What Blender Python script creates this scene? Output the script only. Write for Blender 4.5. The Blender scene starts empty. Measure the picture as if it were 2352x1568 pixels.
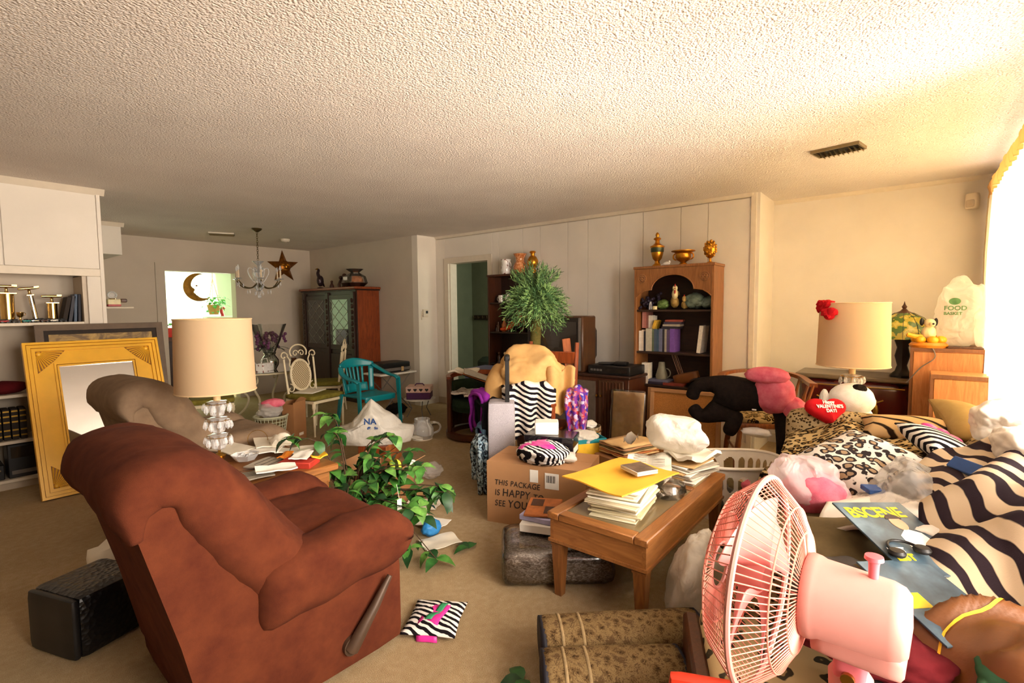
import bpy, bmesh, math, random
from mathutils import Vector, Matrix, noise
random.seed(7)
PI = math.pi
scene = bpy.context.scene
COL = scene.collection

# ---------------------------------------------------------------- camera
def setup_camera():
    yaw, pitch, roll = (math.radians(a) for a in (39.11, 3.836, -0.502))
    c, s = math.cos(yaw), math.sin(yaw)
    F = Vector((c * math.cos(pitch), s * math.cos(pitch), -math.sin(pitch)))
    r = Vector((s, -c, 0)); u = r.cross(F)
    cr, sr = math.cos(roll), math.sin(roll)
    r2 = r * cr + u * sr; u2 = u * cr - r * sr
    cam = bpy.data.cameras.new('camera'); cam.lens = 1151.0 * 36 / 2352; cam.sensor_width = 36
    cam.clip_start = 0.05
    o = bpy.data.objects.new('camera', cam); COL.objects.link(o)
    m = Matrix((r2, u2, -F)).transposed().to_4x4(); m.translation = (0, 0, 1.4)
    o.matrix_world = m
    scene.camera = o
setup_camera()

# ---------------------------------------------------------------- light
w = bpy.data.worlds.new('world'); scene.world = w; w.use_nodes = True
bg = w.node_tree.nodes['Background']
bg.inputs[0].default_value = (1.0, 0.95, 0.88, 1); bg.inputs[1].default_value = 0.5
def area(name, loc, target, sx, sy, power, col):
    l = bpy.data.lights.new(name, 'AREA'); l.shape = 'RECTANGLE'; l.size = sx; l.size_y = sy
    l.energy = power; l.color = col
    o = bpy.data.objects.new(name, l); COL.objects.link(o); o.location = loc
    d = Vector(target) - Vector(loc); o.rotation_euler = d.to_track_quat('-Z', 'Y').to_euler()
    return o
# daylight outside the two windows of the long wall, outside the far room and at its window; plus an added hall fill
area('daylight_curtain_window', (3.65, -0.95, 1.45), (3.65, 2.0, 1.35), 3.1, 1.9, 285, (1.0, 0.91, 0.83))
area('daylight_open_window', (1.12, -0.95, 1.40), (1.12, 2.0, 0.75), 1.65, 1.7, 148, (1.0, 0.87, 0.74))
area('daylight_far_room', (4.25, 10.2, 1.5), (2.0, 10.2, 1.3), 1.6, 1.5, 75, (0.90, 1.0, 0.84))
area('hall_fill', (5.75, 3.6, 1.6), (5.75, 5.6, 1.2), 0.8, 1.4, 7, (0.92, 1.0, 0.82))  # weak fill added to lift the hall; no window stands behind it
vs = scene.view_settings
vs.view_transform = 'Standard'; vs.look = 'None'; vs.gamma = 1.0; vs.use_curve_mapping = False
vs.exposure = 0.92

# ---------------------------------------------------------------- helpers
def lin(c):
    return c / 12.92 if c <= 0.04045 else ((c + 0.055) / 1.055) ** 2.4
def hexc(h):
    h = h.lstrip('#'); return tuple(lin(int(h[i:i + 2], 16) / 255) for i in (0, 2, 4)) + (1,)
class NT:
    def __init__(s, name):
        s.m = bpy.data.materials.new(name); s.m.use_nodes = True
        s.t = s.m.node_tree; s.b = s.t.nodes['Principled BSDF']; s.out = s.t.nodes['Material Output']
        s.co = None
    def n(s, typ, **kw):
        nd = s.t.nodes.new(typ)
        for k, v in kw.items():
            if k.startswith('i_'):
                key = k[2:]; key = int(key) if key.isdigit() else key.replace('_', ' ')
                if hasattr(v, 'is_linked') or isinstance(v, bpy.types.NodeSocket): s.t.links.new(v, nd.inputs[key])
                else: nd.inputs[key].default_value = v
            else: setattr(nd, k, v)
        return nd
    def coord(s, scale=(1, 1, 1), kind='Object', rot=(0, 0, 0)):
        tc = s.n('ShaderNodeTexCoord'); mp = s.n('ShaderNodeMapping')
        s.t.links.new(tc.outputs[kind], mp.inputs[0]); mp.inputs['Scale'].default_value = scale
        mp.inputs['Rotation'].default_value = rot
        return mp.outputs[0]
    def link(s, a, b): s.t.links.new(a, b)
    def noise(s, vec, scale, detail=4, rough=0.55, dist=0):
        return s.n('ShaderNodeTexNoise', i_Vector=vec, i_Scale=scale, i_Detail=detail, i_Roughness=rough, i_Distortion=dist).outputs[0]
    def ramp(s, fac, stops, interp='LINEAR'):
        r = s.n('ShaderNodeValToRGB', i_Fac=fac); r.color_ramp.interpolation = interp
        e = r.color_ramp.elements
        while len(e) < len(stops): e.new(0.5)
        for el, (p, c) in zip(e, stops):
            el.position = p; el.color = c if not isinstance(c, str) else hexc(c)
        return r.outputs[0]
    def bump(s, h, strength=0.3, dist=0.01):
        b = s.n('ShaderNodeBump', i_Height=h, i_Strength=strength, i_Distance=dist)
        s.link(b.outputs[0], s.b.inputs['Normal'])
    def base(s, sock): s.link(sock, s.b.inputs['Base Color'])
    def set(s, **kw):
        names = {'rough': 'Roughness', 'metal': 'Metallic', 'trans': 'Transmission Weight', 'ior': 'IOR', 'sheen': 'Sheen Weight',
                 'coat': 'Coat Weight', 'alpha': 'Alpha', 'spec': 'Specular IOR Level', 'color': 'Base Color'}
        for k, v in kw.items(): s.b.inputs[names[k]].default_value = v
        return s
M = {}
def plain(name, col, rough=0.6, metal=0.0, var=0.12, scale=18, bump=0.0, bscale=60, **kw):
    """a coloured surface with a little procedural variation and relief"""
    if name in M: return M[name]
    t = NT(name); c = hexc(col); v = t.coord()
    dk = tuple(x * (1 - var) for x in c[:3]) + (1,); lt = tuple(min(1, x * (1 + var)) for x in c[:3]) + (1,)
    t.base(t.ramp(t.noise(v, scale), [(0.3, dk), (0.7, lt)]))
    t.set(rough=rough, metal=metal, **kw)
    if bump: t.bump(t.noise(v, bscale, 6), bump, 0.01)
    M[name] = t.m; return t.m
def wood(name, c1, c2, rough=0.4, scale=6, axis=(1, 1, 8), coat=0.0):
    t = NT(name); v = t.coord(scale=axis)
    f = t.noise(v, scale, 6, 0.6, 1.2)
    t.base(t.ramp(f, [(0.3, c1), (0.7, c2)])); t.set(rough=rough, coat=coat)
    t.bump(f, 0.08, 0.005); M[name] = t.m
def fabric(name, c1, c2, scale=30, rough=0.95, bump=0.25, fine=900, sheen=0.0):
    t = NT(name); v = t.coord()
    a = t.noise(v, scale, 5, 0.65); b = t.noise(v, fine, 2)
    t.base(t.ramp(a, [(0.3, c1), (0.72, c2)])); t.set(rough=rough, sheen=sheen, spec=0.15)
    mx = t.n('ShaderNodeMath', operation='ADD', i_0=a, i_1=b).outputs[0]
    t.bump(mx, bump, 0.004); M[name] = t.m
def zebra(name, light, dark, scale=9, dist=3.2, rot=(0, 0, 0), thr=0.5, detail=2.0):
    t = NT(name); v = t.coord(rot=rot)
    w = t.n('ShaderNodeTexWave', wave_type='BANDS', bands_direction='X', i_Vector=v, i_Scale=scale, i_Distortion=dist, i_Detail=detail)
    w.inputs['Detail Scale'].default_value = 1.3; w.inputs['Detail Roughness'].default_value = 0.4
    t.base(t.ramp(w.outputs[1], [(thr - 0.06, dark), (thr + 0.06, light)]))
    t.set(rough=0.95, spec=0.1); t.bump(t.noise(v, 400, 2), 0.2, 0.003); M[name] = t.m
def leopard(name, ground, dark, mid, scale=22, sx=1.0, ring=(0.16, 0.34)):
    t = NT(name); v = t.coord(scale=(sx, 1, 1))
    nz = t.n('ShaderNodeTexNoise', i_Vector=v, i_Scale=scale * 0.8)
    ad = t.n('ShaderNodeVectorMath', operation='MULTIPLY_ADD')
    t.link(nz.outputs['Color'], ad.inputs[0]); ad.inputs[1].default_value = (0.035 * 22 / scale,) * 3; t.link(v, ad.inputs[2])
    vo = t.n('ShaderNodeTexVoronoi', i_Vector=ad.outputs[0], i_Scale=scale)
    br = t.noise(v, scale * 1.5, 2)
    d = t.n('ShaderNodeMath', operation='MULTIPLY_ADD', i_0=br, i_1=0.25, i_2=vo.outputs['Distance']).outputs[0]
    a, b = ring
    t.base(t.ramp(d, [(0.0, mid), (a + 0.12, mid), (a + 0.15, dark), (b + 0.1, dark), (b + 0.13, ground)]))
    t.set(rough=0.95, spec=0.1); t.bump(t.noise(v, 500, 2), 0.2, 0.003); M[name] = t.m
def glassy(name, col=(1, 1, 1, 1), rough=0.03, alpha_mix=0.75, tint=(1, 1, 1, 1), metal=1.0):
    """clear plastic or crystal: mostly see-through with a glossy face"""
    t = NT(name); tr = t.n('ShaderNodeBsdfTransparent'); tr.inputs[0].default_value = tint
    fr = t.n('ShaderNodeFresnel'); fr.inputs[0].default_value = 1.5
    t.set(rough=rough, color=col, metal=metal); mx = t.n('ShaderNodeMixShader')
    ad = t.n('ShaderNodeMath', operation='ADD', use_clamp=True, i_0=fr.outputs[0], i_1=1 - alpha_mix)
    t.link(ad.outputs[0], mx.inputs[0]); t.link(tr.outputs[0], mx.inputs[1]); t.link(t.b.outputs[0], mx.inputs[2])
    t.link(mx.outputs[0], t.out.inputs[0]); M[name] = t.m; return t
def sheer(name, col, transl=0.5, rough=0.9, scale=12, var=0.08, wrinkle=0.0, clear=0.0, tcol=None):
    """thin cloth or film that lets light through"""
    t = NT(name); c = hexc(col); v = t.coord()
    r = t.ramp(t.noise(v, scale), [(0.3, tuple(x * (1 - var) for x in c[:3]) + (1,)), (0.7, c)])
    t.base(r); t.set(rough=rough); tl = t.n('ShaderNodeBsdfTranslucent')
    if tcol: tl.inputs[0].default_value = hexc(tcol)
    else: t.link(r, tl.inputs[0])
    mx = t.n('ShaderNodeMixShader'); mx.inputs[0].default_value = transl
    t.link(t.b.outputs[0], mx.inputs[1]); t.link(tl.outputs[0], mx.inputs[2]); o = mx.outputs[0]
    if clear:
        tr = t.n('ShaderNodeBsdfTransparent'); m2 = t.n('ShaderNodeMixShader'); m2.inputs[0].default_value = clear
        t.link(o, m2.inputs[1]); t.link(tr.outputs[0], m2.inputs[2]); o = m2.outputs[0]
    if wrinkle: t.bump(t.noise(v, 9, 3, 0.5, 1.5), wrinkle, 0.05)
    t.link(o, t.out.inputs[0]); M[name] = t.m

class MB:
    """collects shapes, then links them as ONE mesh object"""
    def __init__(s): s.v = []; s.f = []; s.mi = []; s.cur = 0
    def add(s, vs, fs):
        o = len(s.v); s.v += [tuple(p) for p in vs]; s.f += [tuple(i + o for i in f) for f in fs]; s.mi += [s.cur] * len(fs); return s
    def box(s, x0, x1, y0, y1, z0, z1):
        return s.add([(x, y, z) for x in (x0, x1) for y in (y0, y1) for z in (z0, z1)],
                     [(0, 1, 3, 2), (4, 6, 7, 5), (0, 4, 5, 1), (2, 3, 7, 6), (0, 2, 6, 4), (1, 5, 7, 3)])
    def bbox(s, x0, x1, y0, y1, z0, z1, b=0.006):
        """box with chamfered edges"""
        bm = bmesh.new(); bmesh.ops.create_cube(bm, size=1)
        for v in bm.verts: v.co = ((x0 + x1) / 2 + v.co.x * (x1 - x0), (y0 + y1) / 2 + v.co.y * (y1 - y0), (z0 + z1) / 2 + v.co.z * (z1 - z0))
        bmesh.ops.bevel(bm, geom=list(bm.edges), offset=b, segments=1, affect='EDGES')
        return s.bm(bm)
    def bm(s, bm):
        bm.verts.index_update(); s.add([v.co for v in bm.verts], [[v.index for v in f.verts] for f in bm.faces]); bm.free(); return s
    def tube(s, pts, r, n=8, closed=False, caps=True):
        pts = [Vector(p) for p in pts]; k = len(pts); rr = r if isinstance(r, (list, tuple)) else [r] * k
        vs = []; up = Vector((0, 0, 1)); prev = None
        for i, p in enumerate(pts):
            a = pts[(i - 1) % k] if (closed or i > 0) else p; b = pts[(i + 1) % k] if (closed or i < k - 1) else p
            t = (b - a)
            t = t.normalized() if t.length > 1e-9 else Vector((0, 0, 1))
            if prev is None:
                x = t.cross(up)
                if x.length < 0.05: x = t.cross(Vector((1, 0, 0)))
            else: x = prev - t * prev.dot(t)
            x = x.normalized() if x.length > 1e-6 else t.orthogonal().normalized()
            prev = x; y = t.cross(x)
            vs += [p + (x * math.cos(q) + y * math.sin(q)) * rr[i] for q in (2 * PI * j / n for j in range(n))]
        fs = []
        for i in range(k if closed else k - 1):
            i2 = (i + 1) % k
            for j in range(n): fs.append((i * n + j, i * n + (j + 1) % n, i2 * n + (j + 1) % n, i2 * n + j))
        if caps and not closed: fs += [tuple(range(n))[::-1], tuple((k - 1) * n + j for j in range(n))]
        return s.add(vs, fs)
    def lathe(s, prof, n=24, c=(0, 0, 0), sx=1, sy=1, arc=None, flute=None):
        vs = []; m = len(prof)
        for j in range(n):
            a = 2 * PI * j / n
            for (r, z) in prof:
                rr = r * (1 + (flute[1] * math.cos(flute[0] * a) if flute and r > 0.001 else 0))
                vs.append((c[0] + rr * math.cos(a) * sx, c[1] + rr * math.sin(a) * sy, c[2] + z))
        fs = [(j * m + i, ((j + 1) % n) * m + i, ((j + 1) % n) * m + i + 1, j * m + i + 1) for j in range(n) for i in range(m - 1)]
        return s.add(vs, fs)
    def prism(s, poly, h, mp=lambda a, b, c: (a, b, c), h0=0.0):
        n = len(poly)
        vs = [mp(a, b, h0) for a, b in poly] + [mp(a, b, h) for a, b in poly]
        return s.add(vs, [tuple(range(n))[::-1], tuple(range(n, 2 * n))] + [(i, (i + 1) % n, n + (i + 1) % n, n + i) for i in range(n)])
    def grid(s, nu, nv, fn):
        vs = [fn(i / nu, j / nv) for i in range(nu + 1) for j in range(nv + 1)]
        return s.add(vs, [(i * (nv + 1) + j, (i + 1) * (nv + 1) + j, (i + 1) * (nv + 1) + j + 1, i * (nv + 1) + j + 1) for i in range(nu) for j in range(nv)])
    def sheet(s, nu, nv, fn, th=0.006):
        """grid with thickness (closed)"""
        P = [[Vector(fn(i / nu, j / nv)) for j in range(nv + 1)] for i in range(nu + 1)]
        top = []; bot = []
        for i in range(nu + 1):
            for j in range(nv + 1):
                du = P[min(i + 1, nu)][j] - P[max(i - 1, 0)][j]; dv = P[i][min(j + 1, nv)] - P[i][max(j - 1, 0)]
                n = du.cross(dv); n = n.normalized() if n.length > 1e-9 else Vector((0, 0, 1))
                top.append(P[i][j] + n * th / 2); bot.append(P[i][j] - n * th / 2)
        w = nv + 1; N = len(top); fs = []
        for i in range(nu):
            for j in range(nv):
                a, b, c, d = i * w + j, (i + 1) * w + j, (i + 1) * w + j + 1, i * w + j + 1
                fs += [(a, b, c, d), (N + d, N + c, N + b, N + a)]
        edge = [(0, j) for j in range(nv + 1)] + [(i, nv) for i in range(1, nu + 1)] + [(nu, j) for j in range(nv - 1, -1, -1)] + [(i, 0) for i in range(nu - 1, 0, -1)]
        ids = [i * w + j for i, j in edge]; k = len(ids)
        fs += [(ids[q], ids[(q + 1) % k], N + ids[(q + 1) % k], N + ids[q]) for q in range(k)]
        return s.add(top + bot, fs)
    def rbox(s, c, size, r=0.05, n=6, fn=None):
        """pillow-soft box; fn deforms points given in local unit coordinates"""
        bm = bmesh.new(); bmesh.ops.create_cube(bm, size=2); bmesh.ops.subdivide_edges(bm, edges=list(bm.edges), cuts=n, use_grid_fill=True)
        hx, hy, hz = size[0] / 2, size[1] / 2, size[2] / 2
        for v in bm.verts:
            p = Vector((v.co.x * hx, v.co.y * hy, v.co.z * hz)); u = v.co.copy()
            rr = min(r, hx, hy, hz)
            q = Vector((max(-hx + rr, min(hx - rr, p.x)), max(-hy + rr, min(hy - rr, p.y)), max(-hz + rr, min(hz - rr, p.z))))
            d = p - q
            if d.length > 1e-6: p = q + d.normalized() * rr
            if fn: p = Vector(fn(p, u))
            v.co = p + Vector(c)
        return s.bm(bm)
    def pillow(s, c, sx, sy, sz, n=14, amp=0.0, freq=6.0, seed=0, pw=2.4):
        """square cushion with pinched edges"""
        bm = bmesh.new(); bmesh.ops.create_cube(bm, size=2); bmesh.ops.subdivide_edges(bm, edges=list(bm.edges), cuts=n, use_grid_fill=True)
        for v in bm.verts:
            u, w, t = v.co
            k = max(0.0, (1 - abs(u) ** pw)) ** 0.5 * max(0.0, (1 - abs(w) ** pw)) ** 0.5
            p = Vector((u * sx / 2 * (1 - 0.07 * (1 - abs(w)) * abs(u)), w * sy / 2 * (1 - 0.07 * (1 - abs(u)) * abs(w)), t * (0.06 + k) * sz / 2))
            if amp: p += Vector((0, 0, 1)) * amp * noise.noise(Vector((p.x * freq + seed, p.y * freq, t * 0.3 + seed))) * (0.3 + k)
            v.co = p + Vector(c)
        return s.bm(bm)
    def blob(s, c, r, sub=4, amp=0.2, freq=2.5, seed=0.0, ridge=0.0, rfreq=5.0, floor=None, fn=None, squash=0.0):
        """crumpled bag or soft heap: sphere displaced by noise and creases"""
        bm = bmesh.new(); bmesh.ops.create_icosphere(bm, subdivisions=sub, radius=1)
        R = Vector(r) if not isinstance(r, (int, float)) else Vector((r, r, r))
        rg = random.Random(int(seed * 100) + 5); planes = []
        for _ in range(int(10 + rfreq * 7)):          # flat creased facets of thin film or cloth
            n_ = Vector((rg.gauss(0, 1), rg.gauss(0, 1), rg.gauss(0, 1))).normalized(); planes.append((n_, 1.0 - rg.random() * ridge * 2.4))
        def facet(d):
            s_ = 0.0
            for n_, o_ in planes:
                q_ = n_.dot(d)
                if q_ > 0.2: s_ += (q_ / o_) ** 22
            return min(1.25, s_ ** (-1 / 22)) if s_ > 0 else 1.0
        for v in bm.verts:
            d = v.co.normalized(); q = d * freq + Vector((seed, seed * 1.7, -seed))
            k = 1 + amp * noise.fractal(q, 1.0, 2.0, 3)
            if ridge: k *= facet(d) - 0.25 * ridge * (1 - abs(noise.noise(d * rfreq * 1.3 + Vector((seed * 3, 0, seed))))) ** 6
            p = Vector((d.x * R.x, d.y * R.y, d.z * R.z)) * k
            if fn: p = Vector(fn(p, d))
            p += Vector(c)
            if floor is not None and p.z < floor: p.z = floor + (p.z - floor) * 0.03
            v.co = p
        return s.bm(bm)
    def sphere(s, c, r, nu=16, nv=10):
        R = r if isinstance(r, (tuple, list)) else (r, r, r)
        prof = [(math.sin(PI * i / nv), -math.cos(PI * i / nv)) for i in range(nv + 1)]
        vs = []; m = nv + 1
        for j in range(nu):
            a = 2 * PI * j / nu
            vs += [(c[0] + p * math.cos(a) * R[0], c[1] + p * math.sin(a) * R[1], c[2] + z * R[2]) for p, z in prof]
        return s.add(vs, [(j * m + i, ((j + 1) % nu) * m + i, ((j + 1) % nu) * m + i + 1, j * m + i + 1) for j in range(nu) for i in range(nv)])
    def sweep(s, path, hw, th, n=28, ey=0.35, en=0.6, fn=None):
        """upholstered slab swept along a path in the xz plane; hw half width, th half thickness"""
        k = len(path); rings = []
        sp = lambda c, e: math.copysign(abs(c) ** e, c)
        for i in range(k):
            a = path[max(i - 1, 0)]; b = path[min(i + 1, k - 1)]; t = Vector((b[0] - a[0], 0, b[1] - a[1])).normalized(); nn = Vector((-t.z, 0, t.x))
            e = th[i] if isinstance(th, (list, tuple)) else th; w = hw[i] if isinstance(hw, (list, tuple)) else hw
            rg = []
            for j in range(n):
                q = 2 * PI * j / n; p = Vector((path[i][0], 0, path[i][1])) + nn * sp(math.sin(q), en) * e + Vector((0, 1, 0)) * sp(math.cos(q), ey) * w
                rg.append(Vector(fn(p)) if fn else p)
            rings.append(rg)
        vs = [p for r in rings for p in r]
        fs = [(i * n + j, i * n + (j + 1) % n, (i + 1) * n + (j + 1) % n, (i + 1) * n + j) for i in range(k - 1) for j in range(n)]
        fs += [tuple(range(n))[::-1], tuple((k - 1) * n + j for j in range(n))]
        return s.add(vs, fs)
    def xf(s, mat, start=0):
        for i in range(start, len(s.v)): s.v[i] = tuple(mat @ Vector(s.v[i]))
        return s
    def build(s, name, mat, parent=None, smooth=None, loc=None, rot=None, angle=40):
        me = bpy.data.meshes.new(name); me.from_pydata(s.v, [], s.f); me.validate()
        mats = mat if isinstance(mat, (list, tuple)) else [mat]
        for m in mats: me.materials.append(M[m] if isinstance(m, str) else m)
        bm = bmesh.new(); bm.from_mesh(me); bmesh.ops.remove_doubles(bm, verts=bm.verts, dist=1e-5)
        bmesh.ops.recalc_face_normals(bm, faces=bm.faces)
        if smooth is not False:
            for f in bm.faces: f.smooth = True
            ca = math.radians(180 if smooth else angle)
            for e in bm.edges:
                if len(e.link_faces) == 2 and e.calc_face_angle(0) > ca: e.smooth = False
        bm.to_mesh(me); bm.free()
        if len(mats) > 1 and len(me.polygons) == len(s.mi):
            me.polygons.foreach_set('material_index', s.mi)
        o = bpy.data.objects.new(name, me); COL.objects.link(o)
        if parent is not None: o.parent = parent
        if loc: o.location = loc
        if rot: o.rotation_euler = rot
        return o
def tag(o, label=None, cat=None, group=None, kind=None):
    if label: o['label'] = label
    if cat: o['category'] = cat
    if group: o['group'] = group
    if kind: o['kind'] = kind
    return o
def thing(name, label, cat, loc=(0, 0, 0), rz=0.0, group=None, rot=None):
    o = bpy.data.objects.new(name, None); COL.objects.link(o); o.empty_display_size = 0.05
    o.location = loc; o.rotation_euler = rot if rot else (0, 0, math.radians(rz))
    return tag(o, label, cat, group)
def copy_tree(o, parent=None):
    c = o.copy(); COL.objects.link(c); c.parent = parent
    for ch in list(o.children): copy_tree(ch, c)
    return c
def one(mb, name, mat, label, cat, loc=(0, 0, 0), rz=0.0, group=None, smooth=None, rot=None):
    o = mb.build(name, mat, None, smooth, loc, rot if rot else (0, 0, math.radians(rz)))
    return tag(o, label, cat, group)
def struct(name, mb, mat, smooth=False):
    return tag(mb.build(name, mat, None, smooth), kind='structure')
def text(s, size, mat, parent, name='lettering', loc=(0, 0, 0), rot=(0, 0, 0), shear=0.0, depth=0.0008, align='LEFT', sx=1.0, spacing=1.0, bold=0.0):
    cu = bpy.data.curves.new(name, 'FONT'); cu.body = s; cu.size = size; cu.shear = shear; cu.extrude = depth
    cu.align_x = align; cu.space_character = spacing; cu.offset = bold
    t = bpy.data.objects.new(name + '_tmp', cu); COL.objects.link(t)
    dg = bpy.context.evaluated_depsgraph_get(); dg.update()
    me = bpy.data.meshes.new_from_object(t.evaluated_get(dg)); bpy.data.objects.remove(t); bpy.data.curves.remove(cu)
    me.materials.clear(); me.materials.append(M[mat])
    o = bpy.data.objects.new(name, me); COL.objects.link(o); o.parent = parent; o.location = loc; o.rotation_euler = rot; o.scale = (sx, 1, 1)
    return o
def spline(pts, m=6):
    out = []; n = len(pts)
    for i in range(n - 1):
        p = [Vector(pts[max(0, min(n - 1, i + d))]) for d in (-1, 0, 1, 2)]
        for k in range(m):
            t = k / m
            out.append(tuple(0.5 * ((2 * p[1]) + (p[2] - p[0]) * t + (2 * p[0] - 5 * p[1] + 4 * p[2] - p[3]) * t * t + (3 * p[1] - p[0] - 3 * p[2] + p[3]) * t ** 3)))
    return out + [tuple(pts[-1])]
from mathutils.bvhtree import BVHTree
def wrap_on(o, target, axis=(0, 1, 0), off=0.003):
    """press a flat print onto the crumpled surface of its own thing (both share one parent)"""
    ax = Vector(axis).normalized(); bv = BVHTree.FromPolygons([target.matrix_basis @ v.co for v in target.data.vertices], [tuple(p.vertices) for p in target.data.polygons])
    mb = o.matrix_basis.copy(); inv = mb.inverted(); miss = []
    for v in o.data.vertices:
        p = mb @ v.co; h = bv.ray_cast(p - ax * 2.0, ax, 4.0)
        if h[0] is not None: v.co = inv @ (h[0] - ax * off)
        else: miss.append(v.index)
    if miss:
        bm = bmesh.new(); bm.from_mesh(o.data); bm.verts.ensure_lookup_table(); bmesh.ops.delete(bm, geom=[bm.verts[i] for i in miss], context='VERTS'); bm.to_mesh(o.data); bm.free()
    return o
def sm(a, b, x):
    t = max(0.0, min(1.0, (x - a) / (b - a))); return t * t * (3 - 2 * t)
def nz(x, y=0.0, z=0.0): return noise.noise(Vector((x, y, z)))
def arc(c, r, a0, a1, n, mp): return [mp(c[0] + r * math.cos(a0 + (a1 - a0) * i / n), c[1] + r * math.sin(a0 + (a1 - a0) * i / n)) for i in range(n + 1)]
# ---------------------------------------------------------------- materials
def room_mats():
    t = NT('ceiling'); v = t.coord()                       # sprayed popcorn ceiling
    vo = t.n('ShaderNodeTexVoronoi', i_Vector=v, i_Scale=120.0, feature='SMOOTH_F1'); n2 = t.noise(v, 70, 3)
    hh = t.n('ShaderNodeMath', operation='MULTIPLY_ADD', i_0=vo.outputs['Distance'], i_1=-1.0, i_2=n2).outputs[0]
    t.base(t.ramp(t.noise(v, 2), [(0.3, '#ded3c8'), (0.7, '#e7ddd2')])); t.set(rough=0.95, spec=0.1); t.bump(hh, 0.8, 0.007); M['ceiling'] = t.m
    t = NT('carpet'); v = t.coord()
    a = t.noise(v, 260, 3); b = t.n('ShaderNodeMath', operation='MULTIPLY_ADD', i_0=t.noise(v, 1.6, 4), i_1=0.35, i_2=0.33).outputs[0]; c = t.noise(v, 30, 3)
    f = t.n('ShaderNodeMath', operation='MULTIPLY_ADD', i_0=a, i_1=0.5, i_2=b).outputs[0]
    f = t.n('ShaderNodeMath', operation='MULTIPLY_ADD', i_0=c, i_1=0.25, i_2=f).outputs[0]
    t.base(t.ramp(f, [(0.6, '#9c8058'), (0.9, '#c0a780'), (1.15, '#d0ba96')])); t.set(rough=1.0, spec=0.05); t.bump(a, 0.9, 0.012); M['carpet'] = t.m
    plain('books_dark', '#2a2018', 0.8)
    plain('wall', '#e3dacc', 0.75, var=0.04, scale=3, bump=0.05, bscale=90)
    plain('wall_shaded', '#c6b9a7', 0.8, var=0.04, scale=3)  # wall paint darkened so the deeper dining area's shade sits in the colour
    plain('wall_green', '#dfe9d3', 0.8, var=0.03, scale=3)
    plain('wall_hall', '#7d8269', 0.85, var=0.1, scale=4)
    plain('trim', '#ddd0bb', 0.5, var=0.04)
    plain('trim_dark', '#c3b39c', 0.5, var=0.04)  # darker trim tone for fittings, linings and panel backing
    plain('dark_gap', '#1d1712', 0.9)
    sheer('curtain', '#faf0d8', 0.70, 0.9, 5, 0.05)
    sheer('curtain_head', '#f2cf95', 0.4, 0.9, 5, 0.05)
room_mats()

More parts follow.
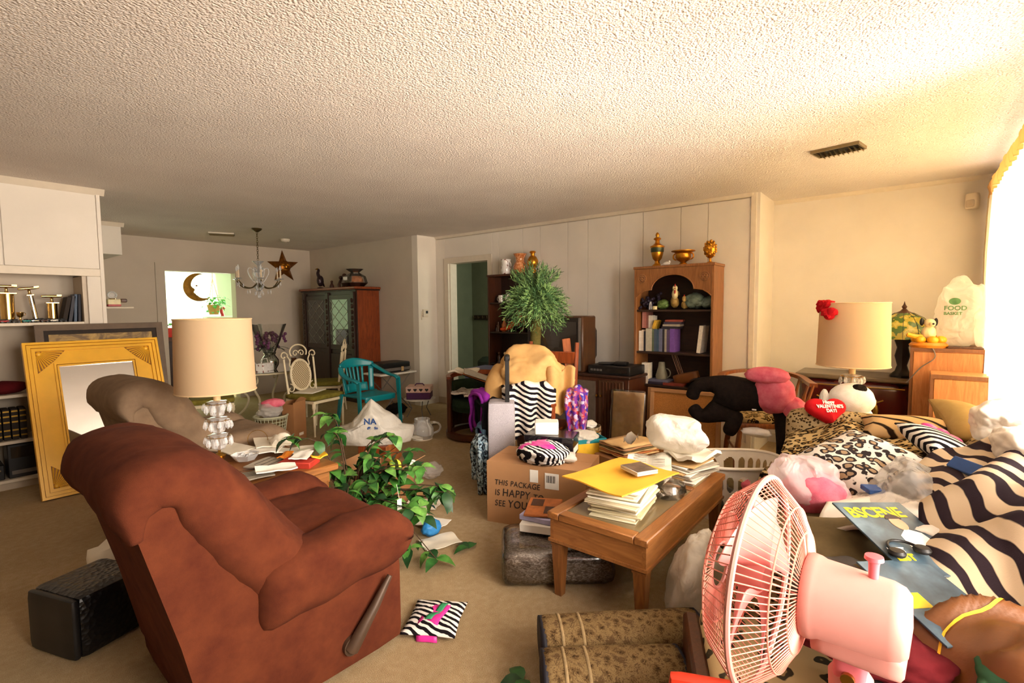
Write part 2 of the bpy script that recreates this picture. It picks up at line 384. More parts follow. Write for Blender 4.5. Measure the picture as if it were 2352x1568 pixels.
# ---------------------------------------------------------------- the room
X1, X2 = 5.07, 5.64                # bookcase wall, recessed wall
def room():
    struct('floor', MB().box(-2.6, 6.6, -0.62, 11.6, -0.1, 0), 'carpet')
    struct('ceiling', MB().box(-2.6, 6.6, -0.62, 8.6, 2.44, 2.54), 'ceiling')
    # bookcase wall with the doorway to the hall
    wl = struct('wall_right', MB().box(X1 + 0.012, X1 + 0.14, 1.23, 4.52, 0, 2.44).box(X1 + 0.012, X1 + 0.14, 5.28, 5.67, 0, 2.44).box(X1 + 0.012, X1 + 0.14, 4.52, 5.28, 2.04, 2.44), 'trim_dark')
    y = 1.235; k = 0
    while y < 4.44:                                       # tall wall panels with narrow grooves
        wd = min(0.405 if k % 2 == 0 else 0.27, 4.45 - y); k += 1
        MB().bbox(X1, X1 + 0.0125, y, y + wd - 0.004, 0.09, 2.40, 0.002).build('panel', 'wall', wl, False); y += wd
    MB().bbox(X1, X1 + 0.0125, 5.36, 5.548, 0.09, 2.40, 0.002).build('panel', 'wall', wl, False)
    MB().bbox(X1, X1 + 0.0125, 4.45, 5.36, 2.122, 2.40, 0.002).build('panel', 'wall', wl, False)
    struct('wall_return', MB().box(X1, X2, 1.17, 1.23, 0, 2.44), 'wall')
    struct('wall_recess', MB().box(X2, X2 + 0.12, -0.5, 1.23, 0, 2.44), 'wall')
    struct('wall_stub', MB().box(4.72, X1 + 0.14, 5.55, 5.67, 0, 2.44), 'wall')
    struct('wall_dining_right', MB().box(4.72, 4.84, 5.67, 8.46, 0, 2.44), 'wall_shaded')
    # far dining wall with the opening to the bright room
    struct('wall_far', MB().box(1.12, 2.486, 8.46, 8.60, 0, 2.44).box(3.44, 4.84, 8.46, 8.60, 0, 2.44).box(2.486, 3.44, 8.46, 8.60, 1.98, 2.44), 'wall_shaded')
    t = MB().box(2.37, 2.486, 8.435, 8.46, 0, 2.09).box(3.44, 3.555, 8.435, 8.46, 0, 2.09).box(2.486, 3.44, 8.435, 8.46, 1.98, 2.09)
    struct('trim_1', t, 'wall_shaded')
    struct('wall_partition', MB().box(1.12, 1.24, 5.87, 8.46, 0, 2.44), 'wall_shaded')
    struct('wall_kitchen_soffit', MB().box(1.24, 1.75, 7.38, 8.46, 2.07, 2.44), 'wall')
    struct('trim_2', MB().prism([(0, 0), (0.035, 0.045), (0, 0.045)], 1.78, lambda a, b, c: (c, 7.38 - a, 2.395 + b), 1.24), 'trim')
    struct('wall_left', MB().box(-2.6, 1.12, 5.87, 5.97, 0, 2.44), 'wall')
    struct('wall_behind', MB().box(-2.7, -2.6, -0.62, 5.97, 0, 2.44), 'wall')
    # long window wall: two openings
    b = MB()
    for x0, x1, z0, z1 in ((-2.6, 0.25, 0, 2.44), (1.98, 2.2, 0, 2.44), (5.2, 5.76, 0, 2.44), (0.25, 1.98, 0, 0.45), (0.25, 1.98, 2.15, 2.44), (2.2, 5.2, 0, 0.45), (2.2, 5.2, 2.36, 2.44)):
        b.box(x0, x1, -0.62, -0.5, z0, z1)
    struct('wall_window', b, 'wall')
    for n, (x0, x1, z1) in enumerate(((0.25, 1.98, 2.15), (2.2, 5.2, 2.36))):
        wdw = struct('window_%d' % (n + 1), MB().box(x0, x0 + 0.05, -0.60, -0.53, 0.45, z1).box(x1 - 0.05, x1, -0.60, -0.53, 0.45, z1).box(x0, x1, -0.60, -0.53, 0.45, 0.5).box(x0, x1, -0.60, -0.53, z1 - 0.05, z1), 'trim')
        MB().box((x0 + x1) / 2 - 0.02, (x0 + x1) / 2 + 0.02, -0.59, -0.54, 0.5, z1 - 0.05).build('mullion', 'trim', wdw, False)
        for a, c in ((x0 + 0.05, (x0 + x1) / 2 - 0.02), ((x0 + x1) / 2 + 0.02, x1 - 0.05)):
            MB().box(a, c, -0.568, -0.562, 0.5, z1 - 0.05).build('pane', 'pane', wdw, False)
    # crown moulding along the bookcase wall, the recess, corner bead
    cr = lambda p0, p1, sgn, name: struct(name, MB().prism([(0, 0), (0, 0.035), (0.03, 0.035), (0.012, 0.008)], p1[1], lambda a, b, c: (p0[0] - a, c, 2.405 + b), p0[1]), 'trim')
    cr((X1, 1.23), (X1, 5.55), 1, 'trim_3'); cr((X2, -0.5), (X2, 1.17), 1, 'trim_4')
    struct('trim_5', MB().box(X1 - 0.012, X1 + 0.03, 1.20, 1.245, 0, 2.44), 'trim')
    # door casing and hall
    t = MB().box(X1 - 0.02, X1 + 0.012, 4.45, 4.52, 0, 2.12).box(X1 - 0.02, X1 + 0.012, 5.28, 5.36, 0, 2.12).box(X1 - 0.02, X1 + 0.012, 4.52, 5.28, 2.04, 2.12)
    t.box(X1 + 0.012, X1 + 0.14, 4.52, 4.535, 0, 2.04).box(X1 + 0.012, X1 + 0.14, 5.265, 5.28, 0, 2.04)
    struct('trim_6', t, 'trim')
    struct('wall_hall', MB().box(6.3, 6.4, 3.4, 6.1, 0, 2.44).box(X1 + 0.14, 6.3, 6.0, 6.1, 0, 2.44).box(X1 + 0.14, 6.3, 3.4, 3.5, 0, 2.44), 'wall_hall')
    struct('baseboard_right', MB().box(X1 - 0.012, X1 + 0.0125, 1.245, 4.45, 0, 0.09), 'trim')
    struct('baseboard_recess', MB().box(X2 - 0.012, X2, -0.5, 1.17, 0, 0.09), 'trim')
    # bright room behind the opening
    struct('wall_far_room', MB().box(1.2, 4.9, 11.2, 11.3, 0, 2.44).box(1.2, 1.3, 8.6, 11.2, 0, 2.44).box(4.84, 4.9, 8.6, 9.35, 0, 2.44).box(4.84, 4.9, 11.0, 11.2, 0, 2.44).box(4.84, 4.9, 9.35, 11.0, 0, 0.7).box(4.84, 4.9, 9.35, 11.0, 2.25, 2.44), 'wall_green')
    struct('ceiling_far_room', MB().box(1.2, 4.9, 8.6, 11.3, 2.36, 2.44), 'wall_green')
    struct('trim_7', MB().box(1.3, 4.84, 11.16, 11.2, 2.18, 2.24), 'wall_green')
t = NT('pane'); tr = t.n('ShaderNodeBsdfTransparent'); t.link(tr.outputs[0], t.out.inputs[0]); M['pane'] = t.m
glassy('pane', alpha_mix=0.97)
room()

def curtain():
    c = thing('window_curtain', 'floor length cream pleated curtain drawn across the sunny window', 'curtain', (0, -0.40, 0))
    def panel(z0, z1, y0):
        b = MB()
        def fn(u, v):
            x = 3.05 + u * 2.42; z = z0 + (z1 - z0) * v
            fl = 1.0 - 0.35 * sm(0.8, 1, v)
            y = y0 + fl * (0.030 * math.sin(u * 2 * PI * 17 + 0.8 * nz(u * 9, 3)) + 0.014 * nz(u * 30, v * 1.5)) + 0.02 * (1 - v) * nz(u * 6, 7.0)
            return (x + 0.008 * math.sin(u * 2 * PI * 34), y, z)
        return b.sheet(220, 10, fn, 0.003)
    panel(0.03, 2.21, 0.0).build('pleated_panel', 'curtain', c, True)
    panel(2.208, 2.315, 0.0).build('heading_tape', 'curtain_head', c, True)
    MB().tube([(2.15, -0.03, 2.33), (5.5, -0.03, 2.33)], 0.012, 10).build('curtain_rod', 'trim_dark', c)
    for x in (2.2, 5.42): MB().box(x - 0.01, x + 0.01, -0.098, -0.02, 2.31, 2.35).build('rod_bracket', 'trim_dark', c, False)
curtain()

def ceiling_bits():
    v = thing('ceiling_vent', 'dark metal air register hanging askew in the bright ceiling', 'vent', (4.03, 0.46, 2.44), 80)
    plain('vent_metal', '#8a7a58', 0.4, 0.6); plain('vent_dark', '#2a241b', 0.8)
    MB().box(-0.13, 0.13, -0.075, 0.075, -0.004, 0.0).build('dark_duct_plate', 'vent_dark', v, False)  # dark plate stands in for the unlit hole of the duct
    f = MB()
    for a in ((-0.14, 0.14, 0.075, 0.085), (-0.14, 0.14, -0.085, -0.075), (-0.14, -0.13, -0.075, 0.075), (0.13, 0.14, -0.075, 0.075)): f.box(a[0], a[1], a[2], a[3], -0.02, 0)
    f.build('frame', 'vent_metal', v, False)
    for k in range(9):
        x = -0.112 + k * 0.028
        MB().box(-0.002, 0.002, -0.072, 0.0, -0.034, 0.0).build('fin', 'vent_metal', v, False, (x, 0, -0.004), (0, 0.5, 0))
    v = thing('ceiling_vent', 'small dark ceiling register above the dining table', 'vent', (2.87, 7.40, 2.44), -24)
    MB().box(-0.15, 0.15, -0.09, 0.09, -0.012, 0).build('dark_duct_plate', 'vent_dark', v, False)  # dark plate colours in the shade inside this register
    MB().box(-0.15, 0.15, -0.13, -0.09, -0.015, 0).build('frame', 'trim', v, False)
    for k in range(5): MB().box(-0.145, 0.145, -0.002, 0.002, -0.02, 0).build('fin', 'vent_metal', v, False, (0, -0.06 + k * 0.03, -0.004), (0.5, 0, 0))
    s = thing('smoke_detector', 'round white smoke detector on the dining ceiling', 'detector', (3.70, 7.30, 2.44))
    MB().lathe([(0, -0.04), (0.045, -0.04), (0.06, -0.025), (0.065, 0), (0, 0)], 24).build('housing', 'trim', s)
    MB().lathe([(0, -0.046), (0.02, -0.046), (0.022, -0.039), (0, -0.039)], 16).build('test_button', 'trim_dark', s)
    s = thing('motion_sensor', 'small off white sensor box high in the corner beside the curtain', 'sensor', (5.56, -0.30, 2.23), -30)
    MB().rbox((0, 0, 0), (0.06, 0.085, 0.13), 0.018, 4).build('housing', 'trim', s)
    MB().rbox((-0.028, 0, -0.02), (0.02, 0.06, 0.06), 0.01, 4).build('lens', 'trim_dark', s)
    th = thing('thermostat', 'small white thermostat with a dark square screen on the wall end', 'thermostat', (4.835, 5.55, 1.33))
    plain('screen_dark', '#1c1a18', 0.3)
    MB().bbox(-0.045, 0.05, -0.025, 0, -0.05, 0.06, 0.005).build('housing', 'trim', th)
    MB().box(0.0, 0.038, -0.028, -0.024, 0.0, 0.038).build('display', 'screen_dark', th, False)
    sw = thing('light_switch', 'white light switch plate on the wall end', 'switch', (4.775, 5.55, 1.30))
    MB().bbox(-0.008, 0.008, -0.012, 0, -0.06, 0.06, 0.003).build('plate', 'trim', sw); MB().box(-0.003, 0.003, -0.018, -0.01, -0.01, 0.012).build('toggle', 'trim_dark', sw, False)
ceiling_bits()
# ---------------------------------------------------------------- recliners and lamp table
def seat_mats():
    fabric('suede_red', '#4a2013', '#62311c', 9, 0.95, 0.3, 500, 0.0)
    fabric('suede_red_dark', '#4b2114', '#5d2c1a', 9, 0.95, 0.3, 500, 0.0)
    fabric('taupe', '#7a6450', '#8f7860', 9, 0.95, 0.3, 500, 0.0)
    fabric('tan_fabric', '#7d6038', '#94723f', 9, 0.95, 0.3, 500, 0.0)
    plain('lever', '#4d3a2c', 0.45, 0.2)
    t = NT('black_leather'); v = t.coord(); n1 = t.noise(v, 55, 3)
    vo = t.n('ShaderNodeTexVoronoi', i_Vector=v, i_Scale=48.0)
    t.set(color=hexc('#0f0d0e'), rough=0.33); t.bump(vo.outputs['Distance'], 0.5, 0.008); M['black_leather'] = t.m
    wood('oak', '#7a4a22', '#a46c38', 0.38, 5, (1, 8, 8)); wood('oak_y', '#7a4a22', '#a46c38', 0.38, 5, (8, 1, 8))
    wood('oak_z', '#6b3d1c', '#95602f', 0.4, 5, (8, 8, 1)); wood('walnut', '#3a1d10', '#5a3019', 0.4, 6, (8, 8, 1))
    wood('cherry', '#6a2c12', '#96481f', 0.35, 5, (8, 8, 1)); wood('dark_wood', '#24120b', '#3b2013', 0.4, 6, (8, 8, 1))
    plain('white_plastic', '#ece4d6', 0.45, var=0.03); plain('paper', '#e2d9c6', 0.8, var=0.06, scale=7); plain('paper_white', '#f2ede2', 0.8, var=0.03)
    plain('paper_grey', '#a99f8e', 0.85, var=0.1, scale=25); plain('brass', '#b58b3f', 0.28, 1.0); plain('gold', '#c98a2a', 0.3, 0.9, var=0.25, scale=14, bump=0.15)
    plain('black', '#141212', 0.45, var=0.2); plain('cardboard', '#b4855a', 0.85, var=0.06, scale=5); plain('cardboard_dark', '#9a6a3f', 0.85, var=0.08, scale=5)
    plain('red_print', '#b3311f', 0.7); plain('orange_print', '#d67a1c', 0.7); plain('yellow_print', '#e8b51f', 0.7); plain('ink', '#2a2320', 0.8); plain('blue_print', '#2a4f8a', 0.6)
    glassy('crystal', rough=0.05, alpha_mix=0.80, metal=0.0); glassy('clear_film', rough=0.15, alpha_mix=0.93)
    sheer('white_bag', '#efe9dc', 0.35, 0.45, 6, 0.05, 0.35); sheer('film_bag', '#eee8e2', 0.3, 0.25, 6, 0.05, 0.6, 0.6)
    sheer('lampshade', '#e6cda6', 0.45, 0.85, 3, 0.03)
seat_mats()

def recliner(name, label, m, md, loc, rz, seed):
    t = thing(name, label, 'armchair', loc, rz)
    MB().rbox((0.0, 0, 0.21), (0.74, 0.76, 0.38), 0.03, 5).build('base', m, t)
    MB().box(-0.30, 0.30, -0.3, 0.3, 0.0, 0.03).build('underframe', 'black', t)
    # raked back: flat sided shell with one thick cushion rolled over its top and front
    prof = [(-0.37, 0.10), (-0.43, 0.40), (-0.535, 0.82), (-0.49, 0.88), (-0.39, 0.86), (-0.26, 0.60), (-0.12, 0.36), (-0.14, 0.26)]
    MB().prism(prof, 0.375, lambda a, b, c: (a, c, b), -0.375).build('back_shell', m, t, angle=25)
    path = spline([(-0.525, 0.755), (-0.53, 0.825), (-0.485, 0.885), (-0.40, 0.88), (-0.325, 0.80), (-0.24, 0.67), (-0.15, 0.55), (-0.085, 0.44), (-0.06, 0.36)], 5)
    n = len(path); th = [0.03 + 0.065 * sm(0, 0.22, i / n) + 0.035 * sm(0.3, 0.55, i / n) for i in range(n)]
    hw = [0.385 + 0.025 * sm(0, 0.5, i / n) - 0.05 * sm(0.8, 1.0, i / n) for i in range(n)]
    def wrinkle(p):
        k = 0.014 * nz(p.y * 6 + seed, p.z * 6, p.x * 5) + 0.006 * nz(p.y * 22 + seed, p.z * 18, p.x * 11)
        return (p.x + k + 0.015 * math.cos(p.y * 3.6), p.y, p.z + k)
    MB().sweep(path, hw, th, 56, 0.42, 0.62, wrinkle).build('back_cushion', m, t, True)
    def seat(p, u):
        k = 0.010 * nz(p.x * 7 + seed, p.y * 7, 2.0)
        return (p.x, p.y, p.z + k + 0.03 * (1 - u.y ** 2) * (0.5 + 0.5 * u.x) - 0.07 * sm(0.6, 1, u.x))
    MB().rbox((0.125, 0, 0.43), (0.64, 0.55, 0.22), 0.075, 14, seat).build('seat_cushion', m, t, True)
    MB().rbox((0.395, 0, 0.25), (0.10, 0.54, 0.36), 0.035, 6).build('footrest', m, t, True)
    for s in (-1, 1):
        def armf(p, u, s=s):
            k = 0.010 * nz(p.x * 8 + seed, p.z * 8, s)
            return (p.x + 0.015 * (1 - u.z ** 2), p.y * (1 + 0.12 * u.z) + k, p.z + 0.025 * u.x + k - 0.05 * sm(0.55, 1, u.x) * (u.z > 0))
        MB().rbox((0.095, s * 0.335, 0.46), (0.64, 0.21, 0.25), 0.085, 12, armf).build('arm', m, t, True)
    lv = MB().tube([(0.115, -0.395, 0.115), (0.125, -0.405, 0.135), (0.215, -0.41, 0.245), (0.285, -0.41, 0.335)], [0.03, 0.026, 0.019, 0.011], 10).build('lever', 'lever', t)
    MB().tube([(0.12, -0.375, 0.12), (0.12, -0.398, 0.12)], 0.036, 16).build('pivot_plate', 'lever', lv)
    return t
recliner('recliner', 'rust red suede recliner with a dark side lever', 'suede_red', 'suede_red_dark', (0.92, 2.03, 0), -1.5, 0.0)
recliner('recliner', 'taupe brown recliner standing between the gold mirror and the crystal lamp', 'taupe', 'taupe', (1.34, 3.88, 0), 0, 5.0)

def footstool():
    t = thing('footstool', 'black quilted leather footstool tipped on its side behind the red recliner', 'footstool', (0.475, 2.74, 0.132), 20)
    MB().rbox((0, 0, 0), (0.28, 0.30, 0.264), 0.03, 8).build('body', 'black_leather', t)
    MB().rbox((-0.145, 0, 0), (0.035, 0.285, 0.25), 0.02, 6).build('lid', 'black', t)
footstool()
one(MB().blob((0, 0, 0.10), (0.13, 0.10, 0.12), 3, 0.15, 2, 3.0, 0.1, 4, floor=0.0), 'crumpled_paper', 'paper', 'crumpled cream paper bag on the carpet beside the black footstool', 'bag', (0.62, 3.18, 0.0), 20)

def drum_lamp(name, label, loc, foot_h, shade_r, tiers, extra=None):
    """drum shade on a cream sleeve over tiers of crystal drops"""
    t = thing(name, label, 'lamp', loc)
    MB().lathe([(0, 0), (0.062, 0), (0.062, 0.012), (0.03, 0.03), (0.02, 0.06), (0.036, 0.085), (0.012, 0.1), (0, 0.1)], 20).build('foot', 'brass', t)
    MB().tube([(0, 0, 0.08), (0, 0, 0.72)], 0.008, 8).build('stem', 'brass', t)
    for k in range(tiers):
        z = 0.115 + k * 0.094
        MB().lathe([(0.012, 0), (0.032, 0.012), (0.040, 0.05), (0.03, 0.075), (0.05, 0.088), (0.014, 0.092)], 14, (0, 0, z), flute=(7, 0.1)).build('crystal_cup', 'crystal', t)
        n = 9
        for j in range(n):
            a = 2 * PI * j / n + k
            MB().lathe([(0, -0.03), (0.013, -0.014), (0.012, 0.0), (0.005, 0.018), (0, 0.02)], 6, (0.064 * math.cos(a), 0.064 * math.sin(a), z + 0.055 + 0.006 * math.sin(3 * a)), sx=1).build('crystal_drop', 'crystal', t, False)
        MB().tube([(0.062 * math.cos(q), 0.062 * math.sin(q), z + 0.078) for q in (2 * PI * i / 20 for i in range(20))], 0.002, 5, True).build('drop_ring', 'brass', t)
    z0 = 0.115 + tiers * 0.094
    MB().lathe([(0, z0), (0.019, z0), (0.019, z0 + 0.13), (0, z0 + 0.13)], 14).build('candle_sleeve', 'sleeve', t)
    zs = z0 + 0.055; h = shade_r[2]
    sh = MB()
    sh.lathe([(shade_r[0], zs), (shade_r[1], zs + h), (shade_r[1] - 0.003, zs + h), (shade_r[0] - 0.003, zs), (shade_r[0], zs)], 48)
    so = sh.build('lamp_shade', 'lampshade', t)
    for r, z in ((shade_r[0], zs), (shade_r[1], zs + h)):
        MB().tube([(r * math.cos(q), r * math.sin(q), z) for q in (2 * PI * i / 48 for i in range(48))], 0.004, 6, True).build('trim_ring', 'shade_trim', so)
    for q in (0, 2.1, 4.2): MB().tube([(0, 0, zs + h - 0.03), (shade_r[1] * math.cos(q), shade_r[1] * math.sin(q), zs + h - 0.03)], 0.0025, 5).build('spider_arm', 'brass', so)
    MB().tube([(0, 0, z0 + 0.1), (0, 0, zs + h - 0.028)], 0.004, 6).build('harp', 'brass', t)
    return t
plain('sleeve', '#e3c08c', 0.5); plain('shade_trim', '#d9b98c', 0.8)

def lamp_corner():
    t = thing('end_table', 'wooden end table buried under papers beside the crystal lamp', 'table', (1.24, 2.98, 0))
    MB().bbox(-0.36, 0.36, -0.36, 0.38, 0.46, 0.50, 0.008).build('table_top', 'oak', t)
    MB().box(-0.32, 0.32, -0.32, 0.34, 0.39, 0.46).build('apron', 'oak', t, False)
    for x in (-0.30, 0.30):
        for y in (-0.30, 0.32): MB().tube([(x, y, 0.40), (x, y, 0.0)], [0.024, 0.016], 10).build('leg', 'oak_z', t)
    drum_lamp('table_lamp', 'crystal drop table lamp with a cream drum shade on the cluttered end table', (1.115, 3.045, 0.50), 0.1, (0.200, 0.190, 0.400), 3)
    # loose papers and mail on the table
    defs = [('newspaper', 'paper_grey', 0.20, 0.26, (1.34, 2.86), 25, 'grey folded newspaper sloping over the edge of the end table'),
            ('envelope', 'paper', 0.22, 0.11, (1.52, 2.98), -30, 'large cream envelope propped on the mail heap'),
            ('letter', 'paper_white', 0.15, 0.20, (1.38, 3.10), 50, 'white letter lying flat on the mail heap'),
            ('book', 'red_print', 0.13, 0.19, (1.43, 2.76), 35, 'thick red paperback under white mail'),
            ('letter', 'paper_white', 0.16, 0.10, (1.45, 2.77), 48, 'white card with small print on the red paperback'),
            ('flyer', 'orange_print', 0.12, 0.05, (1.42, 2.90), 40, 'narrow orange flyer on the heap of mail'),
            ('letter', 'paper', 0.17, 0.23, (1.27, 3.27), 12, 'cream sheet at the back of the end table'),
            ('box', 'paper_white', 0.08, 0.06, (1.04, 2.70), 15, 'small white box at the end table corner'),
            ('newspaper', 'paper_grey', 0.24, 0.16, (1.15, 2.76), -20, 'grey newspaper page curling beside the red recliner arm'),
            ('flyer', 'yellow_print', 0.09, 0.05, (1.53, 2.72), -10, 'yellow and white flyer hanging over the table edge'),
            ('letter', 'paper_white', 0.12, 0.20, (1.25, 2.66), 70, 'white letter closest to the red recliner arm'),
            ('magazine', 'paper', 0.21, 0.26, (1.49, 3.20), -20, 'cream catalogue lying behind the letters')]
    z = 0.502
    for k, (nm, m, w, d, (x, y), a, lb) in enumerate(defs):
        th = 0.035 if nm in ('book', 'box') else 0.006
        b = MB(); sd = k * 3.1
        def fn(u, v, w=w, d=d, sd=sd): return ((u - 0.5) * w, (v - 0.5) * d, 0.010 * nz(u * 2.5 + sd, v * 2.5) + 0.02 * abs(u - 0.5) * (sd % 2))
        if nm in ('book', 'box'): b.bbox(-w / 2, w / 2, -d / 2, d / 2, 0, th, 0.004)
        else: b.sheet(6, 6, fn, th)
        zz = 0.515 + 0.014 * (k % 4) if th < 0.03 else 0.50
        if lb.startswith('white card'): zz = 0.55
        o = one(b, nm, m, lb, 'paper' if nm not in ('book', 'box') else nm, (x, y, zz), a)
        if nm == 'newspaper':
            for r in range(5): MB().box(-w / 2 + 0.02, w / 2 - 0.02, -0.002, 0.002, 0, 0.001).build('printed_line', 'ink', o, False, (0, -d / 2 + 0.03 + r * d / 6, 0.013))
    one(MB().blob((0, 0, 0.06), (0.09, 0.07, 0.05), 3, 0.25, 2, 1.0, 0.12, 5), 'crumpled_paper', 'paper', 'crumpled white paper on top of the mail heap', 'paper', (1.50, 3.12, 0.515), 40)
    one(MB().tube([(0.06 * math.cos(q), 0, 0.06 + 0.06 * math.sin(q)) for q in (PI * 2 * i / 24 for i in range(24))], 0.0018, 5, True), 'wire_hoop', 'brass', 'thin wire hoop standing among the papers', 'hoop', (1.43, 3.28, 0.51), -40)
    g = thing('glass_ashtray', 'cut glass dish beside the foot of the crystal lamp', 'dish', (1.26, 3.06, 0.52))
    MB().lathe([(0, 0), (0.05, 0), (0.075, 0.035), (0.068, 0.036), (0.045, 0.01), (0, 0.01)], 14, flute=(7, 0.05)).build('bowl', 'crystal', g, False)
    for k in range(4): MB().sphere((0.03 * math.cos(k * 1.6), 0.03 * math.sin(k * 1.6), 0.024), 0.013, 8, 6).build('glass_bead', 'crystal', g)
lamp_corner()

# ---------------------------------------------------------------- coffee table and what lies on it
def coffee_table():
    t = thing('coffee_table', 'oak coffee table with inset glass top and tapered legs', 'table', (0, 0, 0))
    x0, x1, y0, y1, z = 1.935, 3.02, 0.85, 1.365, 0.42
    MB().bbox(x0, x1, y0, y0 + 0.065, z - 0.035, z, 0.005).build('rail', 'oak', t)
    MB().bbox(x0, x1, y1 - 0.065, y1, z - 0.035, z, 0.005).build('rail', 'oak', t)
    MB().bbox(x0, x0 + 0.065, y0 + 0.065, y1 - 0.065, z - 0.035, z, 0.005).build('rail', 'oak_y', t)
    MB().bbox(x1 - 0.065, x1, y0 + 0.065, y1 - 0.065, z - 0.035, z, 0.005).build('rail', 'oak_y', t)
    MB().bbox(2.64, 2.69, y0 + 0.065, y1 - 0.065, z - 0.035, z, 0.004).build('cross_rail', 'oak_y', t)
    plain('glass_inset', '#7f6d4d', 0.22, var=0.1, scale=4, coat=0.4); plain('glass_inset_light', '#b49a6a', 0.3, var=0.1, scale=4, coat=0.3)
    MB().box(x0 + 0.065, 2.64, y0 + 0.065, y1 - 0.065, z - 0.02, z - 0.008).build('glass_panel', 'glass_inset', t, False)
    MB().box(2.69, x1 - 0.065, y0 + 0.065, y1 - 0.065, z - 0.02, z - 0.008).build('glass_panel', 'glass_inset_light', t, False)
    MB().box(x0 + 0.012, x1 - 0.012, y0 + 0.012, y0 + 0.032, z - 0.135, z - 0.035).build('apron', 'oak', t, False)
    MB().box(x0 + 0.012, x1 - 0.012, y1 - 0.032, y1 - 0.012, z - 0.135, z - 0.035).build('apron', 'oak', t, False)
    MB().box(x0 + 0.012, x0 + 0.032, y0 + 0.032, y1 - 0.032, z - 0.135, z - 0.035).build('apron', 'oak_y', t, False)
    MB().box(x1 - 0.032, x1 - 0.012, y0 + 0.032, y1 - 0.032, z - 0.135, z - 0.035).build('apron', 'oak_y', t, False)
    mo = MB()
    for q in ((x0 + 0.004, x1 - 0.004, y0 + 0.004, y0 + 0.02), (x0 + 0.004, x1 - 0.004, y1 - 0.02, y1 - 0.004), (x0 + 0.004, x0 + 0.02, y0 + 0.02, y1 - 0.02), (x1 - 0.02, x1 - 0.004, y0 + 0.02, y1 - 0.02)): mo.box(*q, z - 0.147, z - 0.133)
    mo.build('moulding', 'oak', t, False)
    for x in (x0 + 0.045, x1 - 0.045):
        for y in (y0 + 0.045, y1 - 0.045):
            b = MB(); a, c = 0.03, 0.018
            b.add([(x + sx * w, y + sy * w, zz) for zz, w in ((z - 0.14, a), (0.0, c)) for sx, sy in ((-1, -1), (1, -1), (1, 1), (-1, 1))],
                  [(0, 1, 2, 3), (7, 6, 5, 4)] + [(i, (i + 1) % 4, 4 + (i + 1) % 4, 4 + i) for i in range(4)])
            b.box(x - a - 0.003, x + a + 0.003, y - a - 0.003, y + a + 0.003, z - 0.165, z - 0.155)
            b.build('leg', 'oak_z', t, False)
    return t
coffee_table()
def flat(nm, cat, m, w, d, h, x, y, z, a, label, group=None, bend=0.0, sd=0.0, n=6):
    b = MB()
    if bend:
        b.sheet(n, n, lambda u, v: ((u - 0.5) * w, (v - 0.5) * d, h / 2 + bend * (0.5 + nz(u * 2.2 + sd, v * 2.2 + sd)) * (0.4 + abs(u - 0.5) + abs(v - 0.5))), h)
    else: b.bbox(-w / 2, w / 2, -d / 2, d / 2, 0, h, min(0.004, h * 0.3))
    return one(b, nm, m, label, cat, (x, y, z), a, group)
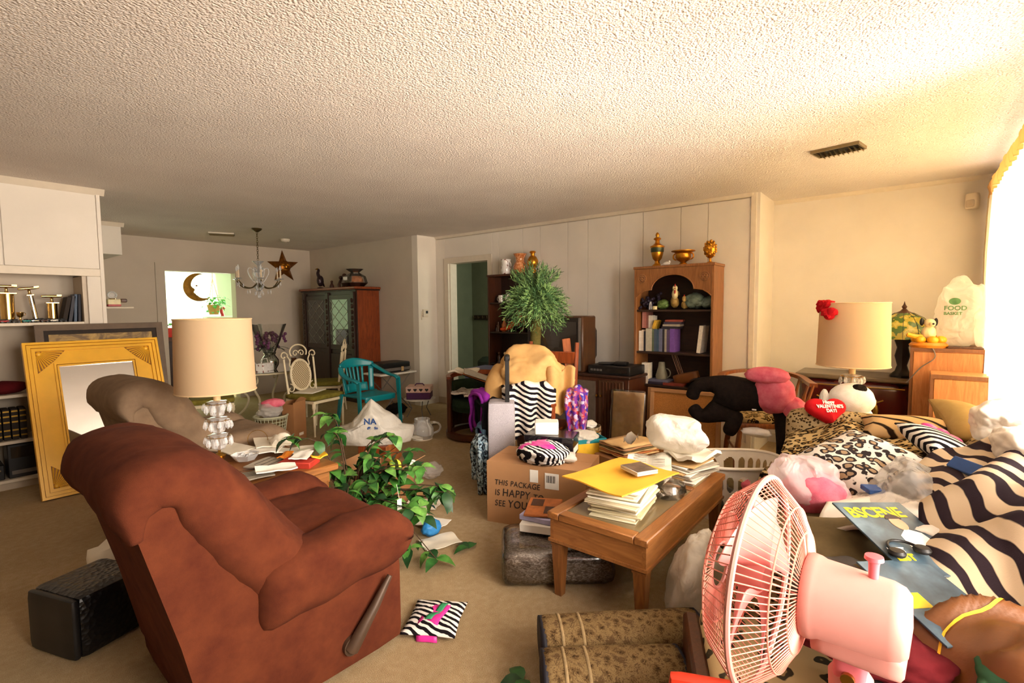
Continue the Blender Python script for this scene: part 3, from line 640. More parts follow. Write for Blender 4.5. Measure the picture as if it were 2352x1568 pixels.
def table_stuff():
    plain('manila', '#e2a52c', 0.75, var=0.05, scale=9, bump=0.06, bscale=300); plain('kraft', '#c9a46d', 0.8)
    cols = ['#d8cfae', '#efe7d3', '#c9bd97', '#b9ab86', '#f3eee0', '#9b8f6d', '#e4d9b8', '#d0c6a6', '#f0e9d8', '#7a7156', '#e9dfc2', '#cfc3a0', '#b8ad8c', '#f5f0e4']
    z = 0.413; random.seed(3)
    for k in range(14):
        plain('pad%d' % k, cols[k], 0.8, var=0.05)
        h = 0.006 + 0.004 * (k % 3); w = 0.235 + random.uniform(-0.02, 0.025); d = 0.31 + random.uniform(-0.03, 0.02)
        flat('magazine', 'magazine', 'pad%d' % k, w, d, h, 2.20 + random.uniform(-.012, .012), 1.10 + random.uniform(-.012, .012), z, 98 + random.uniform(-7, 7), 'thin %s magazine in the stack under the yellow envelope' % ('khaki', 'off white', 'tan', 'dull tan', 'white', 'olive brown', 'cream yellow', 'khaki', 'off white', 'dark olive', 'cream yellow', 'tan', 'dull tan', 'white')[k], 'magazines stacked under the yellow envelope')
        z += h + 0.0005
    flat('envelope', 'envelope', 'manila', 0.36, 0.47, 0.006, 2.235, 1.125, z + 0.002, 80, 'big yellow padded envelope on top of the magazine stack', None, 0.009, 4.0, 10)
    cd = thing('cd_case', 'two plastic disc cases stacked on the yellow envelope', 'disc case', (2.30, 1.06, z + 0.026), 62)
    plain('cd_cover', '#6a5848', 0.35, var=0.5, scale=30, coat=0.5); plain('cd_edge', '#c9c0b2', 0.3)
    MB().bbox(-0.07, 0.07, -0.062, 0.062, 0, 0.010, 0.002).build('case', 'cd_edge', cd); MB().bbox(-0.07, 0.07, -0.062, 0.062, 0.0105, 0.0205, 0.002).build('case', 'cd_edge', cd)
    MB().box(-0.066, 0.066, -0.058, 0.058, 0.0205, 0.0215).build('cover_print', 'cd_cover', cd, False)
    # far end: stacks of papers, open catalogue, white bag
    random.seed(5); zz = 0.413
    for k in range(12):
        flat('newspaper', 'newspaper', ('paper', 'paper_grey', 'paper_white', 'kraft')[k % 4], 0.21, 0.27, 0.008, 2.84 + random.uniform(-.02, .02), 1.02 + random.uniform(-.02, .02), zz, 80 + random.uniform(-12, 12),
             '%s folded paper in the pile beside the laundry basket' % ('cream', 'grey', 'white', 'tan')[k % 4], 'papers piled beside the laundry basket', 0.0); zz += 0.0085
    flat('paper_sheaf', 'paper', 'paper', 0.20, 0.25, 0.02, 2.86, 0.99, zz + 0.004, 70, 'crumpled sheaf of papers topping the pile beside the laundry basket', None, 0.05, 2.0)
    cat = flat('open_catalogue', 'catalogue', 'paper', 0.24, 0.34, 0.008, 2.60, 1.14, 0.505, 112, 'open catalogue with printed pages draped behind the yellow envelope', None, 0.03, 8.0, 10)
    for r in range(6):
        for q in range(2): MB().box(-0.035, 0.035, -0.006, 0.006, 0, 0.001).build('printed_block', 'paper_grey', cat, False, (-0.05 + 0.1 * q, -0.14 + r * 0.035, 0.034))
    zz = 0.413
    for k in range(7): flat('catalogue', 'catalogue', ('paper_white', 'kraft', 'paper', 'paper_grey')[k % 4], 0.21, 0.28, 0.011, 2.62 + random.uniform(-.015, .015), 1.16 + random.uniform(-.015, .015), zz, 100 + random.uniform(-8, 8), '%s catalogue stacked beneath the open one' % ('white', 'tan', 'cream', 'grey')[k % 4], 'catalogues beneath the open one'); zz += 0.0115
    tr = thing('plastic_tray', 'clear plastic clamshell tray on the coffee table glass', 'tray', (2.50, 0.985, 0.413), 20)
    MB().lathe([(0, 0), (0.07, 0), (0.085, 0.035), (0.09, 0.036), (0.078, 0.07), (0.03, 0.082), (0, 0.082)], 20, flute=(10, 0.03)).build('shell', 'clear_film', tr)
    MB().blob((0, 0, 0.03), (0.05, 0.045, 0.025), 3, 0.2, 3, 2.0).build('wrapped_items', 'paper_grey', tr)
    b = MB().blob((0, 0, 0.125), (0.14, 0.215, 0.115), 5, 0.10, 1.6, 4.0, 0.10, 3.2, floor=0.0)
    wb = one(b, 'plastic_bag', 'white_bag', 'puffed white plastic bag tied shut on the paper pile', 'bag', (2.83, 1.09, 0.535), -8, smooth=True)
    MB().sheet(6, 3, lambda u, v: (0.02 * math.sin(u * 6), 0.24 + 0.10 * u, 0.06 + 0.03 * (v - 0.5) * (1 + u) - 0.03 * u + 0.02 * math.sin(u * 9 + v * 3)), 0.002).build('bag_handle', 'white_bag', wb, True)
table_stuff()

# ---------------------------------------------------------------- between table and recliner
def center_floor():
    # printed carton
    t = thing('carton', 'large cardboard carton printed with a greeting behind the coffee table', 'box', (2.39, 2.165, 0), -73)
    W, D, Hh = 0.66, 0.38, 0.40
    b = MB(); b.box(0, W, 0.0, 0.006, 0, Hh).box(0, W, D - 0.006, D, 0, Hh).box(0, 0.006, 0.006, D - 0.006, 0, Hh).box(W - 0.006, W, 0.006, D - 0.006, 0, Hh).box(0.006, W - 0.006, 0.006, D - 0.006, 0.0, 0.006)
    b.build('walls', 'cardboard', t, False)
    MB().box(0.0, W, 0.0, D / 2 - 0.002, Hh, Hh + 0.005).build('flap', 'cardboard', t, False)
    MB().box(0.0, W, D / 2 + 0.002, D, Hh, Hh + 0.005).build('flap', 'cardboard', t, False)
    for s, z, sz, al in (('THIS PACKAGE', 0.255, 0.050, 0), ('IS HAPPY TO', 0.185, 0.056, 0), ('SEE YOU !', 0.115, 0.056, 0)):
        x_ = 0.055
        for w_ in s.split(' '):
            if not w_.strip('!'): continue
            big = 1.25 if w_ in ('HAPPY', 'YOU') else 1.0
            o_ = text(w_, sz * big, 'ink', t, 'lettering', (x_, -0.0012, z), (PI / 2, 0, 0), 0.12, 0.0008, sx=0.85, spacing=1.1); x_ += 0.85 * max(v.co.x for v in o_.data.vertices) + 0.016
    MB().box(0.30, 0.355, -0.0015, 0.0, 0.30, 0.38).build('sticker', 'paper_white', t, False)
    l = MB().box(0.40, 0.49, -0.0015, 0.0, 0.27, 0.37).build('shipping_label', 'paper_white', t, False)
    for k in range(7): MB().box(0.41 + k * 0.009, 0.413 + k * 0.009 + 0.002 * (k % 2), -0.0022, -0.0014, 0.31, 0.355).build('barcode_bar', 'ink', l, False)
    # black box and white box on the carton's back
    plain('gloss_black', '#17141a', 0.2, coat=0.3)
    bb = thing('shoebox', 'glossy black shoebox with a white end label on the back of the printed carton', 'box', (2.80, 1.93, 0.4055), -70)
    MB().bbox(-0.165, 0.165, -0.095, 0.095, 0, 0.13, 0.004).build('body', 'gloss_black', bb); MB().bbox(-0.17, 0.17, -0.10, 0.10, 0.095, 0.135, 0.004).build('lid', 'gloss_black', bb)
    MB().box(0.1655, 0.167, -0.07, 0.07, 0.02, 0.06).build('end_label', 'paper_white', bb, False)
    one(MB().bbox(-0.08, 0.08, -0.06, 0.06, 0, 0.085, 0.006), 'gift_box', 'paper_white', 'small plain white box on the black shoebox', 'box', (2.78, 1.96, 0.541), -55)
    # zebra bag with pink on the carton
    zb = thing('zebra_bag', 'zebra print plastic bag with pink ribbon design lying on the printed carton', 'bag', (2.59, 1.86, 0.406), 10)
    sk = MB().blob((0, 0, 0.055), (0.16, 0.20, 0.09), 5, 0.10, 1.8, 2.0, 0.10, 4, floor=0.0).build('sack', 'zebra_bag', zb, True)
    for (px_, py_, w_, h_, a_) in ((-0.03, 0.0, 0.10, 0.12, 0.3), (-0.07, 0.09, 0.07, 0.09, 0.9), (-0.06, -0.07, 0.09, 0.06, -0.5), (0.05, 0.03, 0.09, 0.06, 0.2)):
        g_ = MB().grid(10, 10, lambda u, v: (px_ + ((u - .5) * w_ * math.cos(a_) - (v - .5) * h_ * math.sin(a_)) * (1 - 0.35 * abs(v - .5)), py_ + (u - .5) * w_ * math.sin(a_) + (v - .5) * h_ * math.cos(a_), 0.3)).build('pink_print', 'pink_print', zb, True); wrap_on(g_, sk, (0, 0, -1), 0.003)
    MB().blob((0.06, -0.15, 0.035), (0.06, 0.07, 0.035), 3, 0.2, 2.5, 4.0, 0.1, 4, floor=0.0).build('white_handle', 'white_bag', zb, True)
    # zebra pouch on the carpet
    zp = thing('zebra_pouch', 'flat zebra print pouch with a pink band lying on the carpet', 'bag', (1.445, 1.63, 0.0), 32)
    MB().pillow((0, 0, 0.025), 0.26, 0.24, 0.045, 12, 0.006, 14, 2.0).build('pouch', 'zebra_bag', zp, True)
    MB().sheet(14, 5, lambda u, v: (-0.135 + 0.27 * u, -0.045 + 0.09 * v + 0.012 * math.sin(u * 7), 0.050 - 0.047 * abs(2 * u - 1) ** 3 + 0.002 * nz(u * 9, v * 4)), 0.003).build('pink_band', 'pink_print', zp, True)
    MB().sheet(8, 3, lambda u, v: (-0.06 + 0.12 * u, 0.0 + 0.03 * v - 0.05 * u, 0.056 + 0.006 * math.sin(u * 9)), 0.002).build('green_ribbon', 'green_ribbon', zp, True)
    # fur throw in clear packing
    fp = thing('fur_throw', 'grey brown faux fur throw sealed in a clear plastic pack', 'throw', (2.16, 1.47, 0.0), -50)
    MB().rbox((0.0, 0.0, 0.085), (0.54, 0.36, 0.16), 0.05, 14, lambda p, u: (p.x + 0.012 * nz(p.x * 22, p.y * 22, p.z * 22), p.y + 0.012 * nz(p.y * 22, p.z * 22, 3), max(0.006 - 0.085, p.z + 0.016 * nz(p.x * 16, p.y * 16, 7)))).build('fur', 'fur', fp, True)
    MB().rbox((0.0, 0.0, 0.093), (0.575, 0.395, 0.18), 0.05, 10, lambda p, u: (p.x + 0.006 * nz(p.x * 18, p.y * 18, p.z * 18), p.y, max(-0.092, p.z + 0.006 * nz(p.x * 26, p.y * 26)))).build('plastic_cover', 'clear_film', fp)
    MB().box(0.288, 0.29, -0.12, 0.0, 0.05, 0.12).build('sticker', 'pale_violet', fp, False)
    # booklets leaning on it
    flat('booklet', 'booklet', 'orange_brown', 0.19, 0.25, 0.014, 2.245, 1.605, 0.27, 118, 'orange brown picture booklet by the coffee table corner')
    flat('booklet', 'booklet', 'pale_violet', 0.19, 0.24, 0.03, 2.24, 1.60, 0.238, 100, 'pale blue booklet under the orange brown one')
    flat('booklet', 'booklet', 'paper_white', 0.22, 0.28, 0.045, 2.235, 1.59, 0.192, 112, 'thick white booklet lying on the plastic wrapped throw')
    bo = bpy.data.objects['booklet']
    for k, (x, y) in enumerate(((-0.045, 0.05), (0.04, -0.05))): MB().box(-0.035, 0.035, -0.05, 0.05, 0, 0.001).build('cover_picture', 'walnut', bo, False, (x, y, 0.0142))
    # green leaf pieces, tapestry roll
    one(MB().blob((0, 0, 0.055), (0.16, 0.10, 0.06), 4, 0.2, 2, 3.0, 0.15, 4, floor=0.0), 'plastic_bag', 'film_bag', 'empty clear plastic bag on the carpet beside the wooden armchair path', 'bag', (2.73, 3.10, 0), 10, smooth=True)
zebra('zebra_bag', '#efe8e0', '#1a1518', 11, 4.0, (0.3, 0.2, 0.5), 0.5); plain('pink_print', '#e0349a', 0.4, var=0.2, scale=20)
plain('green_ribbon', '#2f8a5a', 0.5); plain('pale_violet', '#b9b6de', 0.4); plain('orange_brown', '#b56a34', 0.6, var=0.3, scale=14)
t = NT('fur'); v = t.coord(scale=(1, 2.2, 2.2)); f1 = t.noise(v, 26, 6, 0.7, 2.5)
t.base(t.ramp(f1, [(0.36, '#4a3c33'), (0.5, '#8c7b6e'), (0.62, '#cfc2b5')])); t.set(rough=1.0, spec=0.05); t.bump(f1, 0.8, 0.03); M['fur'] = t.m
center_floor()
# ---------------------------------------------------------------- sofa under its heap
leopard('leopard_small', '#a8916a', '#3a2a18', '#6b5330', 55, 1.0, (0.12, 0.40)); leopard('leopard', '#b39a6c', '#1d130a', '#8a6a38', 27, 1.3, (0.26, 0.53))
leopard('leopard_white', '#c4b9ab', '#2a2220', '#8f7558', 24, 1.0, (0.30, 0.54)); leopard('leopard_cream', '#d9bd8c', '#4a4234', '#b09468', 13, 1.0, (0.2, 0.38))
zebra('zebra_blanket', '#d0b898', '#2e2328', 4.4, 5.0, (0.2, 0.1, 1.05), 0.45); zebra('zebra_pillow', '#e5ddd2', '#1c181b', 8, 1.6, (0.4, 0.3, 0.5), 0.5)
zebra('tiger', '#c3a070', '#2d1f16', 5, 2.2, (0, 0, 0.5), 0.14, 1.0)
fabric('beige_cloth', '#957848', '#a88c58', 8, 0.95, 0.2); fabric('white_cloth', '#d8cbb9', '#e6dccd', 6, 0.95, 0.2); fabric('grey_cloth', '#4a443e', '#5d554c', 6, 0.95, 0.3)
fabric('olive_cloth', '#57492f', '#7a6745', 4, 0.95, 0.3); fabric('maroon', '#4d0f14', '#681a1f', 8, 0.95, 0.2); fabric('green_cloth', '#24402a', '#35583a', 8, 0.95, 0.2)
fabric('black_fur', '#120e0c', '#241c17', 40, 1.0, 0.8, 250); fabric('white_fur', '#e4ded6', '#f3efe9', 30, 1.0, 0.4, 300); fabric('pink_plush', '#d0566c', '#e5808f', 14, 0.95, 0.4, 400); fabric('red_plush', '#b30f16', '#c81b22', 20, 0.9, 0.3)
plain('leather_brown', '#6e4018', 0.42, var=0.15, scale=8, bump=0.1, bscale=120); plain('pink_fan', '#c4857b', 0.45, var=0.03); plain('pink_wire', '#d98a78', 0.35, var=0.03); plain('pink_dark', '#d06a74', 0.4, var=0.05)
sheer('pink_blade', '#f3a8a4', 0.35, 0.3, 3, 0.03, 0.0, 0.25); sheer('pink_bag', '#f0dedb', 0.3, 0.3, 4, 0.1, 0.5, 0.5)
def sofa():
    t = thing('sofa', 'leopard print sofa along the curtained window buried in clutter', 'sofa', (0, 0, 0))
    MB().rbox((2.75, 0.08, 0.23), (1.74, 0.94, 0.38), 0.04, 8).build('base', 'leopard_small', t)
    for k in range(3): MB().rbox((2.15 + 0.54 * k, 0.17, 0.455), (0.54, 0.76, 0.15), 0.06, 8).build('seat_cushion', 'leopard_small', t, True)
    for k in range(3): MB().rbox((2.15 + 0.54 * k, -0.26, 0.62 - 0.07 * (k == 0)), (0.54, 0.20, 0.34 - 0.12 * (k == 0)), 0.08, 8, lambda p, u: (p.x, p.y - 0.05 * u.z, p.z)).build('back_cushion', 'leopard_small', t, True)
    for x in (3.52,):
        MB().rbox((x, 0.12, 0.43), (0.20, 1.02, 0.68), 0.085, 9).build('arm', 'leopard_small', t, True)
    for x in (1.93, 3.52):
        for y in (-0.32, 0.48): MB().tube([(x, y, 0.05), (x, y, 0.0)], [0.03, 0.022], 10).build('foot', 'dark_wood', t)
sofa()
def mound(name, mat, label, cat, c, r, seed, amp=0.18, ridge=0.10, freq=1.7, rf=3.5, fl=0.52, rz=0, parent=None, sub=5):
    b = MB().blob((0, 0, 0), r, sub, amp, freq, seed, ridge, rf, floor=fl - c[2])
    if parent is not None: return b.build(name, mat, parent, True, c)
    return one(b, name, mat, label, cat, c, rz, smooth=True)
def drape(name, mat, label, cat, x0, x1, y0, y1, hf, nu=40, nv=30, rz=0, th=0.012):
    """thrown cloth lying over what is below: height field with folds"""
    b = MB().sheet(nu, nv, lambda u, v: (x0 + (x1 - x0) * u + 0.03 * nz(u * 3, v * 3, 9), y0 + (y1 - y0) * v + 0.03 * nz(u * 3, v * 3, 4), hf(x0 + (x1 - x0) * u, y0 + (y1 - y0) * v)), th)
    return one(b, name, mat, label, cat, (0, 0, 0), rz, smooth=True)
def sofa_heap():
    def leo(x, y):
        h = 0.545 + 0.17 * sm(2.72, 3.25, x) * sm(0.75, 0.25, y) + 0.05 * math.sin(x * 9 + y * 4) * 0.5 + 0.03 * nz(x * 5, y * 5)
        if y > 0.585: h -= min(0.42, (y - 0.585) * 6.0)
        return max(0.07, h)
    drape('leopard_throw', 'leopard', 'leopard print fleece throw spread over the far sofa seat', 'blanket', 2.66, 3.42, -0.14, 0.66, leo, 44, 60)
    p = one(MB().pillow((0, 0, 0), 0.50, 0.40, 0.20, 14, 0.02, 6, 3.0), 'leopard_pillow', 'leopard_white', 'white leopard print pillow lying on the leopard throw', 'pillow', (2.74, 0.20, 0.66), 0, smooth=True, rot=(0.18, -0.22, -0.5))
    t = thing('zebra_pillow', 'small zebra pillow with a hot pink bow wedged on the leopard throw', 'pillow', (3.00, -0.09, 0.755), 0, rot=(0.35, -0.15, 0.5))
    MB().pillow((0, 0, 0), 0.30, 0.24, 0.11, 12).build('cover', 'zebra_pillow', t, True)
    MB().blob((0.06, -0.03, 0.045), (0.035, 0.03, 0.02), 3, 0.1).build('bow_knot', 'pink_print', t, True)
    for s in (-1, 1): MB().blob((0.06 + s * 0.05, -0.03 + s * 0.02, 0.04), (0.05, 0.035, 0.02), 3, 0.15, 2, s).build('bow_loop', 'pink_print', t, True)
    b = MB().pillow((0, 0, 0), 0.18, 0.52, 0.13, 12, 0.01, 6, 1.0)
    one(b, 'tiger_bolster', 'tiger', 'long tan pillow with tiger stripes along the sofa arm', 'pillow', (3.37, -0.03, 0.735), 0, smooth=True, rot=(0, -0.35, 0.12))
    one(MB().pillow((0, 0, 0), 0.36, 0.34, 0.17, 12, 0.015, 7, 2.0), 'beige_cushion', 'beige_cloth', 'plain beige cushion tucked behind the tiger striped pillow', 'cushion', (3.44, -0.25, 0.765), 0, smooth=True, rot=(0.35, -0.35, 0.3))
    for k, (x, y, z, r) in enumerate(((3.02, -0.29, 0.87, (0.25, 0.11, 0.085)), (2.62, -0.31, 0.86, (0.22, 0.10, 0.08)))):
        mound('white_quilt', 'white_cloth', ('white quilted bedding bunched on the sofa back by the curtain', 'white bedding on the sofa back next to the zebra blanket')[k], 'bedding', (x, y, z), r, 3.0 + k, 0.14, 0.10, 1.6, 3.2, fl=0.78)
    # plastic bags
    t = thing('plastic_bag', 'clear plastic bag holding something hot pink on the sofa', 'bag', (2.42, 0.36, 0.53), 0)
    MB().blob((0, 0, 0.10), (0.17, 0.19, 0.14), 5, 0.14, 1.8, 4.0, 0.14, 3.4, floor=0.0).build('film', 'pink_bag', t, True)
    MB().blob((-0.03, -0.04, 0.085), (0.12, 0.12, 0.085), 4, 0.1, 2, 1.0, floor=0.01).build('pink_contents', 'pink_plush', t, True)
    mound('plastic_bag', 'film_bag', 'large crinkled clear shopping bag stretched over the sofa seat', 'bag', (2.52, -0.02, 0.62), (0.30, 0.20, 0.14), 7.0, 0.14, 0.14, 1.6, 3.6, fl=0.55, rz=-20)
    one(MB().bbox(-0.08, 0.08, -0.012, 0.012, 0, 0.05, 0.003), 'card', 'blue_print', 'flat blue card sticking out of the clear shopping bag', 'card', (2.46, -0.15, 0.775), 60, rot=(0.7, 0, 0.6))
    one(MB().bbox(-0.035, 0.035, -0.03, 0.03, 0, 0.02, 0.003), 'card', 'blue_print', 'small violet blue box beside the white leopard pillow', 'box', (2.42, 0.12, 0.655), 30)
    # zebra fleece blanket heaped near the window
    def zf(x, y):
        h = 0.64 + 0.12 * sm(1.85, 2.2, x) * sm(0.05, -0.15, y) + 0.10 * sm(-0.1, -0.32, y) + 0.032 * math.sin(x * 15 + y * 11 + 3 * nz(x * 4, y * 4)) + 0.03 * nz(x * 4, y * 4, 5)
        h -= 0.08 * sm(1.95, 1.80, x)
        return h
    drape('zebra_blanket', 'zebra_blanket', 'thick cream and black zebra fleece blanket heaped by the curtain', 'blanket', 1.80, 2.76, -0.40, -0.03, zf, 60, 34, 0, 0.03)
    # clothes
    drape('olive_jacket', 'olive_cloth', 'olive brown jacket spread over the sofa front', 'clothes', 1.78, 2.44, 0.04, 0.50, lambda x, y: 0.555 + 0.05 * sm(0.5, 0.1, y) + 0.03 * math.sin(x * 14 + y * 12 + 3 * nz(x * 3, y * 3)), 36, 26, 0, 0.02)
    drape('cream_shirt', 'white_cloth', 'cream shirt crumpled between the pink bag and the zebra blanket', 'clothes', 2.02, 2.44, -0.10, 0.26, lambda x, y: 0.615 + 0.05 * sm(0.25, -0.1, y) + 0.02 * math.sin(x * 20 + y * 25 + 3 * nz(x * 3, y * 3)), 30, 26, 0, 0.015)
    mound('grey_sweater', 'grey_cloth', 'dark grey sweater heaped below the magazine', 'clothes', (1.74, 0.15, 0.545), (0.19, 0.19, 0.09), 2.0, 0.15, 0.12, fl=0.535)
    mound('maroon_cloth', 'maroon', 'dark maroon garment at the near end of the sofa', 'clothes', (1.56, 0.05, 0.53), (0.16, 0.19, 0.07), 6.0, 0.15, 0.12, fl=0.505)
    mound('green_cloth', 'green_cloth', 'dark green cloth beside the maroon garment', 'clothes', (1.50, -0.22, 0.54), (0.14, 0.12, 0.06), 8.0, 0.15, 0.12, fl=0.505)
    # magazine
    M['mag_cover'] = None
    tm = NT('mag_cover'); v = tm.coord(); tm.base(tm.ramp(tm.noise(v, 7, 5), [(0.3, '#1d2830'), (0.5, '#3f5360'), (0.7, '#6a808c')])); tm.set(rough=0.4); M['mag_cover'] = tm.m
    plain('mag_yellow', '#d8bf10', 0.6); plain('skin_print', '#c99372', 0.5); plain('hair_print', '#3a251a', 0.6)
    m = thing('magazine', 'glossy magazine with big yellow title letters on the heaped clothes', 'magazine', (1.955, 0.015, 0.672), 0, rot=(0.30, 0.05, -0.78))
    MB().bbox(-0.125, 0.125, -0.16, 0.16, 0, 0.006, 0.001).build('cover', 'mag_cover', m)
    text('BSCENE', 0.068, 'mag_yellow', m, 'title_lettering', (-0.108, 0.085, 0.0068), (0, 0, 0), 0, 0.0003, sx=0.86, spacing=0.95, bold=0.002)
    text('LIST', 0.034, 'mag_yellow', m, 'headline_lettering', (-0.105, -0.10, 0.0068), (0, 0, 0), 0, 0.0003, bold=0.002)
    text('BEST', 0.026, 'paper_white', m, 'headline_lettering', (-0.105, -0.068, 0.0068), (0, 0, 0), 0, 0.0003, bold=0.001)
    MB().prism([(0.03 + 0.024 * math.cos(q), 0.055 + 0.032 * math.sin(q)) for q in (2 * PI * i / 16 for i in range(16))], 0.0075, h0=0.006).build('printed_face', 'skin_print', m, False)
    MB().prism([(0.03 + 0.028 * math.cos(q), 0.075 + 0.022 * math.sin(q)) for q in (PI * i / 10 for i in range(11))], 0.0078, h0=0.006).build('printed_hair', 'hair_print', m, False)
    MB().prism([(-0.02, -0.06), (0.085, -0.06), (0.07, 0.01), (0.03, 0.03), (-0.01, 0.0)], 0.0072, h0=0.006).build('printed_shirt', 'paper_white', m, False)
    m2 = thing('magazine', 'second magazine with a dark cover lying under the brown leather jacket', 'magazine', (1.70, -0.055, 0.615), 0, rot=(0.25, 0.05, -0.75))
    MB().bbox(-0.11, 0.11, -0.14, 0.14, 0, 0.006, 0.001).build('cover', 'mag_cover', m2); MB().prism([(-0.09, -0.03), (-0.03, -0.03), (-0.03, 0.02), (-0.09, 0.02)], 0.0068, h0=0.006).build('printed_panel', 'mag_yellow', m2, False)
    hs = thing('headphones', 'black headphones resting on the magazine cover', 'headphones', (1.86, 0.005, 0.665), -40); hs.scale = (0.62, 0.62, 0.62)
    MB().tube([(0.075 * math.cos(q), 0.075 * math.sin(q), 0.012 + 0.01 * math.sin(q)) for q in (PI * i / 16 * 1.05 for i in range(17))], 0.007, 8).build('headband', 'black', hs)
    for s in (-1, 1): MB().lathe([(0, 0), (0.034, 0), (0.038, 0.012), (0.03, 0.024), (0, 0.026)], 18, (0.072 * s, -0.015, 0.0)).build('ear_cup', 'black', hs)
    # leather jacket with zip
    lj = thing('leather_jacket', 'brown leather jacket with a yellow zip at the near end of the sofa', 'jacket', (1.64, -0.20, 0.565), -30)
    lb_ = MB().sheet(34, 26, lambda u, v: (-0.20 + 0.42 * u + 0.03 * nz(u * 3, v * 3, 2), -0.19 + 0.34 * v + 0.03 * nz(u * 3, v * 3, 6), 0.075 * math.sin(PI * min(1, 1.15 * u)) * (0.5 + 0.5 * math.sin(PI * v)) + 0.022 * math.sin(u * 11 + v * 12 + 4 * nz(u * 2.5, v * 2.5)) + 0.012 - 0.05 * sm(0.85, 1.0, v) - 0.06 * sm(0.15, 0.0, u)), 0.014).build('body', 'leather_brown', lj, True)
    zp_ = MB().tube([(-0.17 + 0.022 * k, 0.06 + 0.015 * math.sin(k * 0.5), 0.2) for k in range(16)], 0.003, 6).build('zip', 'yellow_print', lj); wrap_on(zp_, lb_, (0, 0, -1), 0.004)
    # plush dog with heart, and heart cushion
    d = thing('plush_dog', 'plump white plush dog with a black nose sitting on the sofa arm', 'soft toy', (3.77, 0.33, 0.59), 215)
    MB().blob((0, 0, 0.10), (0.13, 0.14, 0.11), 4, 0.05, 2, 1).build('body', 'white_fur', d, True)
    MB().blob((0.03, 0, 0.22), (0.12, 0.125, 0.105), 4, 0.04, 2, 2).build('head', 'white_fur', d, True)
    MB().sphere((0.085, 0.01, 0.295), (0.04, 0.045, 0.03)).build('nose', 'black_fur', d, True)
    for s in (-1, 1):
        MB().blob((-0.03, s * 0.13, 0.20), (0.035, 0.028, 0.075), 3, 0.08).build('ear', 'black_fur' if s > 0 else 'white_fur', d, True)
        MB().blob((0.11, s * 0.10, 0.035), (0.08, 0.045, 0.04), 3, 0.06).build('paw', 'white_fur', d, True)
    h = thing('heart_cushion', 'small red heart cushion with white valentine lettering before the plush dog', 'cushion', (3.46, 0.41, 0.775), 0, rot=(0.9, 0, -0.95))
    hp = []
    for i in range(40):
        q = 2 * PI * i / 40; hp.append((0.0072 * 16 * math.sin(q) ** 3, 0.0062 * (13 * math.cos(q) - 5 * math.cos(2 * q) - 2 * math.cos(3 * q) - math.cos(4 * q))))
    b = MB(); rings = [(1.0, 0.0), (0.96, 0.02), (0.8, 0.036), (0.45, 0.045), (0.02, 0.047)]
    for sg in (1, -1):
        vs = [(x * k, y * k, z * sg) for k, z in rings for x, y in hp]
        b.add(vs, [(r * 40 + i, r * 40 + (i + 1) % 40, (r + 1) * 40 + (i + 1) % 40, (r + 1) * 40 + i) for r in range(4) for i in range(40)])
    b.build('cushion', 'red_plush', h, True)
    for s, y in (('Happy', 0.022), ("VALENTINE'S", -0.006), ('DAY!', -0.034)): text(s, 0.030, 'paper_white', h, 'lettering', (0, y, 0.0475), (0, 0, 0), 0.1, 0.002, 'CENTER', 0.85, bold=0.0008)
sofa_heap()

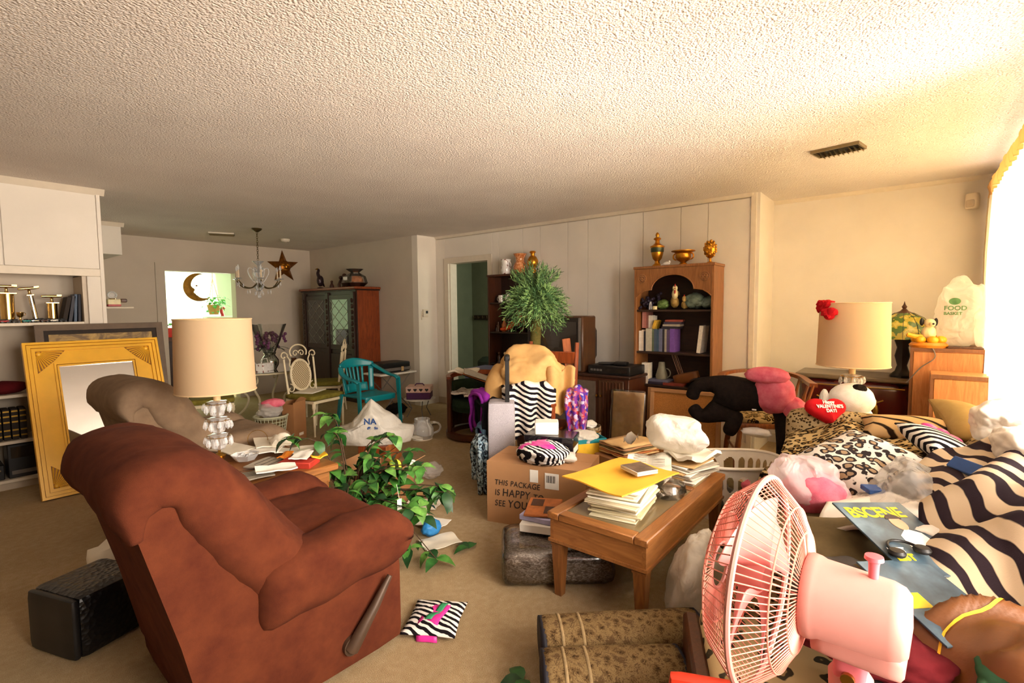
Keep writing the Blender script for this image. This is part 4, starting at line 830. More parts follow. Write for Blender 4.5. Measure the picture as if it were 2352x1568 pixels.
def fan():
    t = thing('pedestal_fan', 'pink pedestal fan with wire cage and round motor housing', 'fan', (1.145, 0.14, 0), -3)
    hz = 0.812; cy = 0.105; R = 0.215
    def cage(rear, name):
        b = MB(); n = 84 if rear else 76
        for j in range(n):
            a = 2 * PI * j / n; ca, sa = math.cos(a), math.sin(a)
            if rear: pts = [(0.060, cy - 0.085), (0.12, cy - 0.078), (0.165, cy - 0.055), (R, cy - 0.004)]
            else: pts = [(0.05, cy + 0.088), (0.12, cy + 0.082), (0.17, cy + 0.062), (R, cy + 0.008)]
            b.tube([(r * ca, y, hz + r * sa) for r, y in pts], 0.0013, 4, caps=False)
        for r, y in (((0.12, cy - 0.078), (0.062, cy - 0.086), (0.165, cy - 0.056)) if rear else ((0.12, cy + 0.082), (0.05, cy + 0.088), (0.17, cy + 0.062))):
            b.tube([(r * math.cos(q), y, hz + r * math.sin(q)) for q in (2 * PI * i / 48 for i in range(48))], 0.0018, 5, True)
        return tag(b.build(name, 'pink_wire', t))
    cage(True, 'rear_grille'); cage(False, 'front_grille')
    MB().tube([(R * math.cos(q), cy, hz + R * math.sin(q)) for q in (2 * PI * i / 72 for i in range(72))], 0.0065, 8, True).build('rim', 'pink_fan', t)
    MB().tube([(0.05 * math.cos(q), cy + 0.089, hz + 0.05 * math.sin(q)) for q in (2 * PI * i / 24 for i in range(24))], 0.004, 6, True).build('front_badge', 'pink_fan', t)
    for j in range(4):
        a0 = j * PI / 2 + 0.4
        def bl(u, v, a0=a0):
            r = 0.03 + 0.145 * u; a = a0 + (v - 0.5) * (0.55 + 0.85 * math.sin(u * PI * 0.62)); tw = (v - 0.5) * 0.055
            return (r * math.cos(a), cy + 0.012 + tw, hz + r * math.sin(a))
        MB().sheet(8, 8, bl, 0.002).build('blade', 'pink_blade', t, True)
    MB().lathe([(0, -0.02), (0.035, -0.02), (0.033, 0.03), (0.02, 0.045), (0, 0.048)], 20).xf(Matrix.Translation((0, cy + 0.01, hz)) @ Matrix.Rotation(-PI / 2, 4, 'X')).build('hub', 'pink_blade', t)
    prof = [(0, cy - 0.085), (0.080, cy - 0.085), (0.083, cy - 0.092), (0.081, cy - 0.105), (0.077, cy - 0.115), (0.072, cy - 0.225), (0.066, cy - 0.243), (0.054, cy - 0.253), (0, cy - 0.257)]
    mo = MB().lathe([(r, y) for r, y in prof], 36).xf(Matrix(((1, 0, 0, 0), (0, 0, 1, 0), (0, 1, 0, hz), (0, 0, 0, 1)))).build('motor_housing', 'pink_fan', t)
    MB().rbox((0, cy - 0.175, hz - 0.066), (0.098, 0.15, 0.05), 0.012, 5).build('housing_skirt', 'pink_fan', mo, True)
    MB().lathe([(0, 0), (0.008, 0), (0.009, 0.03), (0.010, 0.036), (0.016, 0.040), (0.015, 0.047), (0, 0.049)], 16, (0, cy - 0.195, hz + 0.068)).build('oscillation_knob', 'pink_dark', t)
    MB().rbox((0, cy - 0.165, hz - 0.115), (0.062, 0.055, 0.07), 0.014, 5).build('neck', 'pink_dark', t, True)
    MB().tube([(-0.04, cy - 0.165, hz - 0.125), (0.04, cy - 0.165, hz - 0.125)], 0.012, 12).build('tilt_bolt', 'brass', t)
    MB().lathe([(0, 0.50), (0.03, 0.50), (0.035, 0.62), (0.038, hz - 0.135), (0.025, hz - 0.115), (0, hz - 0.115)], 20, (0, cy - 0.165, 0)).build('yoke', 'pink_fan', t)
    MB().tube([(0, cy - 0.165, 0.02), (0, cy - 0.165, 0.56)], 0.017, 14).build('pole', 'pink_fan', t)
    MB().lathe([(0, 0), (0.165, 0), (0.17, 0.012), (0.15, 0.028), (0.04, 0.05), (0.03, 0.075), (0, 0.075)], 36, (0, cy - 0.165, 0)).build('base', 'pink_fan', t)
fan()
def near_right():
    o = thing('ottoman', 'low ottoman under a cream leopard sheet with a brown side', 'ottoman', (1.62, 0.50, 0), 25)
    MB().rbox((0.0, -0.20, 0.15), (0.44, 0.42, 0.30), 0.03, 6).build('cover', 'leopard_cream', o, True)
    MB().bbox(-0.21, 0.215, 0.005, 0.06, 0.0, 0.275, 0.012).build('side_board', 'walnut', o)
    tb = thing('storage_tote', 'dark storage tote under the leather jacket at the sofa end', 'box', (1.53, -0.14, 0), 0); MB().bbox(-0.17, 0.19, -0.22, 0.20, 0, 0.47, 0.01).build('body', 'black', tb); MB().bbox(-0.18, 0.20, -0.23, 0.21, 0.47, 0.50, 0.008).build('lid', 'books_dark', tb)
    # red and yellow toy box standing on the carpet
    r = thing('toy_box', 'flat red and yellow game box standing upright on the carpet before the fan', 'box', (1.43, 0.44, 0), -66)
    plain('red_card', '#d8391d', 0.5, var=0.08, scale=30)
    MB().rbox((0, 0, 0.16), (0.22, 0.05, 0.32), 0.02, 5).build('body', 'red_card', r); MB().bbox(-0.112, 0.08, -0.030, -0.024, 0.03, 0.285, 0.002).build('yellow_panel', 'yellow_print', r)
    # tapestry luggage
    tm = NT('tapestry'); v = tm.coord(); wv = tm.n('ShaderNodeTexVoronoi', i_Vector=v, i_Scale=30.0, feature='SMOOTH_F1'); nn = tm.noise(v, 45, 5, 0.7, 3.5)
    f = tm.n('ShaderNodeMath', operation='MULTIPLY_ADD', i_0=wv.outputs['Distance'], i_1=0.7, i_2=nn).outputs[0]
    tm.base(tm.ramp(f, [(0.55, '#3f2f1e'), (0.70, '#6d5636'), (0.82, '#8d7650'), (0.95, '#5c472e')])); tm.set(rough=0.95, spec=0.1); tm.bump(f, 0.3, 0.006); M['tapestry'] = tm.m
    plain('navy_trim', '#1a1a26', 0.7); plain('pale_trim', '#97805a', 0.9, var=0.2, scale=50)
    for k, (x, y, z, lb) in enumerate(((1.745, 0.875, 0.0, 'rolled tapestry rug with dark bound ends beside the coffee table leg'), (1.535, 0.80, 0.0, 'second rolled tapestry rug lying against the first'))):
        g = thing('rolled_rug', lb, 'rug', (x, y, z), -47 - 2 * k)
        L = 0.62 - 0.14 * k
        MB().sweep([(-L / 2, 0.085), (-L / 2 + 0.02, 0.088), (0, 0.09), (L / 2 - 0.02, 0.088), (L / 2, 0.085)], 0.105, 0.084, 28, 0.8, 0.8).build('roll', 'tapestry', g, True)
        for e in (-1, 1): MB().sweep([(e * (L / 2 - 0.004), 0.085), (e * (L / 2 + 0.012), 0.085)], 0.108, 0.0845, 24, 0.8, 0.8).build('bound_end', 'navy_trim', g, True)
        for q in (0.06, 0.14): MB().sweep([(-L / 2 + q, 0.088), (-L / 2 + q + 0.012, 0.088)], 0.1065, 0.0858, 28, 0.8, 0.8).build('woven_stripe', 'pale_trim', g, True)
    mound('trash_bag', 'white_bag', 'tall grey white plastic bag standing between the coffee table and the sofa', 'bag', (2.17, 0.715, 0.20), (0.19, 0.13, 0.25), 5.0, 0.12, 0.10, 1.8, 3.4, fl=0.0)
    one(MB().blob((0, 0, 0.10), (0.16, 0.10, 0.12), 4, 0.2, 2, 9.0, 0.1, 4, floor=0.0), 'black_bag', 'black', 'black bag in the shadow under the coffee table end', 'bag', (2.62, 0.80, 0), 0, smooth=True)
near_right()
# ---------------------------------------------------------------- tall bookcase and its contents
def flat_book(x0, x1, y0, y1, z0, z1): return MB().bbox(x0, x1, y0, y1, z0, z1, 0.003)
SP = ['#c98f83', '#b9756a', '#d9c9b4', '#8b5a4f', '#ece5d6', '#e0b33a', '#3a3348', '#6c6f8a', '#a59c8c', '#4a5a6e', '#5b4a72', '#7a52a8', '#2c2a33', '#c3bda9', '#3f5870', '#8a3a2c', '#5f6b50', '#d4a05a']
for i, c in enumerate(SP): plain('spine%d' % i, c, 0.6, var=0.12, scale=40)
def upright_book(w, h, d, m, label, x, y, z, lean=0.0, group=None):
    """spine faces -x"""
    b = thing('book', label, 'book', (x, y, z), 0, group, rot=(lean, 0, 0))
    MB().bbox(-0.0, 0.003, 0, w, 0, h, 0.001).build('spine', m, b, False)
    MB().box(0.003, d, 0.0, 0.003, 0, h).box(0.003, d, w - 0.003, w, 0, h).build('cover', m, b, False)
    MB().box(0.003, d - 0.004, 0.003, w - 0.003, 0.004, h - 0.004).build('pages', 'paper', b, False)
    return b
def bookcase(name, label, x0, y0, y1, dep, H, zs, arch, mats, loc_back):
    t = thing(name, label, 'bookcase', (x0, y0, 0)); W = y1 - y0; w, wd = mats
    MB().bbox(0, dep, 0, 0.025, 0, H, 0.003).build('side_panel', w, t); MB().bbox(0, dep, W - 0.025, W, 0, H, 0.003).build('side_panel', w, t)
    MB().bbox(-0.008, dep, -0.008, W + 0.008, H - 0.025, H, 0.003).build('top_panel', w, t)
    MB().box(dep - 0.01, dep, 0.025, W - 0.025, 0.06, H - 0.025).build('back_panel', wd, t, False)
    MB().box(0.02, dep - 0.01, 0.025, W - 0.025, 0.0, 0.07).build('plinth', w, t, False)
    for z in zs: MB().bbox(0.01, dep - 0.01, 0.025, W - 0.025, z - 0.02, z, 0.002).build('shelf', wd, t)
    if arch:
        # fascia with a stepped arch
        c = W / 2; pts = [(0.025, H - 0.03), (0.025, H - 0.30), (0.05, H - 0.275), (0.10, H - 0.245), (0.16, H - 0.235)]
        pts += [(c - 0.21 * math.cos(q), H - 0.235 + 0.145 * math.sin(q)) for q in (PI * i / 16 for i in range(17))]
        pts += [(W - 0.16, H - 0.235), (W - 0.10, H - 0.245), (W - 0.05, H - 0.275), (W - 0.025, H - 0.30), (W - 0.025, H - 0.03)]
        b = MB(); n = len(pts)
        # strips between the arch line and the straight top keep the shape clean
        inner = pts[1:-1]
        for i in range(len(inner) - 1):
            (a, za), (bb, zb) = inner[i], inner[i + 1]
            if bb - a < 1e-4: continue
            b.add([(x, y, z) for x in (0.0, 0.02) for y, z in ((a, za), (bb, zb), (bb, H - 0.026), (a, H - 0.026))], [(3, 2, 1, 0), (4, 5, 6, 7), (0, 1, 5, 4)])
        b.build('arched_fascia', w, t, False)
        MB().tube([(-0.002, y, z) for y, z in inner], 0.006, 6).build('arch_beading', w, t)
        for y in (0.085, W - 0.085):
            r = MB()
            for k in range(8): r.sphere((-0.002, y + 0.022 * math.cos(k * PI / 4), H - 0.12 + 0.022 * math.sin(k * PI / 4)), (0.006, 0.011, 0.011), 8, 6)
            r.sphere((-0.004, y, H - 0.12), (0.008, 0.010, 0.010), 8, 6)
            r.tube([(0, y + 0.04 * math.cos(q), H - 0.12 + 0.04 * math.sin(q)) for q in (2 * PI * i / 24 for i in range(24))], 0.005, 6, True)
            r.build('carved_rosette', w, t)
    return t
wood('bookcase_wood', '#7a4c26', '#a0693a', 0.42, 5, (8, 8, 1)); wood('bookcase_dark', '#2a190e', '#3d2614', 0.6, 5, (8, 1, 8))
def tall_bookcase():
    y0, y1, x0 = 1.47, 2.255, 4.745
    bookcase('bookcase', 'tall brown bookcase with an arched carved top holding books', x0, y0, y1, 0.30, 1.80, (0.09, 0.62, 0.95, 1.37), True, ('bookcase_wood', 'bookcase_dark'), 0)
    # books, shelf 0.95
    y = y1 - 0.03; k = 0
    lab = ['white paperback by the left panel', 'cream book', 'black and white book', 'cream hardback with dark bands', 'grey green book', 'slate blue book', 'blue grey book', 'steel blue book', 'dark charcoal book', 'grey book', 'dusky violet book', 'bright purple book ending the row']
    ws = [0.03, 0.02, 0.022, 0.065, 0.02, 0.026, 0.024, 0.035, 0.02, 0.022, 0.03, 0.045]; cs = [4, 2, 12, 13, 16, 9, 14, 7, 12, 8, 10, 11]; hs = [0.205, 0.215, 0.2, 0.23, 0.22, 0.225, 0.22, 0.23, 0.22, 0.225, 0.22, 0.23]
    for w, c, h, l in zip(ws, cs, hs, lab):
        y -= w + 0.001
        upright_book(w, h, 0.16, 'spine%d' % c, l[0].upper() * 0 + l + ' on the middle bookcase shelf' if 'shelf' not in l else l, x0 + 0.05, y, 0.951)
    upright_book(0.035, 0.26, 0.18, 'spine4', 'white book leaning alone at the bare end of the shelf', x0 + 0.04, y0 + 0.13, 0.955, 0.10)
    # books lying on top of that row and upright pinkish row behind
    yy = y1 - 0.04
    for j, (w, c, h) in enumerate(((0.022, 0, 0.17), (0.022, 1, 0.175), (0.02, 3, 0.17), (0.02, 4, 0.13), (0.02, 4, 0.125))):
        yy -= w + 0.002
        upright_book(w, h, 0.12, 'spine%d' % c, ('salmon pink paperback standing on top of the book row', 'dull red paperback standing on the book row', 'brown paperback standing on the book row', 'short white booklet standing on the book row', 'second short white booklet on the book row')[j], x0 + 0.10, yy, 1.182)
    b = flat_book(-0.06, 0.06, -0.045, 0.045, 0, 0.03); one(b, 'book', 'spine5', 'yellow book leaning on the pink paperbacks', 'book', (x0 + 0.12, y1 - 0.205, 1.215), 0, rot=(-1.25, 0, 0))
    for j in range(4): one(flat_book(-0.07, 0.07, -0.085, 0.085, 0, 0.022), 'book', ('spine12', 'spine8', 'spine6', 'spine15')[j], ('black book lying at the bottom of the stack on the book row', 'grey book lying in the stack on the book row', 'navy book lying in the stack on the book row', 'brown book lying on top of the stack on the book row')[j], 'book', (x0 + 0.12, y1 - 0.355 - 0.008 * j, 1.182 + 0.0225 * j), 4 * j)
    # top shelf: rooster figurine, cabbages, dark grapes
    z = 1.371
    r = thing('rooster_figurine', 'white headed ceramic rooster with a red comb on the arched shelf', 'figurine', (x0 + 0.10, 1.87, z), 200)
    plain('rooster_body', '#b3924e', 0.5, var=0.35, scale=30); plain('cream_ceramic', '#e9d9a4', 0.4); plain('red_ceramic', '#b5201f', 0.4); plain('green_leafy', '#5f7a3a', 0.5, var=0.3, scale=30); plain('grey_leafy', '#68786a', 0.6, var=0.3, scale=25); plain('dark_grape', '#2c2436', 0.35, var=0.2)
    MB().blob((0, 0, 0.07), (0.06, 0.04, 0.055), 4, 0.08, 2).build('body', 'rooster_body', r, True); MB().blob((0.045, 0, 0.15), (0.032, 0.03, 0.05), 4, 0.05, 2).build('neck', 'cream_ceramic', r, True)
    MB().sphere((0.06, 0, 0.205), (0.03, 0.025, 0.028)).build('head', 'cream_ceramic', r)
    for k in range(4): MB().sphere((0.035 + 0.016 * k, 0, 0.235 - 0.004 * abs(k - 1)), (0.009, 0.006, 0.014), 8, 6).build('comb', 'red_ceramic', r)
    MB().sphere((0.085, 0, 0.17), (0.01, 0.008, 0.018), 8, 6).build('wattle', 'red_ceramic', r); MB().tube([(0.085, 0, 0.203), (0.108, 0, 0.198)], [0.009, 0.002], 8).build('beak', 'gold', r)
    for k in range(5): MB().tube(spline([(-0.05, 0, 0.09), (-0.09, 0.01 * (k - 2), 0.13 + 0.012 * k), (-0.10 - 0.006 * k, 0.02 * (k - 2), 0.08 + 0.015 * k)], 4), 0.008, 6).build('tail_feather', 'rooster_body', r)
    c = thing('hen_figurine', 'small tan ceramic hen beside the rooster', 'figurine', (x0 + 0.10, 1.77, z), 190)
    MB().blob((0, 0, 0.045), (0.05, 0.035, 0.042), 4, 0.08, 2).build('body', 'rooster_body', c, True); MB().sphere((0.045, 0, 0.10), (0.022, 0.02, 0.03)).build('head', 'rooster_body', c); MB().sphere((0.045, 0, 0.132), (0.014, 0.006, 0.010), 8, 6).build('comb', 'red_ceramic', c)
    def cabbage(y, x, rr, m, lb):
        o = thing('cabbage', lb, 'ornament', (x, y, z), 0)
        for k in range(9):
            a = k * 2.4; ph = 0.4 + 0.12 * k
            MB().blob((0.35 * rr * math.cos(a), 0.35 * rr * math.sin(a), rr * (0.55 + 0.08 * k)), (rr * 0.62, rr * 0.62, rr * 0.5), 3, 0.25, 2.5, k).build('leaf', m, o, True)
    cabbage(1.99, x0 + 0.10, 0.06, 'green_leafy', 'green ceramic cabbage left of the rooster'); cabbage(1.68, x0 + 0.11, 0.095, 'grey_leafy', 'large grey green cabbage ornament right of the hen'); cabbage(1.69, x0 + 0.20, 0.085, 'grey_leafy', 'grey green cabbage ornament behind the large one')
    cabbage(1.55, x0 + 0.13, 0.075, 'grey_leafy', 'dark leafy ornament in the right end of the arched shelf')
    for k in range(3):
        g = thing('grape_cluster', ('dark grape cluster ornament in the left end of the arched shelf', 'dark violet grape cluster beside the bottle', 'black grape cluster standing behind the others')[k], 'ornament', (x0 + 0.08 + 0.05 * (k == 2), 2.19 - 0.07 * k, z))
        for j in range(14): MB().sphere((random.uniform(-.03, .03), random.uniform(-.03, .03), 0.015 + 0.008 * j * (1 + 0.4 * (k == 2))), 0.016, 8, 6).build('grape', 'dark_grape', g)
    one(MB().lathe([(0, 0), (0.022, 0), (0.024, 0.03), (0.018, 0.035), (0, 0.036)], 16), 'cup', 'cream_ceramic', 'small yellow cream cup at the front of the arched shelf', 'cup', (x0 + 0.05, 2.055, z))
    one(MB().lathe([(0, 0), (0.016, 0), (0.016, 0.05), (0.008, 0.065), (0.008, 0.08), (0, 0.08)], 14), 'jar', 'crystal', 'little glass jar by the grape clusters', 'jar', (x0 + 0.05, 2.10, z))
    # lower shelf 0.62
    z = 0.621
    upright_book(0.03, 0.17, 0.14, 'spine5', 'yellow spined book at the end of the lower bookcase shelf', x0 + 0.04, y1 - 0.06, z)
    upright_book(0.07, 0.21, 0.10, 'spine4', 'thick white book beside the grey pitcher', x0 + 0.04, y1 - 0.14, z)
    p = thing('pitcher', 'grey green ceramic pitcher with a looped handle on a shelf', 'pitcher', (x0 + 0.13, 2.01, z + 0.05))
    plain('grey_ceramic', '#8a8672', 0.45, var=0.12); MB().lathe([(0, 0), (0.055, 0), (0.06, 0.03), (0.035, 0.12), (0.03, 0.17), (0.026, 0.17), (0.03, 0.12), (0, 0.05)], 20).build('body', 'grey_ceramic', p); MB().tube([(0, -0.05 - 0.04 * math.sin(q), 0.06 + 0.045 * math.cos(q)) for q in (PI * i / 10 for i in range(11))], 0.006, 6).build('handle', 'grey_ceramic', p)
    one(flat_book(-0.08, 0.08, -0.10, 0.10, 0, 0.025), 'book', 'spine6', 'dark book lying under the pitcher', 'book', (x0 + 0.12, 2.02, z), 3); one(flat_book(-0.08, 0.08, -0.11, 0.11, 0, 0.022), 'book', 'spine7', 'lavender book lying on the dark book', 'book', (x0 + 0.12, 2.01, z + 0.0255), -3)
    one(flat_book(-0.07, 0.07, -0.10, 0.10, 0, 0.028), 'book', 'spine15', 'red brown book lying flat at the shelf front', 'book', (x0 + 0.10, 1.86, z), 5)
    lb = thing('handbag', 'small brown leather handbag with two thin handles on the red brown book', 'handbag', (x0 + 0.10, 1.73, z + 0.03), 0, rot=(-0.28, 0, 0))
    MB().rbox((0, 0, 0.055), (0.09, 0.24, 0.10), 0.015, 5).build('body', 'leather_brown', lb, True)
    for s in (-0.02, 0.02): MB().tube(spline([(s, 0.06, 0.10), (s, 0.07, 0.22), (s, 0.075, 0.30), (s, 0.05, 0.31), (s, 0.04, 0.22), (s, 0.03, 0.10)], 4), 0.005, 6).build('handle', 'leather_brown', lb)
    um = thing('umbrella', 'folded black umbrella lying across the lower bookcase shelf', 'umbrella', (x0 + 0.07, 1.60, z + 0.06), 0, rot=(-0.3, 0, 0)); MB().tube([(0, 0.13, 0.03), (0, 0.05, 0.03), (0, -0.08, 0.02)], [0.01, 0.022, 0.012], 10).build('folded_canopy', 'black', um); MB().tube([(0, -0.08, 0.02), (0, -0.10, 0.018)], 0.006, 8).build('tip', 'brass', um)
    # gilded urns on the top
    def urn(name, lb, cat, y, prof, extra=None, m='gold'):
        o = thing(name, lb, cat, (x0 + 0.13, y, 1.80)); MB().lathe(prof, 28).build('body', m, o)
        return o
    o = urn('lidded_urn', 'tall gilded urn with dark band and stepped lid on the bookcase', 'urn', 2.07, [(0, 0), (0.055, 0), (0.05, 0.015), (0.028, 0.03), (0.022, 0.055), (0.045, 0.08), (0.058, 0.13), (0.062, 0.19), (0.07, 0.195), (0.07, 0.205), (0, 0.205)])
    MB().lathe([(0.058, 0.142), (0.0635, 0.15), (0.0645, 0.185), (0.06, 0.19)], 28).build('dark_band', 'green_band', o); MB().lathe([(0.066, 0.205), (0.05, 0.215), (0.024, 0.235), (0.02, 0.26), (0.038, 0.275), (0.034, 0.285), (0.014, 0.295), (0.02, 0.315), (0.012, 0.335), (0, 0.345)], 24).build('lid', 'gold', o)
    o = urn('footed_bowl', 'wide gilded footed bowl with side handles on the bookcase', 'bowl', 1.805, [(0, 0), (0.045, 0), (0.04, 0.012), (0.022, 0.028), (0.06, 0.05), (0.075, 0.075), (0.072, 0.11), (0.085, 0.125), (0.112, 0.132), (0.112, 0.14), (0.075, 0.13), (0, 0.09)])
    for s in (-1, 1): MB().tube([(0, s * (0.07 + 0.03 * math.sin(q)), 0.085 + 0.03 * math.cos(q)) for q in (PI * i / 10 for i in range(11))], 0.007, 6).build('handle', 'gold', o)
    o = urn('pinecone_finial', 'gilded pinecone finial on a stem on the bookcase', 'ornament', 1.55, [(0, 0), (0.04, 0), (0.035, 0.01), (0.014, 0.02), (0.012, 0.05), (0.03, 0.06), (0, 0.06)])
    MB().blob((0, 0, 0.135), (0.055, 0.055, 0.08), 4, 0.05, 2, 0).build('core', 'gold', o, True)
    for k in range(34):
        h = 0.07 + k * 0.0042; rr = 0.052 * math.sin(PI * min(1, (h - 0.045) / 0.185)) ** 0.8; a = k * 2.4
        MB().sphere((rr * math.cos(a), rr * math.sin(a), h), (0.014, 0.014, 0.014), 7, 5).build('scale', 'gold', o)
    bd = thing('bird_figurine', 'tiny white bird figurine between the urn and the gilded bowl', 'figurine', (x0 + 0.10, 1.96, 1.80), 90); MB().blob((0, 0, 0.022), (0.035, 0.018, 0.02), 3, 0.05).build('body', 'white_fur', bd, True); MB().sphere((-0.03, 0, 0.04), 0.012, 8, 6).build('head', 'white_fur', bd); MB().tube([(0.03, 0, 0.02), (0.06, 0, 0.012)], [0.01, 0.004], 6).build('tail', 'white_fur', bd)
plain('green_band', '#4b5238', 0.4, 0.3)
tall_bookcase()

def small_bookcase():
    x0, y0, y1 = 4.80, 3.62, 4.30
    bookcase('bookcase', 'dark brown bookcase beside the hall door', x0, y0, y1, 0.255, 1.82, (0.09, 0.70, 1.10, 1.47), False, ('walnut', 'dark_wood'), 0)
    def jug(lb, y, prof, m, spout=False):
        o = thing('vase', lb, 'vase', (x0 + 0.12, y, 1.82)); MB().lathe(prof, 24).build('body', m, o); return o
    t = NT('marble_orange'); v = t.coord(); t.base(t.ramp(t.noise(v, 22, 6, 0.7, 2), [(0.35, '#8a3a18'), (0.5, '#c97a42'), (0.65, '#e8b98a')])); t.set(rough=0.25, coat=0.5); M['marble_orange'] = t.m
    t = NT('floral_white'); v = t.coord(); t.base(t.ramp(t.noise(v, 26, 2), [(0.36, '#8a4a3a'), (0.42, '#efe9e0')])); t.set(rough=0.3, coat=0.4); M['floral_white'] = t.m
    o = jug('white porcelain jug with brown flower print on the dark bookcase', 4.09, [(0, 0), (0.05, 0), (0.065, 0.05), (0.06, 0.10), (0.05, 0.14), (0.065, 0.19), (0.06, 0.19), (0, 0.1)], 'floral_white')
    MB().tube([(0, -0.055 - 0.03 * math.sin(q), 0.11 + 0.05 * math.cos(q)) for q in (PI * i / 10 for i in range(11))], 0.007, 6).build('handle', 'floral_white', o)
    jug('marbled orange vase with a flared rim on the dark bookcase', 3.86, [(0, 0), (0.055, 0), (0.09, 0.05), (0.085, 0.10), (0.055, 0.15), (0.055, 0.19), (0.085, 0.245), (0.08, 0.245), (0, 0.15)], 'marble_orange')
    jug('gilded bulb vase with a narrow neck on the dark bookcase', 3.665, [(0, 0), (0.045, 0), (0.045, 0.04), (0.03, 0.05), (0.066, 0.10), (0.068, 0.15), (0.045, 0.195), (0.025, 0.21), (0.025, 0.235), (0.042, 0.25), (0.03, 0.265), (0, 0.265)], 'gold')
    m = thing('mug', 'white mug with dark spots on the dark bookcase shelf', 'mug', (x0 + 0.08, 4.14, 1.47)); MB().lathe([(0, 0), (0.035, 0), (0.037, 0.09), (0.033, 0.09), (0.031, 0.01), (0, 0.01)], 20).build('cup', 'floral_white', m); MB().tube([(0, 0.035 + 0.028 * math.sin(q), 0.045 + 0.028 * math.cos(q)) for q in (PI * i / 8 for i in range(9))], 0.005, 6).build('handle', 'floral_white', m)
    m = thing('toy_figure', 'round pale toy beside the white mug', 'toy', (x0 + 0.07, 4.02, 1.47)); MB().sphere((0, 0, 0.05), (0.04, 0.045, 0.05)).build('body', 'white_plastic', m); MB().sphere((0, 0, 0.10), 0.028).build('head', 'white_plastic', m)
    plain('orange_glass', '#d8501a', 0.25); plain('bottle_brown', '#4a2a14', 0.2)
    mk = lambda y, s, lb, mm: one(MB().lathe([(0, 0), (0.024 * s, 0), (0.025 * s, 0.07 * s), (0.01 * s, 0.10 * s), (0.009 * s, 0.135 * s), (0, 0.135 * s)], 14), 'bottle', mm, lb, 'bottle', (x0 + 0.09, y, 1.10))
    mk(4.20, 0.9, 'small brown bottle by the shelf side panel', 'bottle_brown'); mk(4.10, 1.3, 'amber decanter with a narrow neck behind the orange horn', 'orange_brown'); mk(4.03, 1.2, 'dark bottle with a gold top beside the decanter', 'bottle_brown'); mk(4.22, 0.6, 'tiny glass bottle at the shelf front', 'crystal')
    hn = thing('glass_horn', 'bright orange curved horn on the dark bookcase shelf', 'ornament', (x0 + 0.05, 4.02, 1.10)); MB().tube(spline([(0, 0.10, 0.03), (0, 0.03, 0.035), (0, -0.05, 0.06), (0, -0.10, 0.11)], 5), [0.02 + 0.0008 * i for i in range(16)], 10).build('horn', 'orange_glass', hn)
    fl = thing('silk_flowers', 'bunch of orange red silk flowers on the dark bookcase shelf', 'flowers', (x0 + 0.10, 3.80, 1.10)); plain('silk_red', '#b8401f', 0.8, var=0.3, scale=40)
    MB().lathe([(0, 0), (0.04, 0), (0.05, 0.06), (0, 0.06)], 14).build('pot', 'walnut', fl)
    for k in range(26): MB().blob((random.uniform(-.06, .06), random.uniform(-.08, .08), 0.10 + random.uniform(0, 0.2)), 0.026, 2, 0.3, 3, k).build('bloom', 'silk_red', fl, False)
    for k, (y, lb) in enumerate(((4.18, 'little dark figurine on the lowest visible shelf'), (4.08, 'dark round ornament with a pale face on the lower shelf'), (3.98, 'small brass candlestick on the lower shelf'))):
        o = thing('figurine', lb, 'figurine', (x0 + 0.08, y, 0.70)); MB().lathe([(0, 0), (0.03, 0), (0.02, 0.03), (0.028, 0.07), (0.012, 0.10), (0, 0.10)], 14).build('body', ('bottle_brown', 'rooster_body', 'brass')[k], o); MB().sphere((0, 0, 0.12), 0.022, 10, 8).build('head', ('bottle_brown', 'cream_ceramic', 'brass')[k], o)
    plain('blue_grey', '#6d7390', 0.7); bx = thing('storage_box', 'grey blue storage box before the dark bookcase', 'box', (4.52, 3.98, 0), 8); MB().bbox(-0.22, 0.22, -0.26, 0.26, 0, 0.66, 0.01).build('body', 'blue_grey', bx); MB().bbox(-0.23, 0.23, -0.27, 0.27, 0.62, 0.68, 0.008).build('lid', 'blue_grey', bx)
small_bookcase()

